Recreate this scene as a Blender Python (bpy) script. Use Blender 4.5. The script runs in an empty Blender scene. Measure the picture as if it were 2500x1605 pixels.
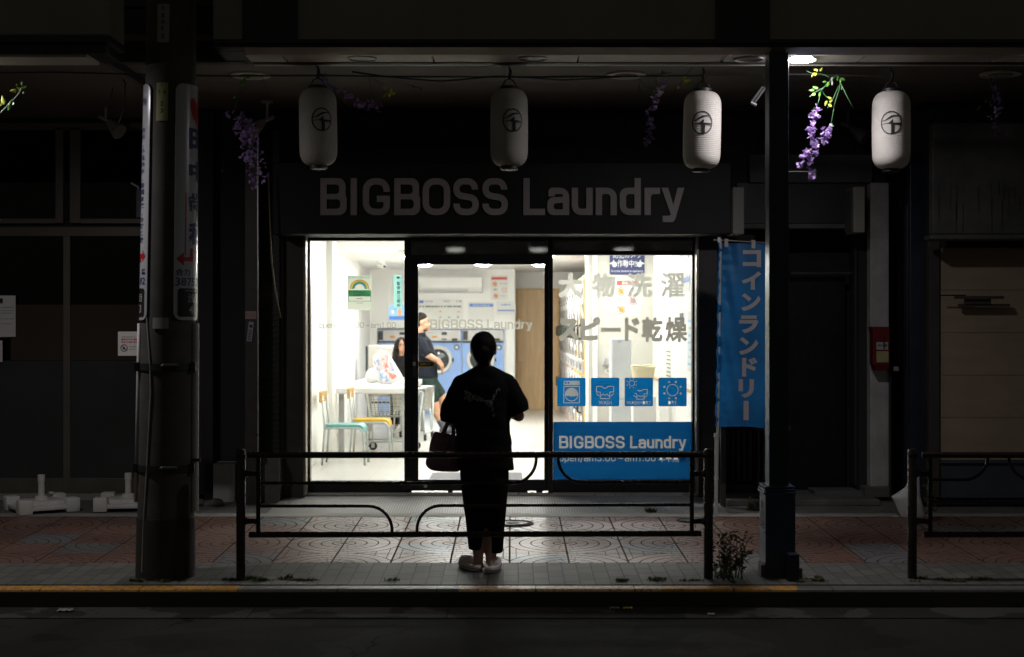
import bpy, bmesh, math, random
from mathutils import Vector, Matrix
from mathutils.bvhtree import BVHTree
from mathutils.geometry import tessellate_polygon
random.seed(7)
SC = bpy.context.scene
COL = SC.collection
R = math.radians
# ------------------------------------------------------------------ camera, sky, sun
# photo space 2500 x 1605; "d" below is a depth unit, real depth Y = d * DS metres
FP, CX, CY, DS, H = 2778.0, 1250.0, 802.5, 1.2549, 1.6146
cam = bpy.data.cameras.new('camera'); cam_o = bpy.data.objects.new('camera', cam); COL.objects.link(cam_o)
cam_o.location = (0, 0, H); cam_o.rotation_euler = (R(90), 0, 0)
cam.sensor_width = 36; cam.lens = 36 * FP * DS / 2500; cam.clip_end = 400
cam.dof.use_dof = True; cam.dof.focus_distance = 11.2; cam.dof.aperture_fstop = 2.0
SC.camera = cam_o
W = bpy.data.worlds.new('World'); SC.world = W; W.use_nodes = True
nt = W.node_tree; bg = nt.nodes['Background']
sky = nt.nodes.new('ShaderNodeTexSky'); sky.sky_type = 'NISHITA'; sky.sun_disc = False
sky.sun_elevation = R(64); sky.sun_rotation = R(275)
bw = nt.nodes.new('ShaderNodeRGBToBW'); tint = nt.nodes.new('ShaderNodeMix'); tint.data_type = 'RGBA'; tint.blend_type = 'MULTIPLY'
tint.inputs[0].default_value = 1.0; tint.inputs[7].default_value = (1.0, 0.97, 0.84, 1)
nt.links.new(sky.outputs[0], bw.inputs[0]); nt.links.new(bw.outputs[0], tint.inputs[6]); nt.links.new(tint.outputs[2], bg.inputs[0])
bg.inputs[1].default_value = 0.0086            # night: dim sky glow of the city
sl = bpy.data.lights.new('sun', 'SUN'); sl.energy = 0.022; sl.angle = R(8); sl.color = (1.0, 0.95, 0.82)
so = bpy.data.objects.new('sun', sl); COL.objects.link(so)
so.rotation_euler = Vector((0.45, 0.03, -0.9)).to_track_quat('-Z', 'Y').to_euler()
SC.view_settings.view_transform = 'Standard'; SC.view_settings.look = 'None'
SC.view_settings.exposure = 0; SC.view_settings.gamma = 1
SC.cycles.use_denoising = True; SC.cycles.max_bounces = 10; SC.cycles.transparent_max_bounces = 16
SC.cycles.sample_clamp_indirect = 8.0; SC.cycles.caustics_reflective = False; SC.cycles.caustics_refractive = False

def Yd(d): return d * DS
def X(px, d): return (px - CX) * d / FP
def Z(py, d): return H - (py - CY) * d / FP
def P(px, py, d): return Vector((X(px, d), Yd(d), Z(py, d)))
def pav(y): return 0.0239 * (y - 9.5)          # pavement rises a little to the shops

# ------------------------------------------------------------------ mesh helpers
def fillet(pts, r, n=6, closed=False):
    """pts: list of (coords..., r?) vectors; r default radius"""
    out = []; N = len(pts)
    for i, p in enumerate(pts):
        rr = r
        if isinstance(p, tuple) and isinstance(p[0], Vector): p, rr = p
        if (not closed and i in (0, N - 1)) or rr <= 0: out.append(p.copy()); continue
        g = lambda q: q[0] if isinstance(q, tuple) and isinstance(q[0], Vector) else q
        a = g(pts[i - 1]); b = g(pts[(i + 1) % N])
        va, vb = a - p, b - p; la, lb = va.length, vb.length
        va.normalize(); vb.normalize()
        ang = va.angle(vb, math.pi)
        if ang > math.pi - 0.02 or ang < 0.02: out.append(p.copy()); continue
        t = min(rr / math.tan(ang / 2), la * (.98 if i == 1 and not closed else .5), lb * (.98 if i == N - 2 and not closed else .5)); rad = t * math.tan(ang / 2)
        bis = (va + vb).normalized(); c = p + bis * (rad / math.sin(ang / 2))
        s, e = p + va * t - c, p + vb * t - c
        tot = s.angle(e, 0)
        for k in range(n + 1):
            f = k / n
            v = (s * math.sin((1 - f) * tot) + e * math.sin(f * tot)) / max(math.sin(tot), 1e-6)
            out.append(c + v)
    return out

class MB:
    def __init__(s): s.v = []; s.f = []
    def add(s, vs, fs):
        o = len(s.v); s.v += [Vector(q) for q in vs]; s.f += [[i + o for i in f] for f in fs]; return s
    def box(s, x0, x1, y0, y1, z0, z1, M=None):
        x0, x1 = min(x0, x1), max(x0, x1); y0, y1 = min(y0, y1), max(y0, y1); z0, z1 = min(z0, z1), max(z0, z1)
        vs = [Vector(q) for q in ((x0,y0,z0),(x1,y0,z0),(x1,y1,z0),(x0,y1,z0),(x0,y0,z1),(x1,y0,z1),(x1,y1,z1),(x0,y1,z1))]
        if M: vs = [M @ q for q in vs]
        return s.add(vs, [(0,3,2,1),(4,5,6,7),(0,1,5,4),(1,2,6,5),(2,3,7,6),(3,0,4,7)])
    def pb(s, px0, px1, py0, py1, d, dep=.1):      # box whose front fills a photo rectangle at depth d
        return s.box(X(px0, d), X(px1, d), Yd(d), Yd(d) + dep, Z(py1, d), Z(py0, d))
    def tube(s, pts, r, n=10, cap=True, closed=False, sq=None):
        pts = [Vector(p) for p in pts]; N = len(pts)
        rs = r if isinstance(r, (list, tuple)) else [r] * N
        tans = []
        for i in range(N):
            a = pts[i - 1] if (i > 0 or closed) else pts[i]; b = pts[(i + 1) % N] if (i < N - 1 or closed) else pts[i]
            t = b - a
            tans.append(t.normalized() if t.length > 1e-9 else Vector((0, 0, 1)))
        up = Vector((0, 0, 1)) if abs(tans[0].z) < .9 else Vector((0, 1, 0))
        nv = tans[0].cross(up).normalized(); vs = []
        for i in range(N):
            t = tans[i]; nv = (nv - t * nv.dot(t))
            nv = nv.normalized() if nv.length > 1e-6 else t.orthogonal().normalized()
            bv = t.cross(nv)
            for k in range(n):
                a = 2 * math.pi * k / n
                vs.append(pts[i] + (nv * math.cos(a) + bv * math.sin(a)) * rs[i])
        fs = []
        for i in range(N if closed else N - 1):
            for k in range(n):
                a = i * n + k; b = i * n + (k + 1) % n; j = (i + 1) % N
                fs.append((a, b, j * n + (k + 1) % n, j * n + k))
        if cap and not closed: fs += [tuple(range(n))[::-1], tuple((N - 1) * n + k for k in range(n))]
        return s.add(vs, fs)
    def cap(s, p0, p1, r0, r1, n=12, m=4):         # tapered capsule
        p0, p1 = Vector(p0), Vector(p1); t = (p1 - p0).normalized(); pts = []; rs = []
        for k in range(m + 1):
            a = math.pi / 2 * k / m; pts.append(p0 - t * r0 * math.cos(a)); rs.append(max(r0 * math.sin(a), 1e-4))
        for k in range(m + 1):
            a = math.pi / 2 * k / m; pts.append(p1 + t * r1 * math.sin(a)); rs.append(max(r1 * math.cos(a), 1e-4))
        return s.tube(pts, rs, n)
    def limb(s, pts, rs, n=12):                    # chain of capsules
        for i in range(len(pts) - 1): s.cap(pts[i], pts[i + 1], rs[i], rs[i + 1], n)
        return s
    def ell(s, c, r, n=16, m=10, M=None):
        c = Vector(c); vs = []; fs = []
        for i in range(m + 1):
            a = math.pi * i / m
            for k in range(n):
                b = 2 * math.pi * k / n
                q = Vector((r[0] * max(math.sin(a), .001) * math.cos(b), r[1] * max(math.sin(a), .001) * math.sin(b), -r[2] * math.cos(a)))
                vs.append(c + (M @ q if M else q))
        for i in range(m):
            for k in range(n): fs.append((i*n+k, i*n+(k+1)%n, (i+1)*n+(k+1)%n, (i+1)*n+k))
        fs += [tuple(range(n))[::-1], tuple(m * n + k for k in range(n))]
        return s.add(vs, fs)
    def loft(s, secs, n=24, e=2.0):                # secs: (cx, cy, cz, rx, ry) bottom to top; superellipse
        vs = []; fs = []; N = len(secs)
        for (cx, cy, cz, rx, ry) in secs:
            for k in range(n):
                b = 2 * math.pi * k / n; c_, s_ = math.cos(b), math.sin(b)
                vs.append((cx + rx * math.copysign(abs(c_) ** (2 / e), c_), cy + ry * math.copysign(abs(s_) ** (2 / e), s_), cz))
        for i in range(N - 1):
            for k in range(n): fs.append((i*n+k, i*n+(k+1)%n, (i+1)*n+(k+1)%n, (i+1)*n+k))
        fs += [tuple(range(n))[::-1], tuple((N - 1) * n + k for k in range(n))]
        return s.add(vs, fs)
    def lathe(s, prof, c=(0, 0, 0), n=32, axis='Z', cap=True):   # prof: (radius, height)
        vs = []; fs = []; c = Vector(c)
        for (r, h) in prof:
            for k in range(n):
                a = 2 * math.pi * k / n; u, v = r * math.cos(a), r * math.sin(a)
                q = (u, v, h) if axis == 'Z' else ((u, -h, v) if axis == 'Y' else (-h, -u, v))   # Y: h toward the camera
                vs.append(c + Vector(q))
        N = len(prof)
        for i in range(N - 1):
            for k in range(n): fs.append((i*n+k, i*n+(k+1)%n, (i+1)*n+(k+1)%n, (i+1)*n+k))
        if cap: fs += [tuple(range(n))[::-1], tuple((N - 1) * n + k for k in range(n))]
        return s.add(vs, fs)
    def poly(s, pts, f, t=.002):                   # flat polygon (2-D pts) given thickness; f maps (u,v,w)->3-D, w = 0 back, t front
        n = len(pts); tri = tessellate_polygon([[Vector((a, b, 0)) for a, b in pts]])
        if not t: return s.add([f(a, b, 0) for a, b in pts], [tuple(q) for q in tri])
        vs = [f(a, b, t) for a, b in pts] + [f(a, b, 0) for a, b in pts]
        fs = [tuple(q) for q in tri] + [(i, (i + 1) % n, n + (i + 1) % n, n + i) for i in range(n)]
        fs += [tuple(n + k for k in q)[::-1] for q in tri]
        return s.add(vs, fs)
    def polyh(s, loops, f, t=.002):
        tri = tessellate_polygon([[Vector((a, b, 0)) for a, b in lp] for lp in loops]); flat = [p for lp in loops for p in lp]; n = len(flat)
        if not t: return s.add([f(a, b, 0) for a, b in flat], [tuple(q) for q in tri])
        vs = [f(a, b, t) for a, b in flat] + [f(a, b, 0) for a, b in flat]; fs = [tuple(q) for q in tri] + [tuple(n + k for k in q)[::-1] for q in tri]; o = 0
        for lp in loops:
            m = len(lp); fs += [(o + i, o + (i + 1) % m, n + o + (i + 1) % m, n + o + i) for i in range(m)]; o += m
        return s.add(vs, fs)
    def ribbon(s, pts, w, f, t=.002, closed=False):   # stroke of width w along 2-D pts
        pts = [Vector((p[0], p[1])) for p in pts]
        q = [pts[0]]
        for p in pts[1:]:
            if (p - q[-1]).length > 1e-5: q.append(p)
        if closed and (q[0] - q[-1]).length < 1e-5: q.pop()
        pts = q; N = len(pts); Lp = []; Rp = []
        if N < 2: return s
        for i in range(N):
            a = pts[i] - pts[i - 1] if (i > 0 or closed) else pts[1] - pts[0]
            b = pts[(i + 1) % N] - pts[i] if (i < N - 1 or closed) else a
            na = Vector((-a.y, a.x)).normalized(); nb = Vector((-b.y, b.x)).normalized()
            m = (na + nb); m = m.normalized() if m.length > 1e-6 else na
            k = min(1 / max(m.dot(na), .35), 2.2)
            Lp.append(pts[i] + m * (w / 2 * k)); Rp.append(pts[i] - m * (w / 2 * k))
        vs = []
        if not t:
            for i in range(N): vs += [f(*Lp[i], 0), f(*Rp[i], 0)]
            return s.add(vs, [(2*i, 2*i+1, 2*((i+1)%N)+1, 2*((i+1)%N)) for i in range(N if closed else N-1)])
        for i in range(N): vs += [f(*Lp[i], t), f(*Rp[i], t), f(*Lp[i], 0), f(*Rp[i], 0)]
        fs = []
        for i in range(N if closed else N - 1):
            a = 4 * i; b = 4 * ((i + 1) % N)
            fs += [(a, a+1, b+1, b), (a+2, b+2, b+3, a+3), (a, b, b+2, a+2), (a+1, a+3, b+3, b+1)]
        if not closed:
            e = 4 * (N - 1); fs += [(0, 2, 3, 1), (e, e+1, e+3, e+2)]
        return s.add(vs, fs)
    def disc(s, c, r, f, t=.002, n=28, ry=None):
        ry = ry or r
        return s.poly([(c[0] + r * math.cos(2*math.pi*k/n), c[1] + ry * math.sin(2*math.pi*k/n)) for k in range(n)], f, t)
    def ring(s, c, r, w, f, t=.002, n=36, ry=None):
        ry = ry or r
        return s.ribbon([(c[0] + r * math.cos(2*math.pi*k/n), c[1] + ry * math.sin(2*math.pi*k/n)) for k in range(n)], w, f, t, True)
    def rrect(s, x0, x1, z0, z1, r, f, t=.002):
        return s.poly(fil2([(x0,z0),(x1,z0),(x1,z1),(x0,z1)], r, True), f, t)
    def grid(s, fn, nu, nv):
        vs = [fn(i / nu, j / nv) for j in range(nv + 1) for i in range(nu + 1)]
        fs = [(j*(nu+1)+i, j*(nu+1)+i+1, (j+1)*(nu+1)+i+1, (j+1)*(nu+1)+i) for j in range(nv) for i in range(nu)]
        return s.add(vs, fs)
    def xf(s, M):
        s.v = [M @ q for q in s.v]; return s
    def mesh(s, name, bevel=0, smooth=False, seg=2):
        me = bpy.data.meshes.new(name); me.from_pydata([tuple(q) for q in s.v], [], s.f)
        bm = bmesh.new(); bm.from_mesh(me)
        bmesh.ops.recalc_face_normals(bm, faces=bm.faces)
        if bevel:
            ed = [e for e in bm.edges if len(e.link_faces) == 2 and e.calc_face_angle(0) > .6]
            bmesh.ops.bevel(bm, geom=ed, offset=bevel, segments=seg, affect='EDGES', profile=.5, clamp_overlap=True)
        if smooth:
            for f in bm.faces: f.smooth = True
            for e in bm.edges:
                if len(e.link_faces) == 2 and e.calc_face_angle(0) > (R(smooth) if smooth is not True else R(180)): e.smooth = False
        bm.to_mesh(me); bm.free(); return me

def fil2(pts, r, closed=False, n=6):
    out = fillet([((Vector((p[0], p[1], 0)), p[2]) if len(p) > 2 else Vector((p[0], p[1], 0))) for p in pts], r, n, closed)
    return [(q.x, q.y) for q in out]

def link(name, me, mat, parent=None):
    o = bpy.data.objects.new(name, me); COL.objects.link(o)
    if mat:
        if isinstance(mat, str): mat = MT[mat]
        me.materials.clear(); me.materials.append(mat)
    if parent:
        o.parent = parent
        o.matrix_parent_inverse = Matrix.Translation(ROOT.get(parent.name, Vector((0, 0, 0)))).inverted() if parent.name in ROOT else Matrix.Identity(4)
    return o
ROOT = {}
def thing(name, label, cat, loc=(0, 0, 0), group=None, kind=None):
    o = bpy.data.objects.new(name, None); COL.objects.link(o); o.empty_display_size = .1
    o.location = loc; ROOT[o.name] = Vector(loc); tag(o, label, cat, group, kind); return o
def tag(o, label=None, cat=None, group=None, kind=None):
    if label:
        o['label'] = label
        if not 4 <= len(label.split()) <= 16: print('LABEL', len(label.split()), label)
    if cat: o['category'] = cat
    if group: o['group'] = group
    if kind: o['kind'] = kind
    return o
def part(name, mb, mat, parent=None, bevel=0, smooth=False, seg=2):
    return link(name, mb.mesh(name, bevel, smooth, seg), mat, parent)
def single(name, mb, mat, label, cat, group=None, bevel=0, smooth=False, kind=None):
    return tag(part(name, mb, mat, None, bevel, smooth), label, cat, group, kind)
def struct(name, mb, mat, bevel=0):
    o = part(name, mb, mat, None, bevel); o['kind'] = 'structure'; return o
def dup(root, loc, label, group=None, rz=0):
    def cp(o, par):
        c = o.copy(); COL.objects.link(c)
        if par: c.parent = par; c.matrix_parent_inverse = o.matrix_parent_inverse
        for ch in list(o.children):
            if ch.name in SRC: cp(ch, c)
        return c
    SRC = set(bpy.data.objects.keys())
    r = cp(root, None); r.location = loc; r.rotation_euler = (0, 0, rz); tag(r, label)
    if group: r['group'] = group
    return r
def solid(mb, voxel, it=3, name='solid', fac=.5):
    """one continuous surface out of overlapping closed shapes"""
    me = mb.mesh('tmp'); o = bpy.data.objects.new('tmp', me); COL.objects.link(o)
    m = o.modifiers.new('r', 'REMESH'); m.mode = 'VOXEL'; m.voxel_size = voxel
    if it: k = o.modifiers.new('s', 'SMOOTH'); k.iterations = it; k.factor = fac
    dg = bpy.context.evaluated_depsgraph_get(); dg.update()
    out = bpy.data.meshes.new_from_object(o.evaluated_get(dg), depsgraph=dg); out.name = name
    bpy.data.objects.remove(o); bpy.data.meshes.remove(me)
    for p in out.polygons: p.use_smooth = True
    return out

def cut_out(flat, cutters, depth, name):
    """a thin film (2-D outline pts) with the printed shapes cut out of it"""
    def tmp(mb, n):
        o = bpy.data.objects.new(n, mb.mesh(n)); COL.objects.link(o); return o
    a = tmp(flat, 'film'); area = sum(p.area for p in a.data.polygons)
    for c in cutters:
        o = tmp(c, 'cut'); m = a.modifiers.new('b', 'BOOLEAN'); m.operation = 'DIFFERENCE'; m.solver = 'EXACT'; m.object = o
        dg = bpy.context.evaluated_depsgraph_get(); dg.update()
        me = bpy.data.meshes.new_from_object(a.evaluated_get(dg), depsgraph=dg); ar = sum(p.area for p in me.polygons)
        a.modifiers.remove(m)
        if ar > area*.8: old = a.data; a.data = me; area = ar
        else:
            bpy.data.meshes.remove(me); m = a.modifiers.new('b', 'BOOLEAN'); m.operation = 'DIFFERENCE'; m.solver = 'FAST'; m.object = o
            dg = bpy.context.evaluated_depsgraph_get(); dg.update(); me = bpy.data.meshes.new_from_object(a.evaluated_get(dg), depsgraph=dg); ar = sum(p.area for p in me.polygons); a.modifiers.remove(m)
            if ar > area*.8: a.data = me; area = ar
        q = o.data; bpy.data.objects.remove(o); bpy.data.meshes.remove(q)
    me = a.data; me.name = name; bpy.data.objects.remove(a)
    bm = bmesh.new(); bm.from_mesh(me); bm.normal_update()
    bmesh.ops.delete(bm, geom=[f for f in bm.faces if f.normal.y > -.9], context='FACES'); bm.to_mesh(me); bm.free(); return me

# writing -------------------------------------------------------------
def front(y):            # maps (x, z, w) on a wall facing the camera at depth y metres
    return lambda u, v, w: Vector((u, y - w, v))
_tc = {}
def text(mb, body, x0, x1, z0, z1, f, t=.002, bold=0.0, keep=False, vert=False):
    key = (body, bold, vert, bool(t))
    if key not in _tc:
        cu = bpy.data.curves.new('t', 'FONT'); cu.body = '\n'.join(body) if vert else body; cu.offset = bold; cu.extrude = .5 if t else 0
        cu.resolution_u = 3; cu.space_line = .98; cu.align_x = 'CENTER' if vert else 'LEFT'
        o = bpy.data.objects.new('t', cu); COL.objects.link(o)
        dg = bpy.context.evaluated_depsgraph_get(); dg.update()
        me = bpy.data.meshes.new_from_object(o.evaluated_get(dg), depsgraph=dg)
        _tc[key] = ([v.co.copy() for v in me.vertices], [tuple(p.vertices) for p in me.polygons])
        bpy.data.objects.remove(o); bpy.data.meshes.remove(me); bpy.data.curves.remove(cu)
    vs, fs = _tc[key]
    ax, bx = min(q.x for q in vs), max(q.x for q in vs); ay, by = min(q.y for q in vs), max(q.y for q in vs)
    sx = (x1 - x0) / (bx - ax); sz = (z1 - z0) / (by - ay)
    return mb.add([f(x0 + (q.x - ax) * sx, z0 + (q.y - ay) * sz, t * (q.z + .5)) for q in vs], fs)

def fine(mb, t2, f, L):        # 2-D print t2 cut into pieces shorter than L and laid on a curved surface
    me = t2.mesh('q'); bm = bmesh.new(); bm.from_mesh(me); bpy.data.meshes.remove(me); bmesh.ops.triangulate(bm, faces=bm.faces)
    for _ in range(6):
        ed = [e for e in bm.edges if e.calc_length() > L]
        if not ed: break
        bmesh.ops.subdivide_edges(bm, edges=ed, cuts=1); bmesh.ops.triangulate(bm, faces=[q for q in bm.faces if len(q.verts) > 3])
    bm.verts.index_update(); mb.add([f(v.co.x, v.co.y, v.co.z) for v in bm.verts], [[v.index for v in q.verts] for q in bm.faces]); bm.free(); return mb
def ctext(mb, body, x0, x1, z0, z1, f, t=0, bold=0, L=.02):
    t2 = MB(); text(t2, body, x0, x1, z0, z1, lambda u, v, w: Vector((u, v, 0)), 0, bold); return fine(mb, t2, f, L)
_rc = {}
def raster(mb, c, x0, x1, z0, z1, f, t=0, bold=1.5, N=88):
    if (c, bold) not in _rc:
        tmp = MB(); text(tmp, c, 0, N, 0, N, lambda u, v, w: Vector((u, v, w)), 0, 0)
        g_ = [[0]*(N+1) for _ in range(N+1)]
        for fc in tmp.f:
            p_ = [tmp.v[k] for k in fc]
            for q_ in range(1, len(p_)-1):
                a, b, c_ = p_[0], p_[q_], p_[q_+1]
                for j in range(max(int(min(a.y,b.y,c_.y)),0), min(int(max(a.y,b.y,c_.y))+1, N)+1):
                    for i in range(max(int(min(a.x,b.x,c_.x)),0), min(int(max(a.x,b.x,c_.x))+1, N)+1):
                        e1 = (b.x-a.x)*(j-a.y)-(b.y-a.y)*(i-a.x); e2 = (c_.x-b.x)*(j-b.y)-(c_.y-b.y)*(i-b.x); e3 = (a.x-c_.x)*(j-c_.y)-(a.y-c_.y)*(i-c_.x)
                        if (e1 >= -.3*N and e2 >= -.3*N and e3 >= -.3*N and (e1 >= 0 and e2 >= 0 and e3 >= 0)) or (e1 <= 0 and e2 <= 0 and e3 <= 0): g_[j][i] = 1
        k = int(bold+1); of = [(i, j) for i in range(-k, k+1) for j in range(-k, k+1) if i*i+j*j <= bold*bold+.1]
        on = set((j+dj, i+di) for j in range(N+1) for i in range(N+1) if g_[j][i] for di, dj in of)
        _rc[(c, bold)] = on
    on = _rc[(c, bold)]; js = [j for j, _ in on]; is_ = [i for _, i in on]; j0, j1, i0, i1 = min(js), max(js)+1, min(is_), max(is_)+1
    for j in range(j0, j1):
        i = i0
        while i < i1:
            if (j, i) in on:
                e = i
                while (j, e) in on: e += 1
                X0, X1 = x0+(x1-x0)*(i-i0)/(i1-i0), x0+(x1-x0)*(e-i0)/(i1-i0); Z0, Z1 = z0+(z1-z0)*(j-j0)/(j1-j0), z0+(z1-z0)*(j+1-j0)/(j1-j0)
                mb.add([f(X0,Z0,t), f(X1,Z0,t), f(X1,Z1,t), f(X0,Z1,t)], [(0,1,2,3)]); i = e
            else: i += 1
    return mb
def glyph(c, w, s, xh=.74):
    a = s / 2; L, Rr, T, M = a, w - a, 1 - a, .5; x = xh - a; r = .24; q = .2
    G = {
     'B': [([[(0,0,0),(w,0,.2),(w,.5,.16),(w-.03,.5,.12),(w-.03,1,.2),(0,1,0)], [(s,s,0),(w-s,s,.1),(w-s,.5-a*.85,.1),(s,.5-a*.85,0)], [(s,.5+a*.85,0),(w-s-.03,.5+a*.85,.09),(w-s-.03,1-s,.09),(s,1-s,0)]],2)],
     'I': [([(a,0),(a,1)],0)], 'L': [([(a,1,0),(a,a,0),(w,a,0)],0)],
     'G': [([(Rr,.63,0),(Rr,T,r),(L,T,r),(L,a,r),(Rr,a,r),(Rr,.44,0),(w*.52,.44,0)],0)],
     'O': [([(L,a,r),(Rr,a,r),(Rr,T,r),(L,T,r)],1)],
     'S': [([(Rr-.02,.69,0),(Rr-.02,T,q),(L,T,q),(L,.545,.18),(Rr,.455,.18),(Rr,a,q),(L,a,q),(L,.31,0)],0)],
     'a': [([[(0,0,.17),(w,0,0),(w,xh,.25),(.03,xh,.22),(.03,.51,0),(.03+s,.51,0),(.03+s,xh-s,.08),(w-s,xh-s,.09),(w-s,.425+a*.8,0),(0,.39+a,.17)], [(s,s*.9,.07),(w-s,s*.9,0),(w-s,.425-a,0),(s,.40-a,.07)]],2)],
     'u': [([[(0,xh,0),(s,xh,0),(s,s,.09),(w-s,s,.05),(w-s,xh,0),(w,xh,0),(w,0,0),(0,0,.26)]],2)],
     'n': [([[(0,0,0),(0,xh,0),(w,xh,.26),(w,0,0),(w-s,0,0),(w-s,xh-s,.09),(s,xh-s,.05),(s,0,0)]],2)],
     'd': [([[(0,0,.26),(w,0,0),(w,1,0),(w-s,1,0),(w-s,xh,0),(0,xh,.26)], [(s,s,.09),(w-s,s,.04),(w-s,xh-s,.04),(s,xh-s,.09)]],2)],
     'r': [([[(0,0,0),(0,xh,0),(w,xh,0),(w,xh-s,0),(s,xh-s,.09),(s,0,0)]],2)],
     'y': [([[(0,xh,0),(s*1.06,xh,0),(w*.52,.27,0),(w-s*1.06,xh,0),(w,xh,0),(w*.60,-.12,.05),(w*.50,-.19,.06),(w*.06,-.19,0),(w*.06,-.19+s,0),(w*.34,-.19+s,.05),(w*.41,.02,0)]],2)],
     'o': [([(L,a,.2),(Rr,a,.2),(Rr,x,.2),(L,x,.2)],1)],
     'p': [([[(0,-.24,0),(0,xh,0),(w,xh,.26),(w,0,.26),(s,0,0),(s,-.24,0)], [(s,s,.04),(w-s,s,.12),(w-s,xh-s,.12),(s,xh-s,.04)]],2)],
     'e': [([(Rr,.2,0),(Rr,a,.2),(L,a,.2),(L,x,.2),(Rr,x,.2),(Rr,.39,0),(s+.015,.39,0)],0)],
     'm': [([[(0,0,0),(0,xh,0),(w,xh,.2),(w,0,0),(w-s,0,0),(w-s,xh-s,.06),(w/2+a,xh-s,.03),(w/2+a,0,0),(w/2-a,0,0),(w/2-a,xh-s,.06),(s,xh-s,.03),(s,0,0)]],2)],
     '/': [([(a,-.15),(w-a,1.05)],0)], ':': [([(w/2,.06),(w/2,.06+s)],0), ([(w/2,.52),(w/2,.52+s)],0)],
     '5': [([(Rr,T,0),(L,T,0),(L,.58,0),(Rr,.58,.2),(Rr,a,.2),(L,a,.2),(L,.26,0)],0)],
     '0': [([(L,a,r),(Rr,a,r),(Rr,T,r),(L,T,r)],1)],
     '1': [([(w*.25,.8,0),(w*.6,T,0),(w*.6,0,0)],0)],
     '~': [([(0,.38),(w*.25,.52),(w*.5,.45),(w*.75,.36),(w,.50)],0)],
    }
    return G[c]
NAME = [('B',0,.71),('I',.82,.19),('G',1.15,.73),('B',2.0,.7),('O',2.77,.745),('S',3.6,.69),('S',4.39,.69),('L',5.5,.585),('a',6.15,.59),
        ('u',6.81,.565),('n',7.46,.57),('d',8.11,.57),('r',8.78,.42),('y',9.24,.62)]
HRS = []
_x = 0
for _c, _w in zip('open/am5:00', (.6,.6,.6,.6,.42,.6,.95,.62,.25,.68,.68)): HRS.append((_c, _x, _w)); _x += _w + .13
_x += .2; HRS.append(('~', _x, .62)); _x += .95
for _c, _w in zip('am1:00', (.6,.95,.5,.25,.68,.68)): HRS.append((_c, _x, _w)); _x += _w + .13
HRS_W = _x - .13
def squaretext(mb, layout, total, x0, x1, zb, zc, f, s, t=.002):
    kx = (x1 - x0) / total; kz = zc - zb
    for c, gx, gw in layout:
        for pl, cl in glyph(c, gw, s):
            tmp = MB()
            if cl == 2: tmp.polyh([fil2(lp, 0, True, 5) for lp in pl], lambda u, v, w: Vector((u, v, w)), 1 if t else 0)
            else: pts = fil2(pl, .05 if c == '~' else 0, bool(cl), 5); tmp.ribbon(pts, s, lambda u, v, w: Vector((u, v, w)), 1 if t else 0, bool(cl))
            mb.add([f(x0 + (gx + q.x) * kx, zb + q.y * kz, t * q.z) for q in tmp.v], tmp.f)
    return mb

# ------------------------------------------------------------------ materials
MT = {}
def mat(name, col, rough=.6, metal=0, var=.12, scale=6, bump=0, bscale=60, spec=.5, emit=None, trans=0, sheen=0, stretch=None, coords='Object'):
    m = bpy.data.materials.new(name); m.use_nodes = True; t = m.node_tree; b = t.nodes['Principled BSDF']
    b.inputs['Roughness'].default_value = rough; b.inputs['Metallic'].default_value = metal
    b.inputs['Specular IOR Level'].default_value = spec
    c4 = (*col, 1); b.inputs['Base Color'].default_value = c4
    tc = t.nodes.new('ShaderNodeTexCoord'); mp = t.nodes.new('ShaderNodeMapping'); t.links.new(tc.outputs[coords], mp.inputs[0])
    if stretch: mp.inputs['Scale'].default_value = stretch
    if var:
        n = t.nodes.new('ShaderNodeTexNoise'); n.inputs['Scale'].default_value = scale; n.inputs['Detail'].default_value = 6; n.inputs['Roughness'].default_value = .65
        t.links.new(mp.outputs[0], n.inputs['Vector'])
        r = t.nodes.new('ShaderNodeMapRange'); r.inputs[1].default_value = .3; r.inputs[2].default_value = .7; r.inputs[3].default_value = 1 - var; r.inputs[4].default_value = 1 + var
        t.links.new(n.outputs[0], r.inputs[0])
        x = t.nodes.new('ShaderNodeVectorMath'); x.operation = 'SCALE'; x.inputs[0].default_value = col; t.links.new(r.outputs[0], x.inputs['Scale'])
        t.links.new(x.outputs[0], b.inputs['Base Color'])
        r2 = t.nodes.new('ShaderNodeMapRange'); r2.inputs[3].default_value = max(rough - .1, .02); r2.inputs[4].default_value = min(rough + .1, 1)
        t.links.new(n.outputs[0], r2.inputs[0]); t.links.new(r2.outputs[0], b.inputs['Roughness'])
    if bump:
        n2 = t.nodes.new('ShaderNodeTexNoise'); n2.inputs['Scale'].default_value = bscale; n2.inputs['Detail'].default_value = 4
        t.links.new(mp.outputs[0], n2.inputs['Vector'])
        bp = t.nodes.new('ShaderNodeBump'); bp.inputs['Strength'].default_value = bump; bp.inputs['Distance'].default_value = .01
        t.links.new(n2.outputs[0], bp.inputs['Height']); t.links.new(bp.outputs[0], b.inputs['Normal'])
    if emit:
        b.inputs['Emission Color'].default_value = (*emit[0], 1); b.inputs['Emission Strength'].default_value = emit[1]
    if sheen: b.inputs['Sheen Weight'].default_value = sheen
    if trans:
        tr = t.nodes.new('ShaderNodeBsdfTranslucent'); tr.inputs[0].default_value = c4
        mx = t.nodes.new('ShaderNodeMixShader'); mx.inputs[0].default_value = trans
        src = b.inputs['Base Color'].links
        if src: t.links.new(src[0].from_socket, tr.inputs[0])
        t.links.new(b.outputs[0], mx.inputs[1]); t.links.new(tr.outputs[0], mx.inputs[2])
        t.links.new(mx.outputs[0], t.nodes['Material Output'].inputs[0])
    MT[name] = m; return m
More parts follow.
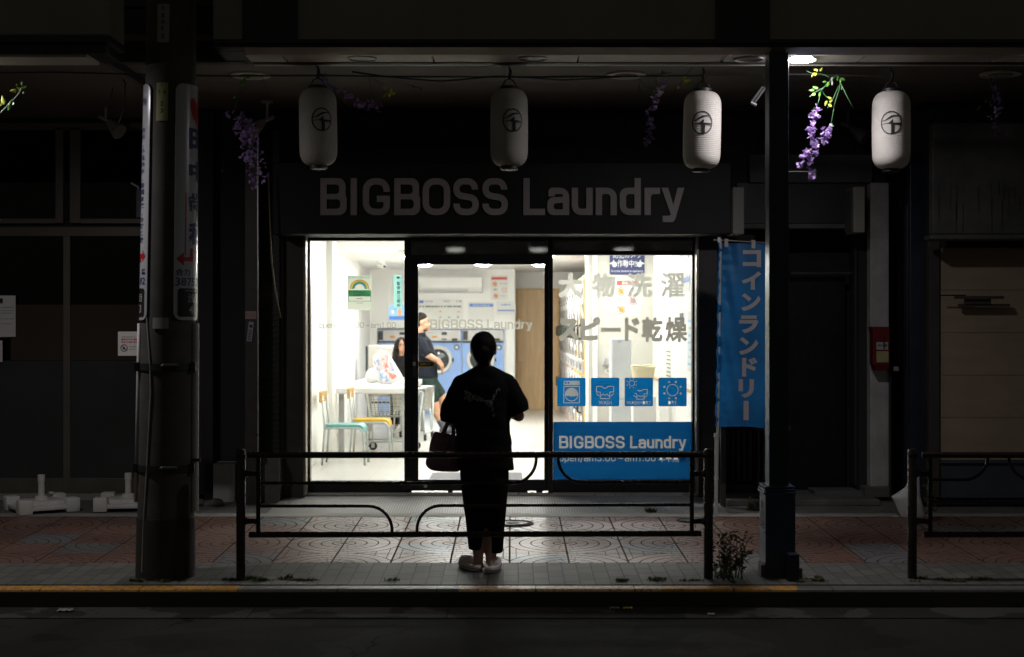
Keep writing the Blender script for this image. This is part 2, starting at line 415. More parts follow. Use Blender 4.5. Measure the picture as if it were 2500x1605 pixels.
def glassmat(name, tcol, rough=0):
    m = bpy.data.materials.new(name); m.use_nodes = True; t = m.node_tree; t.nodes.remove(t.nodes['Principled BSDF'])
    lw = t.nodes.new('ShaderNodeLayerWeight'); lw.inputs[0].default_value = .5
    pw = t.nodes.new('ShaderNodeMath'); pw.operation = 'POWER'; pw.inputs[1].default_value = 5; t.links.new(lw.outputs['Facing'], pw.inputs[0])
    ma = t.nodes.new('ShaderNodeMath'); ma.operation = 'MULTIPLY_ADD'; ma.inputs[1].default_value = .92; ma.inputs[2].default_value = .03; t.links.new(pw.outputs[0], ma.inputs[0])
    a = t.nodes.new('ShaderNodeBsdfTransparent'); a.inputs[0].default_value = (*tcol, 1)
    g = t.nodes.new('ShaderNodeBsdfGlossy'); g.inputs['Roughness'].default_value = rough
    mx = t.nodes.new('ShaderNodeMixShader'); t.links.new(ma.outputs[0], mx.inputs[0]); t.links.new(a.outputs[0], mx.inputs[1]); t.links.new(g.outputs[0], mx.inputs[2])
    t.links.new(mx.outputs[0], t.nodes['Material Output'].inputs[0]); MT[name] = m; return m

mat('white_wall', (.87,.865,.83), .55, var=.03, scale=2)
mat('cream_wall', (.52,.505,.45), .55, var=.03, scale=2)
mat('ceiling_white', (.86,.855,.83), .7, var=.02)
mat('black_frame', (.012,.012,.013), .35, metal=.2, var=.25, scale=20)
mat('brown_post', (.05,.043,.036), .5, var=.3, scale=5, bump=.1)
mat('champagne_metal', (.36,.33,.27), .35, metal=.6, var=.1)
mat('dark_fascia', (.006,.005,.0045), .6, var=.35, scale=1.2)
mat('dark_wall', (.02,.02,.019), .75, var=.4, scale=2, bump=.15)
mat('sign_letter', (.44,.40,.39), .5, var=.06)
mat('vinyl_beige', (.42,.405,.355), .5, var=.03, trans=.72)
mat('vinyl_grey', (.31,.295,.26), .5, var=.03, trans=.72)
mat('vinyl_pale', (.64,.63,.58), .5, var=.03, trans=.78)
mat('vinyl_blue', (.003,.062,.19), .45, var=.03, trans=.6)
mat('vinyl_icon_blue', (.003,.125,.36), .45, var=.03, trans=.6)
mat('vinyl_white', (.33,.33,.33), .5, var=.03, trans=.55)
mat('alu', (.62,.62,.62), .3, metal=.9, var=.08, scale=15)
mat('chrome', (.75,.75,.75), .12, metal=1, var=.03)
mat('plastic_white', (.78,.77,.74), .45, var=.05)
mat('plastic_grey', (.42,.42,.42), .5, var=.06)
mat('dark_plastic', (.03,.035,.035), .4, var=.1)
mat('washer_blue', (.31,.48,.86), .35, var=.04)
mat('drum_dark', (.045,.055,.06), .12, var=.2)
mat('dryer_salmon', (.46,.36,.31), .4, var=.08)
mat('dryer_white', (.66,.64,.61), .4, var=.05)
mat('dryer_yellow', (.75,.52,.12), .4, var=.05)
mat('gasket', (.015,.03,.025), .4, var=.1)
mat('table_white', (.70,.70,.68), .35, var=.02)
mat('chair_metal', (.46,.50,.49), .35, metal=.3, var=.04)
mat('teal_seat', (.13,.36,.34), .4, var=.04)
mat('yellow_seat', (.66,.40,.03), .4, var=.04)
mat('light_wood', (.60,.37,.14), .5, var=.18, scale=8, stretch=(1,1,6))
mat('rubber', (.015,.015,.016), .6, var=.1)
mat('bag_white', (.82,.82,.82), .4, var=.03, bump=.4, bscale=22, trans=.25)
mat('red_print', (.62,.08,.06), .5, var=.05)
mat('orange_print', (.75,.33,.08), .5, var=.05)
mat('green_print', (.06,.36,.16), .5, var=.05)
mat('blue_print', (.06,.18,.55), .5, var=.05)
mat('navy_print', (.012,.018,.10), .5, var=.05)
mat('sky_print', (.30,.55,.85), .5, var=.2, scale=6)
mat('yellow_print', (.85,.68,.10), .5, var=.05)
mat('teal_print', (.28,.68,.62), .5, var=.03, trans=.4)
for _n, _c in (('film_white',(.60,.63,.54)),('film_green',(.10,.40,.20)),('film_orange',(.85,.45,.15)),('film_yellow',(.9,.78,.2)),('film_blue',(.2,.45,.8)),('film_teal',(.40,.80,.74))): mat(_n, _c, .6, var=.03, trans=.75)
mat('paper', (.74,.74,.70), .7, var=.04)
mat('paper_glass', (.62,.66,.56), .7, var=.03, trans=.45)
mat('ink', (.02,.02,.022), .6, var=.1)
mat('ink_grey', (.25,.25,.26), .6, var=.1)
mat('seat_grey', (.40,.38,.35), .7, var=.06)
mat('stubble', (.13,.08,.06), .7, var=.15, scale=60, spec=.2)
mat('skin', (.42,.23,.145), .5, var=.06, scale=12)
mat('skin_pale', (.55,.34,.25), .5, var=.05, scale=12)
mat('hair', (.012,.009,.008), .45, var=.4, scale=30, bump=.6, bscale=55, stretch=(6,6,.5), spec=.12)
mat('tee_navy', (.008,.010,.015), .8, var=.12, bump=.15, bscale=25, spec=.12)
mat('tee_black', (.011,.010,.011), .85, var=.15, bump=.25, bscale=14, spec=.12)
mat('shorts_green', (.016,.030,.025), .8, var=.12, bump=.15, bscale=25, spec=.12)
mat('trousers_black', (.008,.008,.009), .85, var=.15, bump=.25, bscale=14, spec=.12)
mat('sock_grey', (.07,.075,.085), .85, var=.1, spec=.12)
mat('clog_pale', (.84,.77,.74), .5, var=.06)
mat('bag_mauve', (.26,.13,.19), .85, var=.12, bump=.3, bscale=60)
mat('bag_patch', (.16,.12,.12), .8, var=.1)
mat('print_grey', (.55,.53,.53), .7, var=.15)
mat('rail_brown', (.022,.013,.012), .28, var=.25, scale=20)
mat('pole_concrete', (.078,.073,.062), .85, var=.3, scale=5, bump=.10, bscale=130)
mat('pole_dark', (.042,.039,.032), .85, var=.3, scale=5, bump=.3, bscale=90)
mat('steel_band', (.05,.05,.05), .45, metal=.6, var=.2)
mat('sign_white', (.46,.475,.49), .25, var=.03)
mat('sign_red', (.45,.02,.025), .3, var=.05)
mat('sign_black', (.02,.014,.014), .3, var=.05)
mat('plate_yellow', (.40,.39,.17), .5, var=.1)
mat('plate_pale', (.34,.34,.30), .5, var=.12)
mat('pvc_white', (.55,.55,.53), .45, var=.12, scale=4)
mat('column_blue', (.022,.03,.052), .4, metal=.2, var=.2, scale=6)
mat('base_blue', (.03,.05,.10), .45, var=.2, scale=6)
mat('fascia_pale', (.30,.29,.245), .6, var=.1, scale=1.5)
mat('fascia_dark', (.05,.05,.045), .6, var=.25, scale=2)
mat('beam_dark', (.03,.032,.036), .5, var=.2)
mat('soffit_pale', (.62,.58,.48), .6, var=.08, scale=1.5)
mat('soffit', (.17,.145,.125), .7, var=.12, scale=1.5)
mat('lamp_off', (.35,.34,.28), .4, var=.05)
mat('lamp_on', (1,1,1), .5, var=0, emit=((1,.94,.98), 330))
mat('room_lamp', (1,1,1), .5, var=0, emit=((1,1,.97), 165))
mat('room_lamp_back', (1,1,1), .5, var=0, emit=((1,1,.97), 375))
mat('bag_print', (.5,.5,.6), .5)
mat('room_lamp_front', (1,1,1), .5, var=0, emit=((1,1,.98), 148))
mat('dryer_ring', (.36,.34,.33), .3, metal=.8, var=.08)
mat('paper_lantern', (.54,.52,.47), .7, var=.05, scale=9, trans=.22)
mat('lantern_black', (.012,.012,.012), .5, var=.1)
mat('lantern_socket', (.75,.75,.72), .4, var=.05)
mat('wire_black', (.012,.012,.012), .5, var=.1)
mat('leaf_green', (.09,.26,.03), .5, var=.35, scale=9, trans=.35)
mat('leaf_yellow', (.38,.42,.05), .5, var=.3, scale=9, trans=.35)
mat('petal_lilac', (.38,.26,.53), .55, var=.35, scale=14, trans=.3)
mat('stem_green', (.04,.12,.04), .5, var=.1)
mat('banner_blue', (.015,.15,.40), .5, var=.06, trans=.45)
mat('banner_white', (.55,.50,.49), .6, var=.04, trans=.2)
mat('weed_green', (.07,.11,.025), .6, var=.4, scale=15, trans=.2)
mat('weed_dark', (.05,.06,.025), .6, var=.4, scale=15)
mat('moss', (.10,.13,.03), .9, var=.5, scale=20)
mat('bronze_frame', (.13,.115,.095), .5, metal=.3, var=.15, scale=4)
mat('kraft_board', (.045,.031,.022), .8, var=.2, scale=2)
mat('frosted', (.034,.042,.039), .35, var=.12, scale=2)
mat('concrete', (.30,.29,.26), .85, var=.18, scale=5, bump=.3, bscale=70)
mat('concrete_dark', (.13,.13,.12), .85, var=.3, scale=4, bump=.3, bscale=60)
mat('concrete_pale', (.42,.42,.40), .85, var=.2, scale=5, bump=.2, bscale=60)
mat('steel_dark', (.035,.033,.03), .5, var=.3, scale=4)
mat('shutter_dark', (.025,.026,.026), .5, var=.3, scale=3)
mat('panel_beige', (.35,.275,.19), .7, var=.12, scale=2.5, stretch=(1,1,3))
mat('panel_slate', (.055,.065,.085), .5, var=.15)
mat('awning_grey', (.10,.10,.095), .75, var=.35, scale=3)
mat('mark_dark', (.05,.045,.042), .6, var=.15)
mat('extinguisher_red', (.16,.01,.012), .4, var=.15)
mat('parasol_base', (.66,.65,.61), .5, var=.1, scale=5)
mat('cable_olive', (.20,.19,.10), .5, var=.1)
mat('sticker_pink', (.45,.30,.26), .6, var=.3, scale=25)
mat('mat_grey', (.20,.20,.21), .95, var=.3, scale=60, bump=.4, bscale=150)
mat('oak_door', (.68,.46,.24), .45, var=.14, scale=5, stretch=(4,4,.4))
mat('cart_wire', (.62,.64,.62), .2, metal=.9, var=.05)
mat('cabinet_grey', (.62,.64,.66), .4, var=.04)
mat('basket_yellow', (.72,.64,.42), .5, var=.05)
glassmat('glass', (.97,.98,.97)); glassmat('dark_pane', (.10,.10,.10))

def smoked(name):
    m = bpy.data.materials.new(name); m.use_nodes = True; t = m.node_tree; t.nodes.remove(t.nodes['Principled BSDF'])
    a = t.nodes.new('ShaderNodeBsdfRefraction'); a.inputs['Color'].default_value = (.0022,.0022,.0021,1); a.inputs['Roughness'].default_value = .16; a.inputs['IOR'].default_value = 1.25
    g = t.nodes.new('ShaderNodeBsdfGlossy'); g.inputs['Roughness'].default_value = .08; g.inputs['Color'].default_value = (.5,.5,.5,1)
    mx = t.nodes.new('ShaderNodeMixShader'); mx.inputs[0].default_value = .04
    t.links.new(a.outputs[0], mx.inputs[1]); t.links.new(g.outputs[0], mx.inputs[2]); t.links.new(mx.outputs[0], t.nodes['Material Output'].inputs[0]); MT[name] = m
smoked('smoked_glass')
def nd(t, typ, **k):
    n = t.nodes.new(typ)
    for a, b in k.items(): setattr(n, a, b)
    return n
def mth(t, op, a, b=None, c=None):
    n = t.nodes.new('ShaderNodeMath'); n.operation = op
    for i, v in enumerate((a, b, c)):
        if v is None: continue
        if isinstance(v, (int, float)): n.inputs[i].default_value = v
        else: t.links.new(v, n.inputs[i])
    return n.outputs[0]
def mixc(t, f, a, b):
    n = t.nodes.new('ShaderNodeMix'); n.data_type = 'RGBA'
    for i, v in ((0, f), (6, a), (7, b)):
        if isinstance(v, (int, float)): n.inputs[i].default_value = v
        elif isinstance(v, tuple): n.inputs[i].default_value = (*v, 1)
        else: t.links.new(v, n.inputs[i])
    return n.outputs[2]
def base(name, rough, spec=.5):
    m = bpy.data.materials.new(name); m.use_nodes = True; t = m.node_tree; b = t.nodes['Principled BSDF']
    b.inputs['Roughness'].default_value = rough; b.inputs['Specular IOR Level'].default_value = spec
    tc = t.nodes.new('ShaderNodeTexCoord'); sp = t.nodes.new('ShaderNodeSeparateXYZ'); t.links.new(tc.outputs['Object'], sp.inputs[0])
    MT[name] = m; return t, b, tc.outputs['Object'], sp.outputs[0], sp.outputs[1], sp.outputs[2]
def noise(t, vec, scale, det=5):
    n = t.nodes.new('ShaderNodeTexNoise'); n.inputs['Scale'].default_value = scale; n.inputs['Detail'].default_value = det
    t.links.new(vec, n.inputs['Vector']); return n.outputs[0]
def wnoise(t, x, y):
    c = t.nodes.new('ShaderNodeCombineXYZ'); t.links.new(x, c.inputs[0]); t.links.new(y, c.inputs[1])
    w = t.nodes.new('ShaderNodeTexWhiteNoise'); w.noise_dimensions = '2D'; t.links.new(c.outputs[0], w.inputs['Vector']); return w.outputs[0]
def bump(t, b, h, st=.5, dist=.004):
    n = t.nodes.new('ShaderNodeBump'); n.inputs['Strength'].default_value = st; n.inputs['Distance'].default_value = dist
    t.links.new(h, n.inputs['Height']); t.links.new(n.outputs[0], b.inputs['Normal'])
def near(t, v, c, w):      # 1 inside |v-c|<w
    return mth(t, 'LESS_THAN', mth(t, 'ABSOLUTE', mth(t, 'SUBTRACT', v, c)), w)

# stamped fan tiles of the pavement
TS = .408
t, b, vec, x, y, z = base('fan_tiles', .5, .6)
xo = mth(t, 'ADD', x, 100 * TS * 2 - X(1110, 8.42)); yo = mth(t, 'ADD', y, 100 * TS * 2 - Yd(8.41))
u = mth(t, 'PINGPONG', xo, TS); v = mth(t, 'PINGPONG', yo, TS)
rr = mth(t, 'SQRT', mth(t, 'ADD', mth(t, 'MULTIPLY', u, u), mth(t, 'MULTIPLY', v, v)))
k = mth(t, 'DIVIDE', rr, .084); ki = mth(t, 'FLOOR', k); kf = mth(t, 'FRACT', k)
ring = mth(t, 'MAXIMUM', mth(t, 'LESS_THAN', kf, .07), mth(t, 'GREATER_THAN', kf, .945))
th = mth(t, 'ARCTAN2', v, u)
cell = mth(t, 'ADD', mth(t, 'MULTIPLY', mth(t, 'MULTIPLY', th, 2 / math.pi), mth(t, 'ADD', mth(t, 'MULTIPLY', ki, 1.9), 1.5)), mth(t, 'MULTIPLY', wnoise(t, ki, ki), .5))
cf = mth(t, 'FRACT', cell)
rad = mth(t, 'LESS_THAN', mth(t, 'MULTIPLY', cf, rr), .014)
cor = mth(t, 'GREATER_THAN', rr, .43)
gx = mth(t, 'LESS_THAN', mth(t, 'FRACT', mth(t, 'DIVIDE', u, .09)), .06); gy = mth(t, 'LESS_THAN', mth(t, 'FRACT', mth(t, 'DIVIDE', v, .09)), .06)
cl = mth(t, 'MAXIMUM', gx, gy)
fan = mth(t, 'MAXIMUM', ring, rad)
pat = mth(t, 'ADD', mth(t, 'MULTIPLY', fan, mth(t, 'SUBTRACT', 1, cor)), mth(t, 'MULTIPLY', cl, cor))
jx = mth(t, 'MAXIMUM', mth(t, 'LESS_THAN', u, .0065), mth(t, 'GREATER_THAN', u, TS - .0065))
jy = mth(t, 'MAXIMUM', mth(t, 'LESS_THAN', v, .004), mth(t, 'GREATER_THAN', v, TS - .004))
jo = mth(t, 'MAXIMUM', jx, jy)
tx = mth(t, 'FLOOR', mth(t, 'DIVIDE', xo, TS)); ty = mth(t, 'FLOOR', mth(t, 'DIVIDE', yo, TS))
rn = wnoise(t, tx, ty); rn2 = wnoise(t, mth(t, 'ADD', tx, 31.7), ty)
grey = mth(t, 'GREATER_THAN', rn, .84)
c0 = mixc(t, rn2, (.215,.098,.068), (.29,.15,.11))
c1 = mixc(t, grey, c0, (.19,.20,.21))
n1 = noise(t, vec, 3.5); n2 = noise(t, vec, 45)
c2 = mixc(t, mth(t, 'MULTIPLY', n1, .35), c1, (.16,.11,.085))
n5 = noise(t, vec, 1.1, 6); c3 = mixc(t, mth(t, 'MULTIPLY', n2, .40), c2, (.06,.048,.042)); c3 = mixc(t, mth(t, 'MULTIPLY', mth(t, 'GREATER_THAN', n5, .56), .35), c3, (.09,.07,.06)); gum = noise(t, vec, 11, 1); c3 = mixc(t, mth(t, 'GREATER_THAN', gum, .71), c3, (.05,.045,.04))
c4 = mixc(t, mth(t, 'MULTIPLY', mth(t, 'MAXIMUM', mth(t, 'MULTIPLY', pat, .85), jo), .82), c3, (.05,.042,.036))
t.links.new(c4, b.inputs['Base Color'])
line = mth(t, 'MAXIMUM', pat, jo)
t.links.new(mth(t, 'ADD', mth(t, 'ADD', .30, mth(t, 'MULTIPLY', n1, .34)), mth(t, 'MULTIPLY', line, .3)), b.inputs['Roughness'])
t.links.new(mth(t, 'MULTIPLY', mth(t, 'SUBTRACT', 1, line), .8), b.inputs['Specular IOR Level'])
bump(t, b, mth(t, 'SUBTRACT', mth(t, 'MULTIPLY', n2, .25), mth(t, 'MAXIMUM', pat, jo)), .8, .003)
# concrete pavers beside the kerb
t, b, vec, x, y, z = base('pavers', .7)
cxi = mth(t, 'FLOOR', mth(t, 'DIVIDE', mth(t, 'ADD', x, 50), .0985)); fx = mth(t, 'FRACT', mth(t, 'DIVIDE', mth(t, 'ADD', x, 50), .0985))
off = mth(t, 'MULTIPLY', mth(t, 'MODULO', mth(t, 'MULTIPLY', cxi, 3), 4), .05)
yy = mth(t, 'DIVIDE', mth(t, 'ADD', y, off), .2); fy = mth(t, 'FRACT', yy)
j = mth(t, 'MAXIMUM', mth(t, 'LESS_THAN', fx, .07), mth(t, 'LESS_THAN', fy, .05))
n1 = noise(t, vec, 4); n2 = noise(t, vec, 60); w = wnoise(t, cxi, mth(t, 'FLOOR', yy))
c = mixc(t, w, (.105,.105,.09), (.17,.165,.145)); c = mixc(t, mth(t, 'MULTIPLY', n2, .4), c, (.06,.06,.05)); c = mixc(t, j, c, (.03,.03,.025))
t.links.new(c, b.inputs['Base Color']); bump(t, b, mth(t, 'SUBTRACT', mth(t, 'MULTIPLY', n2, .4), j), .7, .004)
# kerb: concrete with worn yellow paint on two stretches
t, b, vec, x, y, z = base('kerb_stone', .55, .7)
n1 = noise(t, vec, 5); n2 = noise(t, vec, 40, 8)
wob = mth(t, 'MULTIPLY', mth(t, 'SUBTRACT', n1, .5), .12)
xx = mth(t, 'ADD', x, wob)
yel = mth(t, 'MAXIMUM', mth(t, 'LESS_THAN', xx, X(597, 7.25)), mth(t, 'MULTIPLY', mth(t, 'GREATER_THAN', x, X(1122, 7.25)), mth(t, 'LESS_THAN', xx, X(1938, 7.25))))
topz = mth(t, 'GREATER_THAN', mth(t, 'ADD', z, mth(t, 'MULTIPLY', n2, .01)), -.024)
wear = mth(t, 'LESS_THAN', n2, .55)
gry = mixc(t, n2, (.09,.09,.08), (.16,.155,.14)); ycol = mixc(t, n1, (.58,.24,.01), (.68,.34,.02)); ycol = mixc(t, mth(t, 'MULTIPLY', mth(t, 'MULTIPLY', mth(t, 'GREATER_THAN', x, -.4), mth(t, 'LESS_THAN', xx, .95)), mth(t, 'MULTIPLY', n2, 1.3)), ycol, (.78,.62,.38))  # paler mid-stretch: glare of the shop light mixed into the paint colour
c = mixc(t, mth(t, 'MULTIPLY', mth(t, 'MULTIPLY', yel, topz), mth(t, 'ADD', .25, mth(t, 'MULTIPLY', wear, .75))), gry, ycol)
jt = mth(t, 'LESS_THAN', mth(t, 'FRACT', mth(t, 'DIVIDE', mth(t, 'ADD', x, 40 - X(1190, 7.2)), .62)), .012)
c = mixc(t, jt, c, (.02,.02,.018))
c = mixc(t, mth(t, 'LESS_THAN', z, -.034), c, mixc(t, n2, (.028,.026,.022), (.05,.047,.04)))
t.links.new(c, b.inputs['Base Color']); bump(t, b, mth(t, 'SUBTRACT', n2, jt), .5, .004)
# asphalt, gutter
t, b, vec, x, y, z = base('asphalt', .95, .15)
n1 = noise(t, vec, .9); n2 = noise(t, vec, 180, 3); n3 = noise(t, vec, 7, 6)
vo = t.nodes.new('ShaderNodeTexVoronoi'); vo.feature = 'DISTANCE_TO_EDGE'; vo.inputs['Scale'].default_value = .55
wv = t.nodes.new('ShaderNodeVectorMath'); wv.operation = 'MULTIPLY_ADD'; nz = t.nodes.new('ShaderNodeTexNoise'); nz.inputs['Scale'].default_value = 3; nz.inputs['Detail'].default_value = 6
t.links.new(vec, nz.inputs['Vector']); t.links.new(nz.outputs['Color'], wv.inputs[0]); wv.inputs[1].default_value = (.5,.5,.5); t.links.new(vec, wv.inputs[2]); t.links.new(wv.outputs[0], vo.inputs['Vector'])
crack = mth(t, 'LESS_THAN', vo.outputs['Distance'], mth(t, 'MULTIPLY', mth(t, 'MAXIMUM', mth(t, 'SUBTRACT', n1, .5), 0), .07))
c = mixc(t, n2, (.008,.008,.0075), (.062,.060,.054)); c = mixc(t, mth(t, 'MULTIPLY', mth(t, 'LESS_THAN', n1, .46), .55), c, (.010,.010,.0095)); c = mixc(t, mth(t, 'MULTIPLY', n3, .4), c, (.014,.014,.013)); c = mixc(t, crack, c, (.006,.006,.006))
gr = noise(t, vec, 420, 2); c = mixc(t, mth(t, 'MULTIPLY', mth(t, 'GREATER_THAN', gr, .66), .5), c, (.12,.115,.105))
t.links.new(c, b.inputs['Base Color']); bump(t, b, n2, .8, .006)
t, b, vec, x, y, z = base('gutter_concrete', .9, .2)
n1 = noise(t, vec, 2.5, 7); n2 = noise(t, vec, 130, 3)
c = mixc(t, n2, (.025,.025,.022), (.12,.115,.10)); c = mixc(t, mth(t, 'MULTIPLY', mth(t, 'GREATER_THAN', n1, .48), .75), c, (.018,.017,.015)); c = mixc(t, mth(t, 'LESS_THAN', mth(t, 'FRACT', mth(t, 'DIVIDE', mth(t, 'ADD', x, 40), 1.2)), .006), c, (.008,.008,.008))
t.links.new(c, b.inputs['Base Color']); bump(t, b, n2, .7, .005)
# ribbed grey ramp tiles
t, b, vec, x, y, z = base('ramp_tiles', .6)
s1 = mth(t, 'LESS_THAN', mth(t, 'FRACT', mth(t, 'DIVIDE', mth(t, 'ADD', x, 20), .022)), .42); n1 = noise(t, vec, 4); n2 = noise(t, vec, 40)
c = mixc(t, s1, mixc(t, n1, (.26,.26,.245), (.35,.34,.31)), (.19,.19,.18)); c = mixc(t, mth(t, 'MULTIPLY', n2, .4), c, (.13,.125,.11))
t.links.new(c, b.inputs['Base Color']); bump(t, b, mth(t, 'SUBTRACT', 1, s1), .5, .003)
# busy print of the detergent bag
m_ = MT['bag_print']; t = m_.node_tree; b = t.nodes['Principled BSDF']; tc = t.nodes.new('ShaderNodeTexCoord')
n1 = noise(t, tc.outputs['Object'], 9, 3); n2 = noise(t, tc.outputs['Object'], 21, 2)
c = mixc(t, near(t, n1, .5, .06), (.30,.42,.72), (.74,.72,.76)); c = mixc(t, mth(t, 'GREATER_THAN', n1, .57), c, (.66,.22,.16)); c = mixc(t, mth(t, 'GREATER_THAN', n2, .56), c, (.75,.60,.55))
t.links.new(c, b.inputs['Base Color'])
# shop floor tiles
t, b, vec, x, y, z = base('floor_tiles', .28)
fx = mth(t, 'FRACT', mth(t, 'DIVIDE', mth(t, 'ADD', x, 30.22), .6)); fy = mth(t, 'FRACT', mth(t, 'DIVIDE', mth(t, 'ADD', y, .2), .6))
j = mth(t, 'MAXIMUM', mth(t, 'LESS_THAN', fx, .008), mth(t, 'LESS_THAN', fy, .010)); n1 = noise(t, vec, 3, 7)
c = mixc(t, n1, (.50,.485,.44), (.57,.55,.50)); c = mixc(t, j, c, (.33,.32,.29)); t.links.new(c, b.inputs['Base Color'])
# ================================================================== GROUND
YK, YP, YT, YS = Yd(7.11), Yd(7.22), Yd(7.80), Yd(9.41)     # kerb face, pavers, tiles, tiles' end
RD = -.132
def slab(y0, y1, x0=-9, x1=9, dz=0, n=1):
    m = MB(); m.add([(x0,y0,pav(y0)+dz),(x1,y0,pav(y0)+dz),(x1,y1,pav(y1)+dz),(x0,y1,pav(y1)+dz)], [(0,1,2,3)]); return m
m = MB(); m.add([(-60,-30,RD),(60,-30,RD),(60,YK-.33,RD),(-60,YK-.33,RD)], [(0,1,2,3)]); struct('road', m, 'asphalt')
m = MB(); m.box(-60, 60, YK-.33, YK, RD-.2, RD+.006); struct('gutter', m, 'gutter_concrete')
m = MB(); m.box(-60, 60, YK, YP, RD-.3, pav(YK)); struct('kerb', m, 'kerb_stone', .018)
struct('paver_strip', slab(YP, YT, -60, 60, .001), 'pavers')
struct('pavement', slab(YT, YS, -60, 60, .002), 'fan_tiles')
m = slab(YS, Yd(9.55), -60, 60, .004); struct('border_strip', m, 'concrete')
m = slab(Yd(9.55), Yd(10.8), -60, 60, .001); struct('forecourt', m, 'concrete_dark')
# grass tufts and moss along the kerb
def blades(mb, cx, cy, rx, ry, n, h, w=.006):
    for _ in range(n):
        a = random.uniform(0, 6.28); q = math.sqrt(random.random())
        x = cx + rx*q*math.cos(a); y = cy + ry*q*math.sin(a); z = pav(y)
        hh = h * random.uniform(.4, 1.1); t = random.uniform(0, 6.28); l = Vector((math.cos(t), math.sin(t), 0))
        p = Vector((-l.y, l.x, 0)) * w
        b0 = Vector((x, y, z-.003)); m1 = b0 + l*hh*.35 + Vector((0,0,hh*.75)); t1 = b0 + l*hh*.9 + Vector((0,0,hh))
        mb.add([b0-p, b0+p, m1+p*.7, m1-p*.7, t1], [(0,1,2,3),(3,2,4)])
m = MB()
random.seed(9)
for k in range(52):
    px = random.choice((random.uniform(320,470), random.uniform(560,980), random.uniform(560,760), random.uniform(1500,1830), random.uniform(1940,2010), random.uniform(2200,2420)))
    blades(m, X(px, 7.3), Yd(7.28)+abs(random.gauss(0,.05)), random.uniform(.02,.07), random.uniform(.01,.03), random.randint(15,60), random.uniform(.012,.032), .004)
o = part('moss_tufts', m, 'moss'); o['kind'] = 'stuff'
# litter
for px, py, d, w, lab, mt in ((1533,1483,7.05,.028,'small yellow scrap of paper in the gutter below the yellow kerb','yellow_print'),
                              (160,1494,7.0,.045,'crumpled pale litter scrap in the gutter left of the utility pole','plate_pale'),
                              (1736,1500,6.9,.02,'tiny pale litter scrap in the gutter under the bushy weed','paper'),
                              (1500,1483,7.05,.03,'flattened grey litter scrap in the gutter beside the yellow scrap','plate_pale')):
    x = X(px, d); y = Yd(d); z = RD + .007
    mm = MB(); mm.grid(lambda u, v: Vector((x+(u-.5)*w*2, y+(v-.5)*w*1.4, z+.004+.010*abs(math.sin(7*u+5*v)))), 6, 4)
    single('litter_scrap', mm, mt, lab, 'litter')
# manhole lids
def manhole(px, py, r, label):
    d = 5116/(py-CY+83.3); x, y = X(px, d), Yd(d); z = pav(y)+.003
    t = thing('manhole_cover', label, 'manhole cover', (x, y, z))
    f = lambda u, v, w: Vector((x+u, y+v, z+w))
    a = MB(); a.disc((0,0), r, f, .004, 40); part('lid', a, 'steel_dark', t)
    b_ = MB(); b_.ring((0,0), r*.95, r*.05, f, .008); b_.ring((0,0), r*.7, r*.06, f, .008)
    for k in range(24):
        a_ = k*math.pi/12; b_.ribbon([(r*.74*math.cos(a_), r*.74*math.sin(a_)), (r*.9*math.cos(a_), r*.9*math.sin(a_))], r*.07, f, .008)
    b_.disc((0,0), r*.3, f, .008); part('raised_pattern', b_, 'concrete_dark', t)
manhole(1252, 1279, .17, 'round patterned manhole cover in the pavement behind the standing person')
manhole(1690, 1272, .13, 'dark round valve cover in the pavement by the right end of the guard rail')

# ================================================================== LAUNDRY SHOP
DF = 10.3; YF = Yd(DF)
shop = thing('laundry_shop', 'brightly lit coin laundry with white glowing interior and dark sign board over the glass front', 'shop', (0, YF, 0))
FZ = .12; CZ = 2.66; YB = Yd(21.0)
XL1, XL2, XL3, XR = -2.18, -2.45, -2.517, 1.72
m = MB(); m.box(XL3-.3, XR+.9, YF+.02, YB+.3, -.2, FZ); part('floor', m, 'floor_tiles', shop)
m = MB(); m.box(XL3-.3, XR+.9, YF+.17, YB+.3, CZ, CZ+.2); part('ceiling', m, 'ceiling_white', shop)
m = MB()
m.box(XL1-.5, XL1, YF+.02, Yd(13.4), FZ, CZ); m.box(XL1-.5, -2.115, Yd(13.4), Yd(13.75), FZ, CZ)
m.box(XL2-.5, XL2, Yd(13.75), Yd(18.2), FZ, CZ); m.box(XL3-.5, XL3, Yd(18.2), YB, FZ, CZ)
m.box(XL3-.3, XR+.9, YB, YB+.2, FZ, CZ)
m.box(XR, XR+.3, YF+.02, Yd(13.9), FZ, CZ); m.box(1.62, XR+.3, Yd(13.9)+.16, YB, FZ, CZ)
part('wall', m, 'white_wall', shop)
m = MB(); m.box(.93, XR+.3, Yd(13.9), Yd(13.9)+.16, FZ, CZ); part('partition_wall', m, 'cream_wall', shop)
m = MB(); m.box(.90, .935, Yd(13.9)-.02, Yd(13.9)+.17, FZ, CZ); m.box(.985, 1.04, Yd(13.9)-.03, Yd(13.9), FZ, CZ); part('partition_trim', m, 'white_wall', shop)
m = MB(); m.box(1.70, XR, YF+.4, Yd(13.9), 1.0, 1.03); part('wall_rail', m, 'light_wood', shop)
m = MB(); m.box(XL3, -.10, Yd(20.15), YB, 1.62, CZ); m.box(XL3, -.10, Yd(20.15)+.12, Yd(20.15)+.2, FZ, 1.62); m.box(XL3, -2.39, Yd(20.15), Yd(20.15)+.12, FZ, 1.62); m.box(-.10, .05, Yd(20.15), YB, FZ, CZ); part('machine_bulkhead', m, 'white_wall', shop)
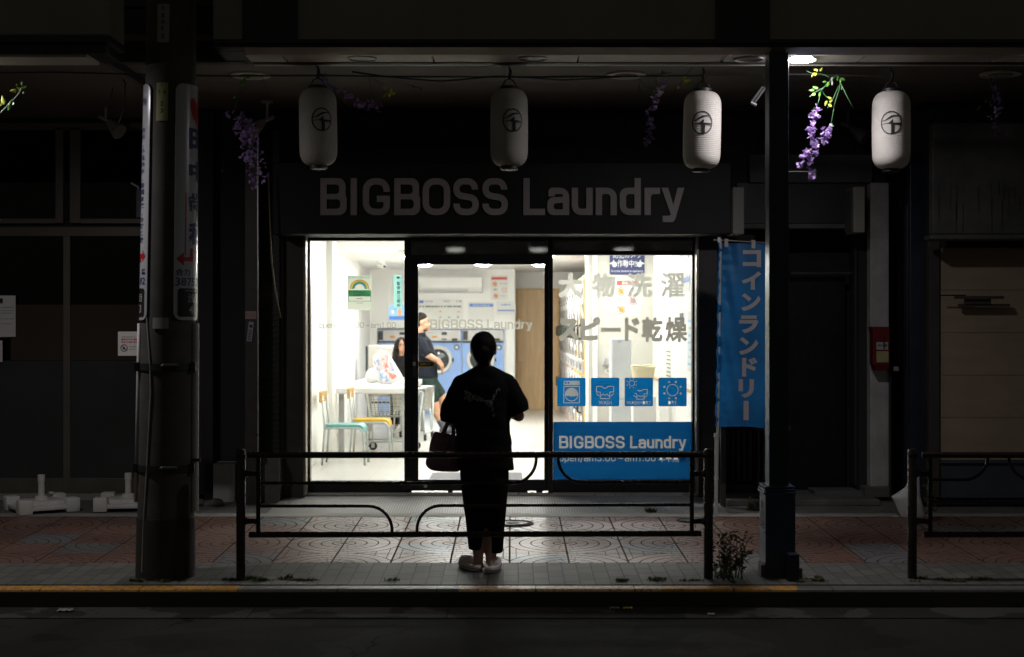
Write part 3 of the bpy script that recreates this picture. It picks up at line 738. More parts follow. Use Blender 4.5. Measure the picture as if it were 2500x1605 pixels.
# front wall and dark recess above
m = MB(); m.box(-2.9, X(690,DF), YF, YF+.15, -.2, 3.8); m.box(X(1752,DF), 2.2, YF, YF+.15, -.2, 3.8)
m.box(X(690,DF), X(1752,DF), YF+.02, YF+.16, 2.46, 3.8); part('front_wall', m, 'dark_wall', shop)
m = MB(); m.pb(690, 741, 573, 1262, 10.2, .18); part('door_jamb', m, 'brown_post', shop, .004)
m = MB(); m.pb(1706, 1752, 573, 1245, 10.2, .18); part('door_jamb', m, 'brown_post', shop, .004)
m = MB(); m.pb(741, 746.5, 575, 1210, 10.18, .16); m.pb(1700.5, 1705.5, 575, 1210, 10.18, .16); m.pb(746.5, 1700.5, 572.5, 577, 10.18, .1); part('jamb_trim', m, 'champagne_metal', shop)
fas = MB(); fas.pb(665, 1786, 396, 572, 9.9, YF-Yd(9.9)); fas = part('sign_board', fas, 'dark_fascia', shop, .01)
m = MB(); squaretext(m, NAME, 9.86, X(783,9.9), X(1670,9.9), Z(526,9.9), Z(436,9.9), front(Yd(9.9)-.001), .17, .022); part('sign_lettering', m, 'sign_letter', fas)
# frames
fr = MB()
fr.pb(746.5, 757, 577, 1206, DF, .09); fr.pb(757, 987, 577, 588, DF, .09); fr.pb(757, 987, 1175, 1206, DF, .09)
fr.pb(1350, 1690, 613, 623, DF, .09); fr.pb(1350, 1690, 1172, 1206, DF, .09); fr.pb(1690, 1700.5, 577, 1206, DF, .09)
fr.pb(987, 1004, 577, 1206, DF, .09); fr.pb(1339, 1350, 577, 1206, DF-.02, .12)
fr.pb(1004, 1339, 577, 586, DF, .09); fr.pb(1350, 1690, 577, 586, DF, .09); fr.pb(1004, 1339, 622, 634, DF, .09)
wf = part('window_frame', fr, 'black_frame', shop, .002)
m = MB(); m.poly([(X(1004,DF),Z(622,DF)),(X(1339,DF),Z(622,DF)),(X(1339,DF),Z(586,DF)),(X(1004,DF),Z(586,DF))], front(YF+.03), 0); part('header_pane', m, 'smoked_glass', wf)
m = MB(); m.poly([(X(1350,DF),Z(613,DF)),(X(1690,DF),Z(613,DF)),(X(1690,DF),Z(586,DF)),(X(1350,DF),Z(586,DF))], front(YF+.03), 0); part('header_pane', m, 'smoked_glass', wf)
GY = YF + .045
pl_ = MB(); pl_.box(X(757,DF), X(987,DF), GY, GY+.005, Z(1175,DF), Z(588,DF)); pl_ = part('window_pane', pl_, 'glass', shop)
pr_ = MB(); pr_.box(X(1350,DF), X(1690,DF), GY, GY+.005, Z(1172,DF), Z(623,DF)); pr_ = part('window_pane', pr_, 'glass', shop)
dr = MB()
DY = Yd(DF-.0)-.0
dr.pb(1004, 1021, 634, 1199, DF+.012, .05); dr.pb(1329, 1339, 634, 1199, DF+.012, .05); dr.pb(1021, 1329, 634, 646, DF+.012, .05); dr.pb(1021, 1329, 1171.5, 1199, DF+.012, .05)
door = part('sliding_door', dr, 'black_frame', shop, .002)
m = MB(); m.box(X(1021,DF), X(1329,DF), GY, GY+.005, Z(1171.5,DF), Z(646,DF)); part('door_pane', m, 'glass', door)
m = MB(); m.pb(1006.5, 1016, 867, 922, DF+.008, .02); part('door_sensor', m, 'dark_plastic', door, .002)
m = MB(); m.pb(1007.5, 1015, 884, 893, DF+.006, .02); part('door_switch', m, 'plastic_grey', door, .001)
m = MB(); m.lathe([(.001,.012),(.016,.012),(.018,0)], (X(1039,DF), YF, Z(1187,DF)), 20, 'Y'); part('door_lock', m, 'alu', door)
# gap under the door with guide blocks, sill, ramp
m = MB()
for a, b_ in ((987,1004),(1093,1105),(1127,1288),(1309,1325),(1338,1350)): m = MB(); m.pb(a, b_, 1198, 1206, DF, .09); part('door_guide', m, 'black_frame', shop)
m = MB(); m.pb(741, 1706, 1203.5, 1216, DF-.02, .14); part('door_sill', m, 'alu', shop)
ry0, ry1 = Yd(9.55), Yd(DF-.02); m = MB()
m.add([(X(655,9.6),ry0,pav(ry0)+.004),(X(1775,9.6),ry0,pav(ry0)+.004),(X(1775,9.6),ry1,.105),(X(655,9.6),ry1,.105)], [(0,1,2,3)])
part('ramp', m, 'ramp_tiles', shop)
# lettering and stickers on the glass
gf = front(GY - .0005); g = lambda px: X(px, DF); h = lambda py: Z(py, DF)
m = MB(); squaretext(m, HRS, HRS_W, g(777), g(965), h(801), h(787.5), gf, .11, 0); part('glass_lettering', m, 'vinyl_grey', pl_)
m = MB(); squaretext(m, NAME, 9.86, g(1049), g(1300), h(804), h(780), gf, .165, 0); part('glass_lettering', m, 'vinyl_beige', door)
m = MB()
for c, a, b_, w_ in (('大',1364,1423,6.5),('物',1447,1503,4.6),('洗',1531,1593,4.4),('濯',1614,1673,2.9)): raster(m, c, g(a), g(b_), h(727), h(666), gf, 0, w_)
part('glass_lettering', m, 'vinyl_pale', pr_)
m = MB()
for c, a, b_, y0, y1, w_ in (('ス',1364,1414,832,779,6.5),('ピ',1419,1466,832,774,6),('ー',1468,1517,811,800,4),('ド',1526,1562,833,776,6.5),('乾',1567,1619,836,774,4),('燥',1626,1679,836,774,3)):
    raster(m, c, g(a), g(b_), h(y0), h(y1), gf, 0, w_)
part('glass_lettering', m, 'vinyl_grey', pr_)
F3 = lambda u, v, w: Vector((u, GY-.004+.006*(1-w), v))          # thick cutters
FL = lambda u, v, w: Vector((u, GY-.002+.001*(1-w), v))
def panel_text(ff, t, each):
    out = []
    def new(fn):
        m = MB(); fn(m); out.append(m)
    for lay, tot, a, b_, y0, y1, s_ in ((NAME, 9.86, 1365.5, 1677, 1096, 1065.5, .17), (HRS, HRS_W, 1366, 1602, 1128, 1110.5, .14)):
        if each:
            for q in lay: new(lambda m: squaretext(m, [q], tot, g(a), g(b_), h(y0), h(y1), ff, s_, t))
        else: new(lambda m: squaretext(m, lay, tot, g(a), g(b_), h(y0), h(y1), ff, s_, t))
    kan = (('年',1608,1625),('中',1626.5,1641),('無',1642.5,1659),('休',1660,1677))
    if each:
        for c, a, b_ in kan: new(lambda m: text(m, c, g(a), g(b_), h(1130), h(1110), ff, t, .012))
    else:
        m = MB()
        for c, a, b_ in kan: text(m, c, g(a), g(b_), h(1130), h(1110), ff, t, .012)
        out.append(m)
    return out
fl = MB(); fl.poly([(g(1350.5),h(1172)),(g(1690),h(1172)),(g(1690),h(1031)),(g(1350.5),h(1031))], FL, 1)
link('blue_panel_film', cut_out(fl, panel_text(F3, 1, True), .001, 'blue_panel_film'), 'vinyl_blue', pr_)
for k, m in enumerate(panel_text(front(GY-.002), 0, False)): part(('name_lettering','hours_lettering','holiday_lettering')[k], m, 'vinyl_white', pr_)
def icon(i, x0):
    s = (g(x0+69.5)-g(x0))/100; cx, cz = g(x0), h(993); L = 2.6
    def draw(T):
        F = lambda u, v, w: Vector((cx+u*s, (GY-.004 if w else GY+.002) if T else GY-.002, cz+v*s))
        out = []
        def rib(pts, w_, cl=False): m = MB(); m.ribbon(pts, w_, F, T, cl); out.append(m)
        def dsc(c, r, n=14): m = MB(); m.disc(c, r, F, T, n); out.append(m)
        def rng(c, r, w_):
            m = MB(); k = 40; lp = lambda q: [(c[0]+q*math.cos(2*math.pi*j/k), c[1]+q*math.sin(2*math.pi*j/k)) for j in range(k)]
            m.polyh([lp(r+w_/2), lp(r-w_/2)[::-1]], F, T); out.append(m)
        def shirt(ox, oy, k, cut=False):
            q = lambda pts: [(ox+u*k, oy+v*k) for u, v in pts]
            nk = [(32+22*t_, 44-7*math.sin(math.pi*t_)) for t_ in [j/7 for j in range(1,7)]]
            lw = L
            if not cut: rib(q([(26,0),(26,24),(12,24),(12,44),(32,44)] + nk + [(54,44),(74,44),(74,24),(60,24),(60,0)]), lw, True)
            else: rib(q([(26,26),(26,0),(60,0),(60,24),(74,24),(74,44),(56,44),(48,38),(38,37),(30,42)]), lw); rib(q([(17,26),(24,26)]), lw)
            for a_, b_ in ((0, 3), (3, 8), (8, 11)):
                pt = [(11,18),(17,13),(23.6,8.5),(27.8,9),(36,18),(43,10),(50,18),(56,10),(58.4,8.6),(62.4,8.5),(69,13),(75,18)]
                seg = {0: pt[0:3], 3: pt[3:9], 8: pt[9:12]}[a_]; rib(fil2(q(seg), 3), lw)
        def sun(ox, oy, r, dr_, ds_):
            rng((ox,oy), r, L*1.15 if r > 12 else L*.85)
            for k in range(8): a_ = R(22.5+45*k); dsc((ox+dr_*math.cos(a_), oy+dr_*math.sin(a_)), ds_)
        if i == 0:
            m = MB(); k = lambda cx_, r: [(cx_+r*math.cos(2*math.pi*j/16), 82.5+r*math.sin(2*math.pi*j/16)) for j in range(16)][::-1]
            m.polyh([[(22,75),(79,75),(79,90),(22,90)], k(30,3.6), k(40,3.6)], F, T); out.append(m)
            rib([(23,12),(78,12),(78,70),(23,70)], L*1.2, True)
            m = MB(); m.polyh([[(50.5+23.8*math.cos(2*math.pi*j/40), 41+23.8*math.sin(2*math.pi*j/40)) for j in range(40)],
                [(50.5+21*math.cos(R(a_)), 41+21*math.sin(R(a_))) for a_ in range(352,182,-8)] + [(32,38),(37,36),(42,38),(46,35),(50,34),(55,36),(60,34),(65,38),(69,37)]], F, T); out.append(m)
        if i == 1: shirt(7.5, 27, .98)
        if i == 2: shirt(22, 25, .78, True); sun(25, 81, 10, 17, 2.1)
        if i == 3: sun(50, 57, 20, 31, 4.2)
        if i:
            nm = ('', 'WASH', 'WASH+DRY', 'DRY')[i]; wd = (0, 46, 86, 31)[i]; m = MB(); text(m, nm, 50-wd/2, 50+wd/2, 6, 19.5, F, T, .012); out.append(m)
        return out
    a = MB(); a.rrect(g(x0), g(x0+69.5), h(993), h(923), .012, FL, 1)
    o = link('icon_sticker', cut_out(a, draw(1), .001, 'icon_sticker'), 'vinyl_icon_blue', pr_)
    m = MB()
    for q in draw(0): m.add(q.v, q.f)
    part('icon_symbol', m, 'vinyl_white', o)
for i, x0 in enumerate((1361, 1443.5, 1526, 1608.5)): icon(i, x0)
# stickers on left pane / door
t = thing('rainbow_sticker', 'green and white notice with a rainbow stuck on the left glass pane', 'sticker', (g(876), GY, h(715)))
a = MB(); a.poly([(g(847),h(757)),(g(906),h(757)),(g(906),h(673)),(g(847),h(673))], front(GY-.0015), 0); part('sheet', a, 'film_white', t)
F = front(GY-.0021); G4 = .0006
for rad, c in ((22.5,'film_orange'),(19.5,'film_yellow'),(16.5,'film_green'),(13.5,'film_blue')):
    a = MB(); a.ribbon([(g(876.5)+rad*.0037*math.cos(R(q)), h(706)+rad*.0037*math.sin(R(q))) for q in range(0,181,10)], .011, F, 0); part('rainbow_band', a, c, t)
a = MB(); a.ribbon([(g(849.5),h(724)),(g(849.5),h(735.5)),(g(904),h(735.5)),(g(904),h(724))], .005, F, 0)
part('green_frame', a, 'film_green', t); a = MB(); a.poly([(g(849),h(724)),(g(904.5),h(724)),(g(904.5),h(708.5)),(g(849),h(708.5))], F, 0); part('green_band', a, 'film_green', t); a = MB(); text(a, '感染防止徹底宣言', g(850), g(903), h(679.5), h(674), F, 0); part('green_lettering', a, 'film_green', t)
a = MB(); text(a, '新型コロナウイルス', g(853), g(900), h(715.5), h(710), front(GY-.0028), G4, .01); text(a, '感染拡大防止中', g(856), g(897), h(723), h(717), front(GY-.0028), G4, .01); part('sticker_lettering', a, 'film_white', t)
a = MB(); a.box(g(868), g(884), GY-.0027, GY-.0021, h(730.5), h(728.5)); text(a, '東京都', g(870), g(885), h(742), h(738.5), F, G4); part('small_lettering', a, 'ink_grey', t)
t = thing('police_sticker', 'narrow pale turquoise sticker with a vertical line of dark characters on the left glass pane', 'sticker', (g(970), GY, h(711)))
a = MB(); a.poly([(g(960.5),h(752)),(g(981),h(752)),(g(981),h(671)),(g(960.5),h(671))], front(GY-.0015), 0); part('sheet', a, 'film_teal', t)
a = MB()
for k, c in enumerate('警察官立寄所'): text(a, c, g(967.5), g(976.5), h(697+k*10.7), h(688+k*10.7), F, G4, .015)
part('sticker_lettering', a, 'navy_print', t)
a = MB(); a.disc((g(971), h(678)), .013, F, G4); part('sticker_seal', a, 'paper', t)
t = thing('automatic_door_sticker', 'black arrow shaped automatic door sticker with yellow border on the door glass', 'sticker', (g(1040), GY, h(889)))
q = [(g(1021.5),h(896)),(g(1055),h(896)),(g(1061.5),h(889.5)),(g(1055),h(883)),(g(1021.5),h(883))]
a = MB(); a.poly(q, front(GY-.001), .001); part('sheet', a, 'ink', t)
a = MB(); a.ribbon(q, .004, F, G4, True); text(a, '自動ドア', g(1026), g(1051), h(892.5), h(886.5), F, G4, .01); part('sticker_lettering', a, 'yellow_print', t)
# security camera sign hanging on the partition
YPW = Yd(13.9) - .001
def gp(px): return X(px, 13.9)
def hp(py): return Z(py, 13.9)
t = thing('security_sign', 'dark blue security camera sign with white pointing hands on the cream partition', 'sign', (gp(1531), YPW, hp(645)))
FP_ = front(YPW-.012)
a = MB(); a.rrect(gp(1488.5), gp(1573.5), hp(671), hp(600), .02, front(YPW), .012); part('board', a, 'navy_print', t)
a = MB(); text(a, '防犯カメラ', gp(1497), gp(1565), hp(631), hp(612), FP_, .001, .006); text(a, '作動中!!', gp(1507), gp(1555), hp(653), hp(635), FP_, .001, .008); text(a, 'Security camera in operation', gp(1492), gp(1570), hp(666), hp(659.5), FP_, .001, .0)
for sgn, cx in ((1, 1497), (-1, 1564)):
    hw = [(-9,1),(-1,4),(1,10),(3,4),(8,3),(9,-6),(2,-9),(-3,-5),(-1,-2),(-9,-1)]
    a.poly([(gp(cx+sgn*u), hp(644-v)) for u, v in hw], FP_, .001)
part('sign_lettering', a, 'paper', t)
def circ(t, cx, cy, r, G_, H_, F_, inner, k):
    a = MB(); a.disc((G_(cx), H_(cy)), r*.75*k, F_, .001, 16); a.v = [q + Vector((.12*r*k*math.sin(9*q.x+5*q.z),0,0)) for q in a.v]; part('pictogram', a, inner, t)
    a = MB(); a.ring((G_(cx), H_(cy)), r*k, r*.16*k, F_, .002, 28); a.ribbon([(G_(cx)-r*.7*k, H_(cy)+r*.7*k), (G_(cx)+r*.7*k, H_(cy)-r*.7*k)], r*.14*k, F_, .002); part('ban_ring', a, 'red_print', t)
t = thing('rules_poster', 'white house rules poster with red heading and three round ban symbols on the cream partition', 'poster', (gp(1531), YPW, hp(727)))
FQ = front(YPW-.003)
a = MB(); a.box(gp(1501), gp(1563), YPW-.003, YPW, hp(770), hp(684)); part('sheet', a, 'paper', t)
a = MB(); a.box(gp(1506), gp(1560), YPW-.0045, YPW-.003, hp(697), hp(685.5)); part('heading_band', a, 'red_print', t)
a = MB(); text(a, 'お願い', gp(1518), gp(1548), hp(695), hp(687.5), front(YPW-.0046), .001, .02); part('heading', a, 'paper', t)
a = MB(); 
for px, py, s_ in ((1507,735,'禁煙'),(1532,757,'動物禁止')): a = MB(); text(a, s_, gp(px), gp(px+5.5*len(s_)), hp(py), hp(py-5), FQ, .001, .01); part('poster_lettering', a, 'ink_grey', t)
a = MB(); text(a, 'No Smoking', gp(1507), gp(1530), hp(740), hp(737), FQ, .001); part('small_lettering', a, 'ink_grey', t); a = MB(); text(a, 'No Pets', gp(1533), gp(1548), hp(762), hp(759), FQ, .001); part('small_lettering', a, 'ink_grey', t); a = MB(); a.box(gp(1532), gp(1554), YPW-.0036, YPW-.003, hp(710), hp(708)); part('poster_lettering', a, 'ink_grey', t)
kk = 13.9/FP
circ(t, 1516.5, 712, 10, gp, hp, FQ, 'orange_print', kk); circ(t, 1547, 735, 10, gp, hp, FQ, 'ink_grey', kk); circ(t, 1516, 756.5, 10, gp, hp, FQ, 'orange_print', kk)
# sheets on the right hand side wall (seen obliquely)
for i, (y0, y1, z0, z1, sp_, lab) in enumerate(((11.0,11.6,1.98,2.14,'blue_print','blue headed notice high on the right side wall of the laundry'),
        (11.3,11.95,1.62,1.80,'navy_print','notice with a dark blue square on the right side wall under the blue headed one'),
        (10.75,11.15,1.2,1.78,'sky_print','tall pale blue poster on the right side wall nearest the glass'),
        (12.3,12.7,1.05,1.42,'ink_grey','small grey price list on the right side wall beside the partition'))):
    t = thing('wall_notice', lab, 'notice', (XR, Yd((y0+y1)/2), (z0+z1)/2))
    a = MB(); a.box(XR-.003, XR, Yd(y0), Yd(y1), z0, z1); part('sheet', a, 'paper', t)
    a = MB(); dz = z1-z0
    if i == 0: a.box(XR-.005, XR-.003, Yd(y0)+.03, Yd(y1)-.03, z1-.07, z1-.02)
    elif i == 1: a.box(XR-.005, XR-.003, Yd(y0)+.12, Yd(y0)+.42, z0+.04, z1-.03)
    else:
        for q in range(7): a.box(XR-.005, XR-.003, Yd(y0)+.05, Yd(y1)-.05-.05*(q%3), z0+dz*(.1+.12*q), z0+dz*(.14+.12*q))
    part('print', a, sp_, t)

# ---------------------------------------------------------------- interior lamps
def lamp(name, label, cat, loc, on, group, r=.12):
    t = thing(name, label, cat, (0, 0, 0), group)
    a = MB(); a.lathe([(r*1.15,.07),(r*1.18,.03),(r*1.1,0),(r*1.02,-.002)], n=28, cap=False); part('housing', a, 'plastic_white', t, smooth=40)
    a = MB(); a.lathe([(.001,-.035),(r*.5,-.03),(r*.85,-.014),(r*1.0,.004),(r*.98,.02),(.001,.025)], n=28, cap=False); part('diffuser', a, on, t, smooth=True)
    t.location = loc; return t
rows = [(11.4,(-1.3,-.5,.3)), (13.2,(-.694,.323,1.364)), (15.3,(-1.4,-.45,.45)), (17.24,(-1.328,-.447,.422))]
nm = ['nearest the glass front','in the second row from the glass front','in the third row','in the row nearest the washers']
for ri, (d, xs) in enumerate(rows):
    for xi, x in enumerate(xs):
        lab = 'round white ceiling lamp %s, %s of its row' % (nm[ri], ('left','centre','right')[xi]); loc = (x, Yd(d), CZ-.07)
        if xi == 0 and ri < 3: first = lamp('ceiling_lamp', lab, 'ceiling lamp', loc, ('room_lamp_front','room_lamp','room_lamp_back')[ri], 'round ceiling lamps in the laundry')
        else: dup(first, loc, lab)
# ================================================================== INSIDE THE LAUNDRY
# washers -------------------------------------------------------------
def washer():
    t = thing('washing_machine', 'x', 'washing machine')
    w, hgt = .735, 1.48
    a = MB(); a.box(-w/2, w/2, 0, .8, 0, hgt); part('cabinet', a, 'washer_blue', t, .012)
    a = MB(); a.box(-w/2+.012, w/2-.012, -.02, -.001, hgt-.205, hgt-.012); p = part('control_panel', a, 'dryer_white', t, .006)
    a = MB(); a.box(-w/2+.015, -w/2+.10, -.026, -.0205, hgt-.19, hgt-.03); a.box(.02, .11, -.026, -.0205, hgt-.10, hgt-.05); a.box(.02, .11, -.026, -.0205, hgt-.185, hgt-.165); a.box(.2, .30, -.03, -.0205, hgt-.20, hgt-.16); part('display', a, 'dark_plastic', p)
    a = MB(); a.box(-.15, -.06, -.026, -.0205, hgt-.15, hgt-.115); part('price_label', a, 'orange_print', p)
    a = MB(); a.box(-w/2, w/2, -.03, -.001, hgt-.235, hgt-.21); part('trim', a, 'dark_plastic', t)
    c = (-.04, 0, hgt-.54)
    a = MB(); a.lathe([(.255,0),(.255,.035),(.235,.06),(.195,.05),(.185,.02)], c, 40, 'Y', cap=False); d = part('door_ring', a, 'plastic_white', t, smooth=35)
    a = MB(); a.lathe([(.186,.02),(.17,.03),(.12,.045),(.001,.055)], c, 36, 'Y', cap=False); part('door_glass', a, 'drum_dark', d, smooth=True)
    a = MB(); a.box(.205, .235, -.085, -.05, hgt-.57, hgt-.51); part('door_handle', a, 'dark_plastic', d, .004)
    a = MB(); a.lathe([(.001,.012),(.045,.012),(.05,0)], (.285,0,hgt-.32), 20, 'Y'); part('knob', a, 'dark_plastic', t)
    a = MB(); a.lathe([(.001,.016),(.028,.016),(.03,.012)], (.285,0,hgt-.32), 16, 'Y'); part('knob_label', a, 'plastic_white', t)
    a = MB(); a.box(-w/2+.02, w/2-.02, -.012, -.001, .03, .42); part('lower_panel', a, 'washer_blue', t, .006)
    return t
w0 = washer()
for i, (cx, lab) in enumerate(((-.516,'light blue washing machine beside the white bulkhead, right one of three'), (-1.267,'light blue washing machine in the middle, behind the man in the dark shirt'), (-2.018,'light blue washing machine in the back left corner behind the seated woman'))):
    if i == 0: w0.location = (cx, Yd(20.2), FZ); w0['label'] = lab; w0['group'] = 'washing machines along the back wall'
    else: dup(w0, (cx, Yd(20.2), FZ), lab)
# dryers: a bank facing left along the aisle --------------------------
def dryer(bodymat, frame):
    t = thing('tumble_dryer', 'x', 'tumble dryer')
    L = .93; hgt = 2.16       # local: front faces -X at x = 0, runs along Y
    a = MB(); a.box(0, .7, -L/2+.006, L/2-.006, 0, hgt); part('cabinet', a, bodymat, t, .01)
    a = MB(); a.box(-.012, -.001, -L/2+.02, -L/2+.08, .05, hgt-.03); a.box(-.012, -.001, L/2-.08, L/2-.02, .05, hgt-.03); part('side_strip', a, frame, t, .006)
    a = MB(); a.box(-.02, -.001, -L/2+.11, L/2-.11, 1.80, hgt-.05); p = part('control_panel', a, 'dryer_white', t, .005)
    a = MB(); a.box(-.027, -.021, -.28, -.05, 1.93, 2.0); a.box(-.027, -.021, .06, .26, 1.88, 1.92); part('display', a, 'dark_plastic', p)
    a = MB(); a.box(-.03, -.001, -L/2+.11, L/2-.11, .93, 1.10); a2 = part('coin_box', a, 'plastic_grey', t, .01)
    a = MB(); a.box(-.04, -.031, -.2, -.12, .97, 1.06); a.box(-.04, -.031, .1, .2, .97, 1.06); part('coin_slot', a, 'chrome', a2)
    for z in (1.45, .53):
        a = MB(); a.lathe([(.335,0),(.335,.012),(.315,.026),(.27,.026),(.255,.008)], (0,0,z), 36, 'X', cap=False); d = part('door_ring', a, 'dryer_ring', t, smooth=35)
        a = MB(); a.lathe([(.26,.008),(.24,.014),(.15,.024),(.001,.028)], (0,0,z), 32, 'X', cap=False); part('door_glass', a, 'drum_dark', d, smooth=True)
        a = MB(); a.ring((0, z), .35, .03, lambda u, v, w: Vector((-w, u, v)), .022); part('door_gasket', a, 'plastic_grey', d)
        a = MB(); a.tube([(-.045,-.29,z-.09),(-.085,-.29,z-.07),(-.085,-.29,z+.07),(-.045,-.29,z+.09)], .012, 8); part('door_handle', a, 'gasket', d, smooth=True)
    return t
ORD = ['first','second','third','fourth','fifth','sixth','seventh','eighth','ninth','tenth']
dy, ds = dryer('dryer_yellow', 'dryer_yellow'), dryer('dryer_salmon', 'dryer_salmon')
for i in range(10):
    y = Yd(13.9) + .17 + .48 + .935*i; loc = (.90, y, FZ)
    lab = ('stacked tumble dryer with yellow cabinet, %s from the partition in the bank along the aisle' if i < 3 else 'stacked tumble dryer with salmon cabinet, %s from the partition in the bank along the aisle') % ORD[i]
    if i == 0: dy.location = loc; dy['label'] = lab; dy['group'] = 'tumble dryers along the aisle'
    elif i == 3: ds.location = loc; ds['label'] = lab; ds['group'] = 'tumble dryers along the aisle'
    else: dup(dy if i < 3 else ds, loc, lab, 'tumble dryers along the aisle')
# wood door in the back wall
t = thing('wooden_door', 'tall light oak door in the back wall beside the washing machines', 'door', (.46, YB, FZ))
a = MB(); a.box(.10, .84, YB-.045, YB-.001, FZ, 2.32); part('door_leaf', a, 'oak_door', t, .003)
a = MB(); a.tube([(.17,YB-.045,1.0),(.17,YB-.085,1.0),(.25,YB-.085,1.0)], .009, 8); part('door_handle', a, 'alu', t, smooth=True)
a = MB(); a.box(.07,.10,YB-.06,YB,FZ,2.35); a.box(.84,.87,YB-.06,YB,FZ,2.35); a.box(.10,.84,YB-.06,YB,2.32,2.35); part('door_frame', a, 'light_wood', t)
# air conditioner
t = thing('air_conditioner', 'long white wall mounted air conditioner above the washing machines', 'air conditioner', (-1.12, Yd(20.15), 2.2))
ya = Yd(20.15); x0, x1 = X(1000,20.1), X(1178,20.1)
a = MB(); a.loft([(0,0,2.22,.10,.5),(0,0,2.25,.13,.5),(0,0,2.30,.14,.5),(0,0,2.50,.14,.5),(0,0,2.54,.13,.5)], 4)
a = MB(); pr = [(0,2.24),(-.19,2.27),(-.24,2.33),(-.25,2.50),(-.22,2.545),(0,2.55)]
a.v = [Vector((x, ya+p, z)) for x in (x0, x1) for p, z in pr]; nP = len(pr)
a.f = [list(range(nP)), [nP+i for i in range(nP)]] + [[i, (i+1)%nP, nP+(i+1)%nP, nP+i] for i in range(nP)]
part('casing', a, 'plastic_white', t, .012)
a = MB(); a.box(x0+.08, x1-.25, ya-.232, ya-.19, 2.255, 2.29); part('louvre', a, 'plastic_grey', t)
# machine wall notices
def notice(name, lab, px0, px1, py0, py1, d, items, y=None, sheet='paper'):
    y = y or Yd(d); t = thing(name, lab, 'notice', (X((px0+px1)/2, d), y, Z((py0+py1)/2, d)))
    a = MB(); a.box(X(px0,d), X(px1,d), y-.004, y, Z(py1,d), Z(py0,d)); part('sheet', a, sheet, t)
    for k, (q, m_) in enumerate(items):
        a = MB()
        for (a0, a1, b0, b1) in q: a.box(X(a0,d), X(a1,d), y-.006-.0005*k, y-.0042, Z(b1,d), Z(b0,d))
        part('print', a, m_, t)
    return t
db = 20.15
def dashes(x0, x1, y0, y1, w=4, gap=2):
    q = []; x = x0
    while x < x1: q.append((x, min(x+w*random.uniform(.6,1.3), x1), y0, y1)); x += w + gap
    return q
notice('price_board', 'long white price board with rows of text above the washing machines', 1018, 1131, 732, 792, db-.02, [(dashes(1040,1056,735,738)+dashes(1083,1100,734,738)+dashes(1114,1127,734,738),'ink_grey'), ([(1024,1034,734,740)],'blue_print'), (dashes(1024,1127,747,750.5,6,1.5),'gasket'), ([(1072,1078,759,763),(1116,1124,760,763)],'orange_print'), ([(1073,1077,773,777),(1116,1120,772,777)],'ink_grey'), ([(1094,1099,773,777)],'green_print')], sheet='paper')
notice('price_board', 'white instruction sheet with a solid blue header above the right washing machine', 1143, 1206, 738, 785, db-.02, [([(1146,1204,742,749.5)],'blue_print'), (dashes(1155,1195,744.5,747),'paper')])
notice('price_board', 'small white sheet with a thin blue line of text beside the wooden door', 1212, 1259, 736, 768, db-.02, [(dashes(1223,1246,743,746,3,1),'blue_print'), ([(1215,1256,757,760)],'blue_print')])
t = notice('rules_poster', 'small rules poster with red heading between air conditioner and wooden door', 1198, 1240, 672, 733, db-.0, [([(1200,1238,677,683.5)],'red_print'), (dashes(1221,1236,692,694)+dashes(1206,1214,705,710)+dashes(1221,1234,722,724),'ink_grey')], y=Yd(db)+.0)
t.children[0].location = (0, 0, 0)
for px, py, mm_ in ((1208,694,'orange_print'),(1231,709,'paper'),(1210,723,'orange_print')):
    circ(t, px, py, 5.5, lambda q: X(q, db), lambda q: Z(q, db), front(Yd(db)-.006), mm_, db/FP)
for o_ in [t] + list(t.children): pass
notice('hanging_poster', 'pale blue poster with an orange mark behind the left pane', 949, 990, 745, 782, 19.0, [([(950,989,772,781)],'blue_print'), ([(955,962,758,766)],'paper'), ([(972,980,755,772)],'orange_print')], sheet='sky_print')['label'] = 'pale blue poster with an orange mark hanging behind the left pane near the door stile'
a = MB(); a.box(X(949,19)+.02, X(949,19)+.026, Yd(19)+.001, Yd(19)+.006, Z(745,19)-.05, CZ); 
tt = [o_ for o_ in bpy.data.objects if o_.name.startswith('hanging_poster')][0]; a.box(X(990,19)-.026, X(990,19)-.02, Yd(19)+.001, Yd(19)+.006, Z(745,19)-.05, CZ); part('hanging_cord', a, 'plastic_white', tt)
t = thing('wall_notice', 'narrow blue notice high on the left side wall at the edge of the left pane', 'notice', (XL1, Yd(11.6), 1.9))
a = MB(); a.box(XL1, XL1+.003, Yd(11.3), Yd(12.05), 1.60, 2.02); part('sheet', a, 'paper', t)
a = MB()
for k in range(5): a.box(XL1+.003, XL1+.005, Yd(11.35), Yd(11.98), 1.63+.075*k, 1.68+.075*k)
part('print', a, 'blue_print', t)
t = thing('security_camera', 'small white dome camera on the laundry ceiling in the back left corner', 'camera', (X(930,17.6), Yd(17.6), CZ))
cxx, cyy = X(930,17.6), Yd(17.6)
a = MB(); a.lathe([(.055,0),(.055,-.03),(.02,-.035)], (cxx,cyy,CZ), 20); part('mount', a, 'plastic_white', t)
a = MB(); a.cap((cxx-.02,cyy,CZ-.06),(cxx+.06,cyy-.12,CZ-.09), .035, .035); part('camera_body', a, 'plastic_white', t, smooth=True)
a = MB(); a.cap((cxx+.055,cyy-.115,CZ-.088),(cxx+.07,cyy-.145,CZ-.096), .024, .024); part('lens', a, 'dark_plastic', t, smooth=True)
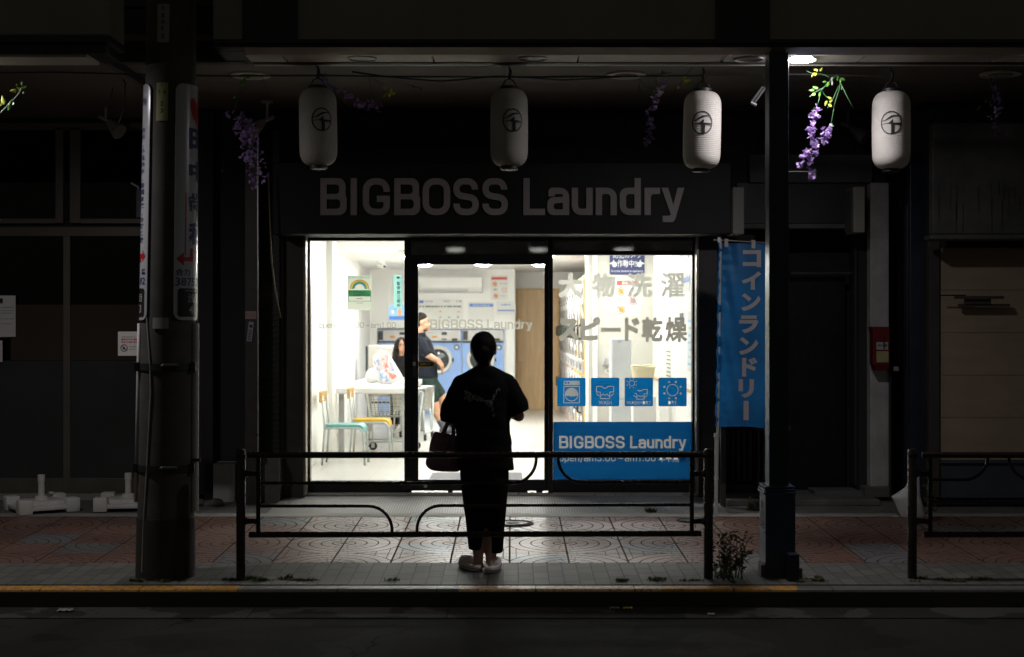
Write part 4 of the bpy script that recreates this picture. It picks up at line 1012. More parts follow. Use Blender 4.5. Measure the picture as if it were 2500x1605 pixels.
# table
t = thing('folding_table', 'long white laundry folding table along the left wall', 'table', (-1.7, Yd(15.2), FZ))
tx0, tx1, ty0, ty1, tz = -2.13, -1.267, Yd(13.66), Yd(16.7), .90
a = MB(); a.box(tx0, tx1, ty0, ty1, tz-.07, tz); part('table_top', a, 'table_white', t, .012)
for x, y in ((tx0+.03,ty0+.15),(tx1-.065,ty0+.15),(tx0+.03,ty1-.2),(tx1-.065,ty1-.2)):
    a = MB(); a.box(x, x+.06, y, y+.09, FZ, tz-.07); part('leg', a, 'plastic_grey', t, .005)
a = MB(); a.box(tx0+.09, tx1-.09, ty1-.17, ty1-.14, .52, .55); a.box(tx0+.09, tx1-.09, ty1-.17, ty1-.14, .66, .69); part('stretcher', a, 'gasket', t)
# chairs
def chair(seatmat, label, loc):
    t = thing('chair', label, 'chair', (0,0,0))      # faces +X
    hw = .19
    a = MB(); a.grid(lambda u, v: Vector((-.21+.42*u if u < .86 else -.21+.42*.86+.06*math.sin((u-.86)/.14*1.4), (v-.5)*2*(hw-.005), .445-(0 if u < .86 else .06*(1-math.cos((u-.86)/.14*1.5))))), 20, 6)
    top = a; n_ = len(top.v); b_ = MB(); b_.v = top.v + [q - Vector((0,0,.03)) for q in top.v]; b_.f = top.f + [[i+n_ for i in f][::-1] for f in top.f]
    nu = 20; nv = 6
    for i in range(nu):
        b_.f += [[i, i+1, n_+i+1, n_+i], [nv*(nu+1)+i, nv*(nu+1)+i+1, n_+nv*(nu+1)+i+1, n_+nv*(nu+1)+i]]
    for j in range(nv): b_.f += [[j*(nu+1), (j+1)*(nu+1), n_+(j+1)*(nu+1), n_+j*(nu+1)], [j*(nu+1)+nu, (j+1)*(nu+1)+nu, n_+(j+1)*(nu+1)+nu, n_+j*(nu+1)+nu]]
    part('seat', b_, seatmat, t, smooth=40)
    for s in (-1, 1):
        y = s*hw
        a = MB(); a.tube(fillet([Vector((-.22,y,.405)), Vector((.20,y,.405)), Vector((.225,y,0))], .07, 8), .0125, 10); part('front_leg', a, 'chair_metal', t, smooth=True)
        a = MB(); a.tube(fillet([Vector((-.245,y,0)), Vector((-.215,y,.40)), Vector((-.245,y,.76))], .25, 8), .0115, 10); part('back_leg', a, 'chair_metal', t, smooth=True)
    a = MB(); a.tube([(.14,-hw,.40),(.14,hw,.40)], .01, 8); a.tube([(-.2,-hw,.40),(-.2,hw,.40)], .01, 8); part('cross_bar', a, 'chair_metal', t)
    a = MB(); a.grid(lambda u, v: Vector((-.235-.035*math.sin(math.pi*u), (u-.5)*.46, .685+.115*v)), 14, 4)
    n_ = len(a.v); nu, nv = 14, 4; a.v += [q - Vector((.028,0,0)) for q in a.v]; a.f += [[i+n_ for i in f][::-1] for f in a.f]
    for i in range(nu): a.f += [[i,i+1,n_+i+1,n_+i],[nv*(nu+1)+i,nv*(nu+1)+i+1,n_+nv*(nu+1)+i+1,n_+nv*(nu+1)+i]]
    for j in range(nv): a.f += [[j*(nu+1),(j+1)*(nu+1),n_+(j+1)*(nu+1),n_+j*(nu+1)],[j*(nu+1)+nu,(j+1)*(nu+1)+nu,n_+(j+1)*(nu+1)+nu,n_+j*(nu+1)+nu]]
    part('backrest', a, 'light_wood', t, .004)
    t.location = loc; return t
chair('teal_seat', 'chair with teal seat and wooden backrest nearest the left pane', (-1.83, Yd(12.57), FZ))
chair('yellow_seat', 'chair with yellow seat and wooden backrest behind the teal one at the table', (-1.63, Yd(13.3), FZ))
t = thing('lounge_chair', 'grey upholstered chair in which the dark haired woman sits', 'chair', (-2.02, Yd(17.6), FZ))
yl = Yd(17.75)
a = MB(); a.box(-2.26, -1.78, yl, yl+.10, .66, 1.36); part('backrest', a, 'seat_grey', t, .03)
a = MB(); a.box(-2.285, -2.262, yl+.0, yl+.11, .62, 1.34); part('backrest_edge', a, 'gasket', t, .005)
a = MB(); a.box(-2.24, -1.70, yl-.5, yl, .58, .66); part('seat', a, 'seat_grey', t, .02)
for x in (-2.2, -1.76):
    for y in (yl-.44, yl-.06):
        a = MB(); a.tube([(x,y,FZ),(x,y,.58)], .018, 10); part('leg', a, 'steel_band', t)
# carts
def cart(label, loc, rz):
    t = thing('laundry_cart', label, 'cart', (0,0,0), 'wire laundry carts by the table')
    a = MB(); x0, x1, y0, y1, z0, z1 = -.32, .32, -.24, .24, .40, .70; r = .0045
    k = .82
    def wr(p, q): a.tube([p, q], r, 5, cap=False)
    for i in range(13):
        u = i/12; x = x0+(x1-x0)*u
        wr((x,y0,z1),(x*k,y0*k,z0)); wr((x,y1,z1),(x*k,y1*k,z0)); wr((x*k,y0*k,z0),(x*k,y1*k,z0))
    for i in range(9):
        u = i/8; y = y0+(y1-y0)*u
        wr((x0,y,z1),(x0*k,y*k,z0)); wr((x1,y,z1),(x1*k,y*k,z0)); wr((x0*k,y*k,z0),(x1*k,y*k,z0))
    for j in range(7):
        f = j/6; s = k+(1-k)*f; z = z0+(z1-z0)*f
        c = [(x0*s,y0*s,z),(x1*s,y0*s,z),(x1*s,y1*s,z),(x0*s,y1*s,z)]
        for q in range(4): wr(c[q], c[(q+1)%4])
    part('basket', a, 'cart_wire', t)
    a = MB(); a.tube(fillet([Vector(q) for q in ((x0,y0,z1),(x1,y0,z1),(x1,y1,z1),(x0,y1,z1))], .05, 6, True), .012, 8, closed=True); part('rim', a, 'cart_wire', t, smooth=True)
    a = MB()
    for y in (-.22,.22): a.tube(fillet([Vector((-.30,y,.10)), Vector((.28,y,.10)), Vector((.36,y,.70)), ], .06), .012, 8)
    a.tube([(.36,-.22,.70),(.36,.22,.70)], .014, 8)
    for x in (-.26,.26):
        for y in (-.19,.19): a.tube([(x,y*1.1,.10),(x,y,.42)], .01, 8)
    part('frame', a, 'chair_metal', t, smooth=True)
    for x in (-.27,.27):
        for y in (-.22,.22):
            a = MB(); a.tube([(x,y,.12),(x,y,.09)], .012, 8); a.box(x-.01,x+.03,y-.022,y-.016,.03,.09); a.box(x-.01,x+.03,y+.016,y+.022,.03,.09); c = part('caster', a, 'alu', t)
            a = MB(); a.lathe([(.02,-.015),(.048,-.014),(.05,0),(.048,.014),(.02,.015)], (x+.015,y,.05), 20, 'Y'); part('wheel', a, 'rubber', c, smooth=40)
    t.location = loc; t.rotation_euler = (0,0,rz); return t
cart('wire laundry cart under the white table behind the yellow chair', (-1.50, Yd(14.2), FZ), .2)
cart('wire laundry cart in front of the standing man by the table end', (-1.34, Yd(15.35), FZ), 1.45)
# bags on the table
a = MB(); bx, by = X(940,14.9), Yd(14.9)
for q, r_ in (((-.16,0,.10),(.10,.09,.10)), ((-.05,.02,.09),(.13,.1,.09)), ((-.10,0,.16),(.06,.06,.06)), ((.06,0,.07),(.1,.08,.07)), ((-.2,.01,.06),(.07,.08,.06))): a.ell((bx+q[0], by+q[1], tz+q[2]), r_)
o_ = link('plastic_bag', solid(a, .018, 3, 'plastic_bag'), 'bag_white'); tag(o_, 'crumpled plain white bag of laundry lying on the table', 'bag')
t = thing('detergent_bag', 'white bag with blue and red print leaning over on the table', 'bag', (X(962,14.8), Yd(14.75), tz))
Mx = Matrix.Translation((X(958,14.6), Yd(14.6), tz+.005)) @ Matrix.Rotation(R(-24), 4, 'Y')
a = MB(); a.loft([(.02,0,0,.135,.06),(.01,0,.05,.15,.075),(0,0,.2,.14,.07),(0,0,.34,.12,.05),(0,0,.42,.09,.02),(0,0,.45,.05,.012)], 28, 2.6); a.xf(Mx); part('bag_body', a, 'bag_white', t, smooth=True)
def bagp(u, v): 
    return Mx @ Vector((u, -.078+.05*max(0,(v-.2)/.25)**1.5+ .8*u*u, v))
for (u0, u1, v0, v1) in ((-.10,.10,.05,.37),):
    a = MB(); a.grid(lambda u, v: bagp(u0+(u1-u0)*u, v0+(v1-v0)*v), 10, 14); part('print', a, 'bag_print', t)
# right side: cabinet, basket, device
t = thing('metal_cabinet', 'pale grey metal cabinet in front of the cream partition', 'cabinet', (X(1516,12.9), Yd(12.9), FZ))
a = MB(); a.box(X(1493,12.9), X(1541,12.9), Yd(12.9), Yd(12.9)+.42, FZ, Z(827,12.9)); part('cabinet_body', a, 'cabinet_grey', t, .006)
a = MB(); a.box(X(1495,12.9), X(1539,12.9), Yd(12.9)-.014, Yd(12.9)-.001, .82, Z(829,12.9)); a.box(X(1495,12.9), X(1539,12.9), Yd(12.9)-.014, Yd(12.9)-.001, FZ+.03, .81); part('cabinet_door', a, 'cabinet_grey', t, .004)
a = MB(); a.lathe([(.001,.012),(.011,.012),(.012,0)], (X(1512,12.9), Yd(12.9)-.014, Z(834,12.9)), 14, 'Y'); part('lock', a, 'alu', t)
t = thing('wall_telephone', 'small grey wall device on the partition beside the grey cabinet', 'device', (X(1480,13.9), YPW, Z(884,13.9)))
a = MB(); a.box(X(1473,13.9), X(1489,13.9), YPW-.06, YPW, Z(893,13.9), Z(874,13.9)); part('casing', a, 'plastic_grey', t, .012)
a = MB(); a.cap((X(1471,13.9),YPW-.07,Z(891,13.9)),(X(1475,13.9),YPW-.07,Z(879,13.9)), .014, .014); part('handset', a, 'plastic_grey', t, smooth=True)
a = MB(); a.tube([(X(1483,13.9)+.03*math.sin(k*.9),YPW-.03,Z(893+k*2.6,13.9)) for k in range(9)], .006, 6); part('cord', a, 'plastic_white', t)
t = thing('laundry_basket', 'pale yellow laundry basket on a stand right of the grey cabinet', 'basket', (X(1572,12.3), Yd(12.3), FZ))
xb, yb = X(1572,12.3), Yd(12.3)+.1
a = MB(); a.loft([(xb,yb,.88,.09,.12),(xb,yb,1.16,.125,.16),(xb,yb,1.195,.135,.17),(xb,yb,1.2,.135,.17)], 32, 3); a.v = a.v
part('basket_body', a, 'basket_yellow', t, smooth=40)
a = MB(); a.tube([(xb+.128*math.cos(q*math.pi/16), yb+.165*math.sin(q*math.pi/16), 1.20+.012*math.sin(q*math.pi/8)) for q in range(32)], .011, 8, closed=True); part('rim', a, 'basket_yellow', t, smooth=True)
a = MB(); a.box(xb-.12, xb+.13, yb-.15, yb+.15, FZ, .88); part('stand', a, 'plastic_white', t, .01)
# doormat
t = thing('doormat', 'grey fibre doormat on the floor just inside the sliding door', 'doormat', (X(1158,10.75), Yd(10.9), FZ))
y0 = 1.4946*FP/(1172-CY)*DS; y1 = 1.4946*FP/(1157-CY)*DS
a = MB(); a.rrect(X(1040,10.8), X(1276,10.8), y0-.1, y1, .05, lambda u, v, w: Vector((u, v, FZ+.001+w)), .012); part('mat', a, 'mat_grey', t)
# thin wires at the top of the right pane
for k, pts in enumerate(([(1661,622),(1668,632),(1675,638),(1680,630),(1681,622)], [(1677,622),(1684,630),(1689,622)])):
    a = MB(); a.tube([P(px, py, DF+.12) for px, py in pts], .0016, 6)
    single('loose_wire', a, 'wire_black', ('long looping thin wire hanging at the top right corner of the right pane','short thin wire loop beside the long loop at the top of the right pane')[k], 'wire')
# ================================================================== ARCADE CANOPIES
cp = thing('arcade_canopy', 'pale arcade canopy over the laundry with flat fascia boards and a row of round downlights', 'canopy', (0, Yd(7.5), 3.4))
d0 = 7.46
m = MB()
for a, b in ((520,593),(724,1748),(1878,2700)): m.pb(a, b, -70, 97, d0, .08)
part('fascia_board', m, 'fascia_pale', cp, .004)
m = MB(); m.pb(593.5, 723.5, -70, 99, d0-.02, .12); part('dark_panel', m, 'beam_dark', cp, .004); m = MB(); m.pb(1748.5, 1877.5, -70, 100, d0-.02, .12); part('dark_panel', m, 'beam_dark', cp, .004)
m = MB(); m.pb(520, 2700, 98, 106, d0-.05, .2); m.pb(520, 2700, 106.5, 115, d0-.03, .2); part('ledge', m, 'beam_dark', cp, .004)
zb = Z(133, d0)
m = MB(); xa_, xz_ = X(600,d0), X(2700,d0); za_ = Z(115,d0-.06); q0, q1 = Yd(d0-.05), Yd(d0)+.02
m.add([(xa_,q0,za_),(xz_,q0,za_),(xz_,q1,zb),(xa_,q1,zb),(xa_,q1+.03,za_),(xz_,q1+.03,za_),(xz_,q1+.03,zb),(xa_,q1+.03,zb)], [(0,1,2,3),(4,7,6,5),(0,4,5,1),(1,5,6,2),(2,6,7,3),(3,7,4,0)]); part('beam_face', m, 'soffit_pale', cp)
ja = [600, 692, 1056, 1413, 1770, 2110, 2440, 2750]
m = MB()
for a, b in zip(ja, ja[1:]): m.box(X(a,7.55)+.006, X(b,7.55)-.006, Yd(d0)+.051, Yd(7.70), zb+.004, zb+.03)
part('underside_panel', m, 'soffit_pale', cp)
m = MB(); m.box(X(600,7.5), X(2750,7.5), Yd(d0)+.055, Yd(7.74), zb+.031, zb+.2); m.box(X(600,7.5), X(2750,7.5), Yd(7.70)+.004, Yd(7.74), zb-.004, zb+.03); part('beam', m, 'beam_dark', cp)
m = MB(); m.box(X(600,7.5), X(2750,7.5), Yd(7.745), Yd(7.77), zb-.006, zb+.12); part('beam_lip', m, 'soffit_pale', cp)
# gable end of the canopy at the utility pole
m = MB(); m.box(X(520,d0), X(598,d0), Yd(d0)+.09, Yd(7.9), Z(112,d0)-.02, Z(-70,d0)); part('end_block', m, 'fascia_dark', cp, .004)
SZ = 3.585
m = MB()
ys = [Yd(7.75), Yd(9.1)-.004, Yd(9.1)+.004, YF]
xs_ = [-2.9 + 1.42*k for k in range(7)]
for y0, y1 in ((ys[0], ys[1]), (ys[2], ys[3])):
    for a, b in zip(xs_, xs_[1:]): m.box(a+.004, b-.004, y0, y1, SZ, SZ+.03)
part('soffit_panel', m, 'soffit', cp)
m = MB(); m.box(-2.9, 5.7, Yd(7.75), YF, SZ+.031, SZ+.2); part('soffit_backing', m, 'beam_dark', cp)
cl_ = thing('side_canopy', 'pale boxed canopy of the left hand shop with a dark underside band', 'canopy', (-3.5, Yd(7.2), 3.4))
dl = 7.1; xr = X(268, dl)
m = MB(); m.box(-6, xr, Yd(dl), Yd(dl)+.34, Z(87,dl), Z(-80,dl)); part('fascia_board', m, 'fascia_pale', cl_, .01)
m = MB(); m.box(-6, xr+.004, Yd(dl)-.03, Yd(dl)+.36, Z(104,dl), Z(87.5,dl)); m.box(-6, xr-.03, Yd(dl)+.02, Yd(dl)+.36, Z(128,dl), Z(104.5,dl)); part('underside_band', m, 'beam_dark', cl_, .004)
m = MB(); m.box(-6, xr-.16, Yd(dl)+.05, Yd(dl)+.33, Z(128,dl)-.02, Z(128,dl)-.001); part('underside_panel', m, 'soffit_pale', cl_)
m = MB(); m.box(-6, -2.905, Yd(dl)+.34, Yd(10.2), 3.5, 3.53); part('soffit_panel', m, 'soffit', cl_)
m = MB(); m.box(-6, -2.905, Yd(dl)+.37, Yd(10.2), 3.531, 3.7); part('soffit_backing', m, 'beam_dark', cl_)
rf = MB(); rf.box(X(280,7.8), X(600,7.8), Yd(7.8), Yd(7.8)+.1, Z(152,7.8), Z(133,7.8)); rf.box(X(280,7.8), X(600,7.8), Yd(7.8)+.03, Yd(7.8)+.1, Z(132,7.8), Z(18,7.8)); rf.box(X(280,7.8), X(600,7.8), Yd(7.8), Yd(7.8)+.1, Z(17,7.8), Z(-90,7.8))
single('link_beam', rf, 'fascia_dark', 'dim beam and panel behind the utility pole joining the two canopies', 'beam', bevel=.003)
# downlights under the canopy beam
def down(name, label, cat, loc, lit, r=.088):
    t = thing(name, label, cat, (0,0,0), 'round downlights under the canopy beam')
    a = MB(); a.lathe([(r*1.12,.0),(r*1.12,-.008),(r*.98,-.008),(r*.92,.004)], n=36, cap=False); part('trim_ring', a, 'lamp_off', t, smooth=40)
    a = MB(); a.lathe([(r*.97,-.012 if lit else .0),(r*.6,-.016 if lit else -.003),(.001,-.018 if lit else -.004)], n=32, cap=False); part('diffuser', a, 'lamp_on' if lit else 'lamp_off', t, smooth=True)
    t.location = loc; return t
dz0 = zb + .003
def uy(px, d): return (X(px, d), Yd(d), dz0)
d1 = down('downlight', 'unlit round downlight in the canopy beam above the left lantern', 'downlight', uy(884,7.585), False)
dup(d1, uy(1300,7.585), 'unlit round downlight in the canopy beam above the second lantern')
dup(d1, uy(1828,7.60), 'unlit round downlight in the canopy beam just left of the blue column')
dl1 = down('downlight', 'glowing pinkish white downlight right of the blue column above the flowers', 'downlight', (X(1957,7.585), Yd(7.585), dz0-.004), True)
dup(dl1, (X(-150,7.17), Yd(7.17)+.1, Z(128,7.1)-.022), 'glowing downlight under the side canopy at the left edge')
def rose(px, py, label, first=[None]):
    d = (SZ-H)*FP/(CY-py); loc = (X(px,d), Yd(d), SZ)
    if not first[0]:
        t = thing('ceiling_rose', label, 'ceiling fixture', (0,0,0), 'round fixtures on the canopy soffit')
        a = MB(); a.lathe([(.155,0),(.155,-.012),(.14,-.016),(.10,-.010),(.095,-.010)], n=40, cap=False); part('trim_ring', a, 'soffit_pale', t, smooth=30)
        a = MB(); a.lathe([(.094,-.004),(.09,-.022),(.05,-.03),(.001,-.032)], n=36, cap=False); part('cover', a, 'lamp_off', t, smooth=30)
        t.location = loc; first[0] = t
    else: dup(first[0], loc, label)
rose(612, 183, 'large round soffit fixture left of the first lantern'); rose(1528, 182, 'large round soffit fixture left of the third lantern'); rose(2442, 180, 'large round soffit fixture at the right edge')

# ================================================================== LANTERNS AND THEIR WIRES
DL = 7.95; LR, LH = .132, .535
def lprof(z):     # z 0 bottom .. LH top
    t = z / LH; e = .17
    if t < e: q = (e - t)/e; return LR*(.45+.532*math.sqrt(max(0, 1-q*q*1.0)))
    if t > 1-e: q = (t-1+e)/e; return LR*(.45+.53*math.sqrt(max(0, 1-q*q)))
    return LR*(.965+.035*math.sin(math.pi*min(t*.9+.08,1)))
def lantern(socket=True):
    t = thing('paper_lantern', 'x', 'lantern', (0,0,0), 'white paper lanterns hanging under the canopy')
    N = 42; pr = []
    for i in range(N*4+1):
        z = LH*i/(N*4); pr.append((lprof(z) + .0007*math.cos(2*math.pi*i/4) , z))
    a = MB(); a.lathe(pr, n=56, cap=False); part('paper_body', a, 'paper_lantern', t, smooth=True)
    a = MB(); a.lathe([(.052,.0),(.062,-.002),(.062,-.022),(.052,-.026)], n=32); part('bottom_ring', a, 'lantern_black', t, smooth=40)
    a = MB(); a.lathe([(.05,LH-.004),(.064,LH),(.064,LH+.02),(.05,LH+.022)], n=32); part('top_ring', a, 'lantern_black', t, smooth=40)
    if socket: a = MB(); a.lathe([(.05,-.02),(.047,-.031),(.001,-.033)], n=28, cap=False); a2 = part('bulb_cover', a, 'lantern_socket', t); b = MB(); b.box(-.05,.05,-.003,.003,-.036,-.032); b.box(-.003,.003,-.05,.05,-.036,-.032); part('cover_cross', b, 'lantern_black', a2)
    a = MB()
    a.tube(fillet([Vector((-.05,0,LH+.02)), Vector((-.03,0,LH+.06)), Vector((.0,0,LH+.075)), Vector((.03,0,LH+.06)), Vector((.05,0,LH+.02))], .02), .004, 6)
    a.tube([(0,0,LH+.07),(.01,0,LH+.13),(-.005,0,LH+.17)], [.012,.010,.004], 8); part('hanger', a, 'wire_black', t, smooth=True)
    rot = .21
    F = lambda u, v, w: (lambda zz, aa: Vector(((lprof(zz)+.002+w)*math.sin(aa), -(lprof(zz)+.002+w)*math.cos(aa), zz)))(v, rot + u/LR)
    b = MB(); c = (0, LH*.565); rx, rz = .068, .077
    b.ring(c, rx, .0085, F, .0008, 56, rz)
    def seg(pts): 
        b.poly([(c[0]+u, c[1]+v) for u, v in pts], F, .0008)
    def strip(pts, ws):     # quads along a path with changing width, finely cut so that it follows the paper
        up = []; lo = []
        for i in range(len(pts)-1):
            for k in range(5):
                f = k/5; x = pts[i][0]+(pts[i+1][0]-pts[i][0])*f; y = pts[i][1]+(pts[i+1][1]-pts[i][1])*f; w_ = ws[i]+(ws[i+1]-ws[i])*f
                up.append((x, y+w_/2)); lo.append((x, y-w_/2))
        up.append((pts[-1][0], pts[-1][1]+ws[-1]/2)); lo.append((pts[-1][0], pts[-1][1]-ws[-1]/2))
        o = len(b.v)
        for (p, q) in zip(up, lo): b.v += [F(c[0]+p[0], c[1]+p[1], .0008), F(c[0]+q[0], c[1]+q[1], .0008)]
        b.f += [[o+2*i, o+2*i+1, o+2*i+3, o+2*i+2] for i in range(len(up)-1)]
    strip([(-.064,.015),(-.045,.016),(-.02,.030),(0,.042),(.02,.047),(.052,.048)], [.003,.007,.014,.016,.010,.006])
    strip([(-.066,-.008),(-.03,-.004),(-.012,-.004),(.0,-.004),(.03,-.008),(.066,-.010)], [.003,.005,.008,.012,.016,.021])
    strip([(-.002,-.040),(.020,-.040)], [.074,.074]); strip([(-.02,-.004),(.009,.010),(.011,.010)], [.004,.030,.012])
    part('emblem', b, 'lantern_black', t)
    return t
lan = lantern()
lab = ['leftmost white paper lantern, above the first letters of the shop sign','second paper lantern, above the middle of the laundry sign','third paper lantern, just left of the blue column','brightly side lit paper lantern right of the purple flowers']
for i, (px, py) in enumerate(((778,404),(1243,406),(1712,412),(2176,412))):
    loc = (X(px,DL), Yd(DL), Z(py,DL))
    if i == 0: lan.location = loc; lan.rotation_euler = (0,R(-.8),.125); lan['label'] = lab[0]; lan['group'] = 'white paper lanterns hanging under the canopy'
    elif i < 2: dup(lan, loc, lab[i], rz=-.01)
    else:
        if i == 2: lan2 = lantern(False); lan2.location = loc; lan2['label'] = lab[2]; lan2['group'] = lan['group']; lan2.rotation_euler = (0,R(1.2),-.34)
        else: dup(lan2, loc, lab[3], rz=-.47)
def wire(pts, r, label, d=DL, m_='wire_black'):
    a = MB(); q = [P(px, py, d) for px, py in pts]; q = fillet(q, .4, 6); a.tube(q, r, 6); return single('cable', a, m_, label, 'cable')
wire([(-60,178),(150,177),(330,182),(520,186),(790,185),(1000,188),(1243,189),(1540,187),(1712,185),(1862,183)], .006, 'long black cable strung under the canopy that carries the lanterns')
wire([(860,176),(930,186),(1010,194),(1075,199),(1130,195),(1210,187),(1290,190),(1370,196),(1440,193),(1540,186)], .006, 'sagging second black cable looping between the left and third lantern')
wire([(1920,181),(1980,183),(2060,184),(2175,188)], .004, 'thin shiny cable from the blue column to the brightly lit lantern', 7.85, 'steel_band')
wire([(300,165),(300,195),(306,200),(304,262),(290,300)], .006, 'black hanging lead dropping beside the left spotlight', 8.6)
wire([(285,180),(272,230),(268,252)], .004, 'thin lead from the soffit to the left spotlight mount', 8.9)
wire([(1917,420),(1946,419.5),(1990,420)], .003, 'short thin rod sticking out of the blue column below the purple flowers', 7.5, 'steel_band')
a = MB()
for dx in (0, 7): a.tube([P(1835+dx,249+dx*.3,7.9), P(1862+dx,212+dx*.3,7.9)], .008, 8)
a.tube([P(1833,251,7.9), P(1846,258,7.9)], .012, 8)
single('cable_clamp', a, 'steel_band', 'pair of short shiny metal tubes left of the blue column top', 'bracket')

# ================================================================== WISTERIA
def garland(label, d, stems, leaves, blooms, name='wisteria_garland', lm='leaf_green'):
    px, py = stems[0][0]; t = thing(name, label, 'flower garland', P(px, py, d), 'artificial wisteria garlands')
    s_ = d/FP
    a = MB()
    for st in stems: a.tube(fillet([P(x_, y_, d) + Vector((0, random.uniform(-.03,.03), 0)) for x_, y_ in st], .1, 4), .0020, 6)
    part('stem', a, 'stem_green', t, smooth=True)
    mats = {}
    for (x_, y_, ang, ln, mm_) in leaves:      # one leaf blade, pointing at ang (deg)
        b = mats.setdefault(mm_, MB()); c = P(x_, y_, d) + Vector((0, random.uniform(-.05,.05), 0)); A = R(ang); l = ln*s_
        u = Vector((math.cos(A), random.uniform(-.5,.5), math.sin(A))); u.normalize(); w = u.cross(Vector((random.uniform(-.5,.5),-1,random.uniform(-.5,.5)))).normalized(); n_ = u.cross(w)
        N = 7; row = []
        for k in range(N+1):
            f = k/N; wd = l*.24*math.sin(math.pi*f**.8); row.append((c+u*(f-.5)*l, wd, f))
        o = len(b.v)
        for p_, wd, f in row: b.v += [p_ - w*wd + n_*.12*wd, p_ + n_*(-.15*wd - .15*l*f*f), p_ + w*wd + n_*.12*wd]
        for k in range(N):
            q = o+3*k; b.f += [[q,q+1,q+4,q+3],[q+1,q+2,q+5,q+4]]
    for mm_, b in mats.items(): part('leaves', b, mm_, t, smooth=True)
    if blooms:
        b = MB()
        for path, n, spread, sz in blooms:
            pts = [P(x_, y_, d) for x_, y_ in path]; seg = [(pts[i+1]-pts[i]).length for i in range(len(pts)-1)]; tot = sum(seg)
            for k in range(n):
                q = random.random()*tot; i = 0
                while q > seg[i] and i < len(seg)-1: q -= seg[i]; i += 1
                c = pts[i].lerp(pts[i+1], q/seg[i]) + Vector([random.gauss(0,1)*spread*s_ for _ in range(3)])
                r_ = sz*s_*random.uniform(.6,1.1); ax = Vector([random.gauss(0,1) for _ in range(3)]).normalized(); ux = ax.orthogonal().normalized(); vx = ax.cross(ux)
                for p_ in range(5):
                    A = 2*math.pi*p_/5 + random.uniform(-.2,.2); dr_ = ux*math.cos(A)+vx*math.sin(A); tn = ax.cross(dr_)
                    o = len(b.v); k2 = r_*random.uniform(.75,1.1)
                    b.v += [c, c+dr_*k2*.55-tn*k2*.36+ax*k2*.22, c+dr_*k2+ax*k2*.5, c+dr_*k2*.55+tn*k2*.36+ax*k2*.22, c+dr_*k2*.55+ax*k2*.1]
                    b.f += [[o,o+1,o+4],[o+1,o+2,o+4],[o+2,o+3,o+4],[o+3,o,o+4]]
        part('blossoms', b, 'petal_lilac', t)
        b = MB()
        for path, n, spread, sz in blooms:
            b.tube(fillet([P(x_, y_, d) for x_, y_ in path], .1, 4), .0016, 5)
        part('flower_stalk', b, 'stem_green', t)
    return t
Lg, Ly = 'leaf_green', 'leaf_yellow'
garland('bright lilac wisteria with green leaves lit by the downlight right of the blue column', 7.75,
  [[(2045,182),(2020,205),(2002,225),(1998,250),(1992,268)], [(2052,190),(2050,215),(2040,250),(2027,305)], [(2052,205),(2068,240),(2086,271)], [(2050,208),(2036,238),(2019,266)], [(2010,215),(1985,228),(1978,236)], [(2008,225),(2014,235),(2030,245)], [(2028,190),(2010,178),(1985,182),(1970,172)]],
  [(1992,213,160,15,Lg),(1985,218,185,15,Lg),(1982,234,205,15,Lg),(1999,234,265,13,Lg),(2024,241,150,13,Ly),(2015,254,250,14,Ly),(2030,256,320,14,Ly),(2027,249,20,12,Ly),(1990,173,165,12,Ly),(1983,185,235,14,Ly),(1990,183,240,12,Ly),(2006,169,55,13,Ly),(2048,190,80,12,Lg),(2058,195,330,14,Lg),(2052,198,250,14,Lg),(2058,212,270,12,Lg),(2022,206,250,14,Lg),(2014,200,190,10,Lg),(2034,192,80,12,'plate_pale'),(2033,203,260,10,'plate_pale'),(2037,306,20,9,Lg)],
  [([(1988,262),(1986,280),(1994,292),(1984,310),(1978,325),(1983,338),(1977,352),(1984,362),(1982,385),(1975,400),(1985,412),(1984,428),(1975,441)], 70, 4.6, 9.5), ([(2027,306),(2025,320),(2012,338),(2002,348),(1990,352)], 34, 4.8, 9.5), ([(1985,358),(1966,376),(1962,388),(1957,402),(1952,412)], 26, 4.4, 8.5)])
garland('dark hanging wisteria beside the right edge of the utility pole and above the wooden post', 8.2, [[(560,190),(600,184),(648,186)],[(600,186),(585,225),(575,268)],[(640,186),(655,225),(650,255)]],
  [(590,205,240,16,Lg),(600,200,280,16,Lg),(580,225,250,16,Lg),(607,190,20,14,Lg),(572,238,230,12,Lg)],
  [([(570,272),(585,300),(600,330),(612,365),(620,400),(628,430),(632,452)], 120, 11, 8), ([(590,290),(610,320),(622,350)], 40, 9, 8)])
garland('dim lilac wisteria trailing right from the leftmost lantern with a lime leaf cluster', 8.2, [[(780,180),(795,200),(820,218)],[(870,178),(905,190),(935,205)],[(900,188),(905,215),(915,240)],[(990,205),(1015,212),(1030,218)]],
  [(940,217,130,15,Ly),(952,220,70,15,Ly),(960,227,20,15,Ly),(950,235,290,15,Ly),(938,235,240,15,Ly),(908,228,270,14,Lg),(912,240,290,12,Lg),(1010,212,340,12,Lg),(1028,220,330,12,Lg)],
  [([(783,182),(800,205),(825,218),(845,236)], 26, 5, 7), ([(845,236),(865,243),(880,256),(905,258),(930,266)], 40, 5, 7.5)])
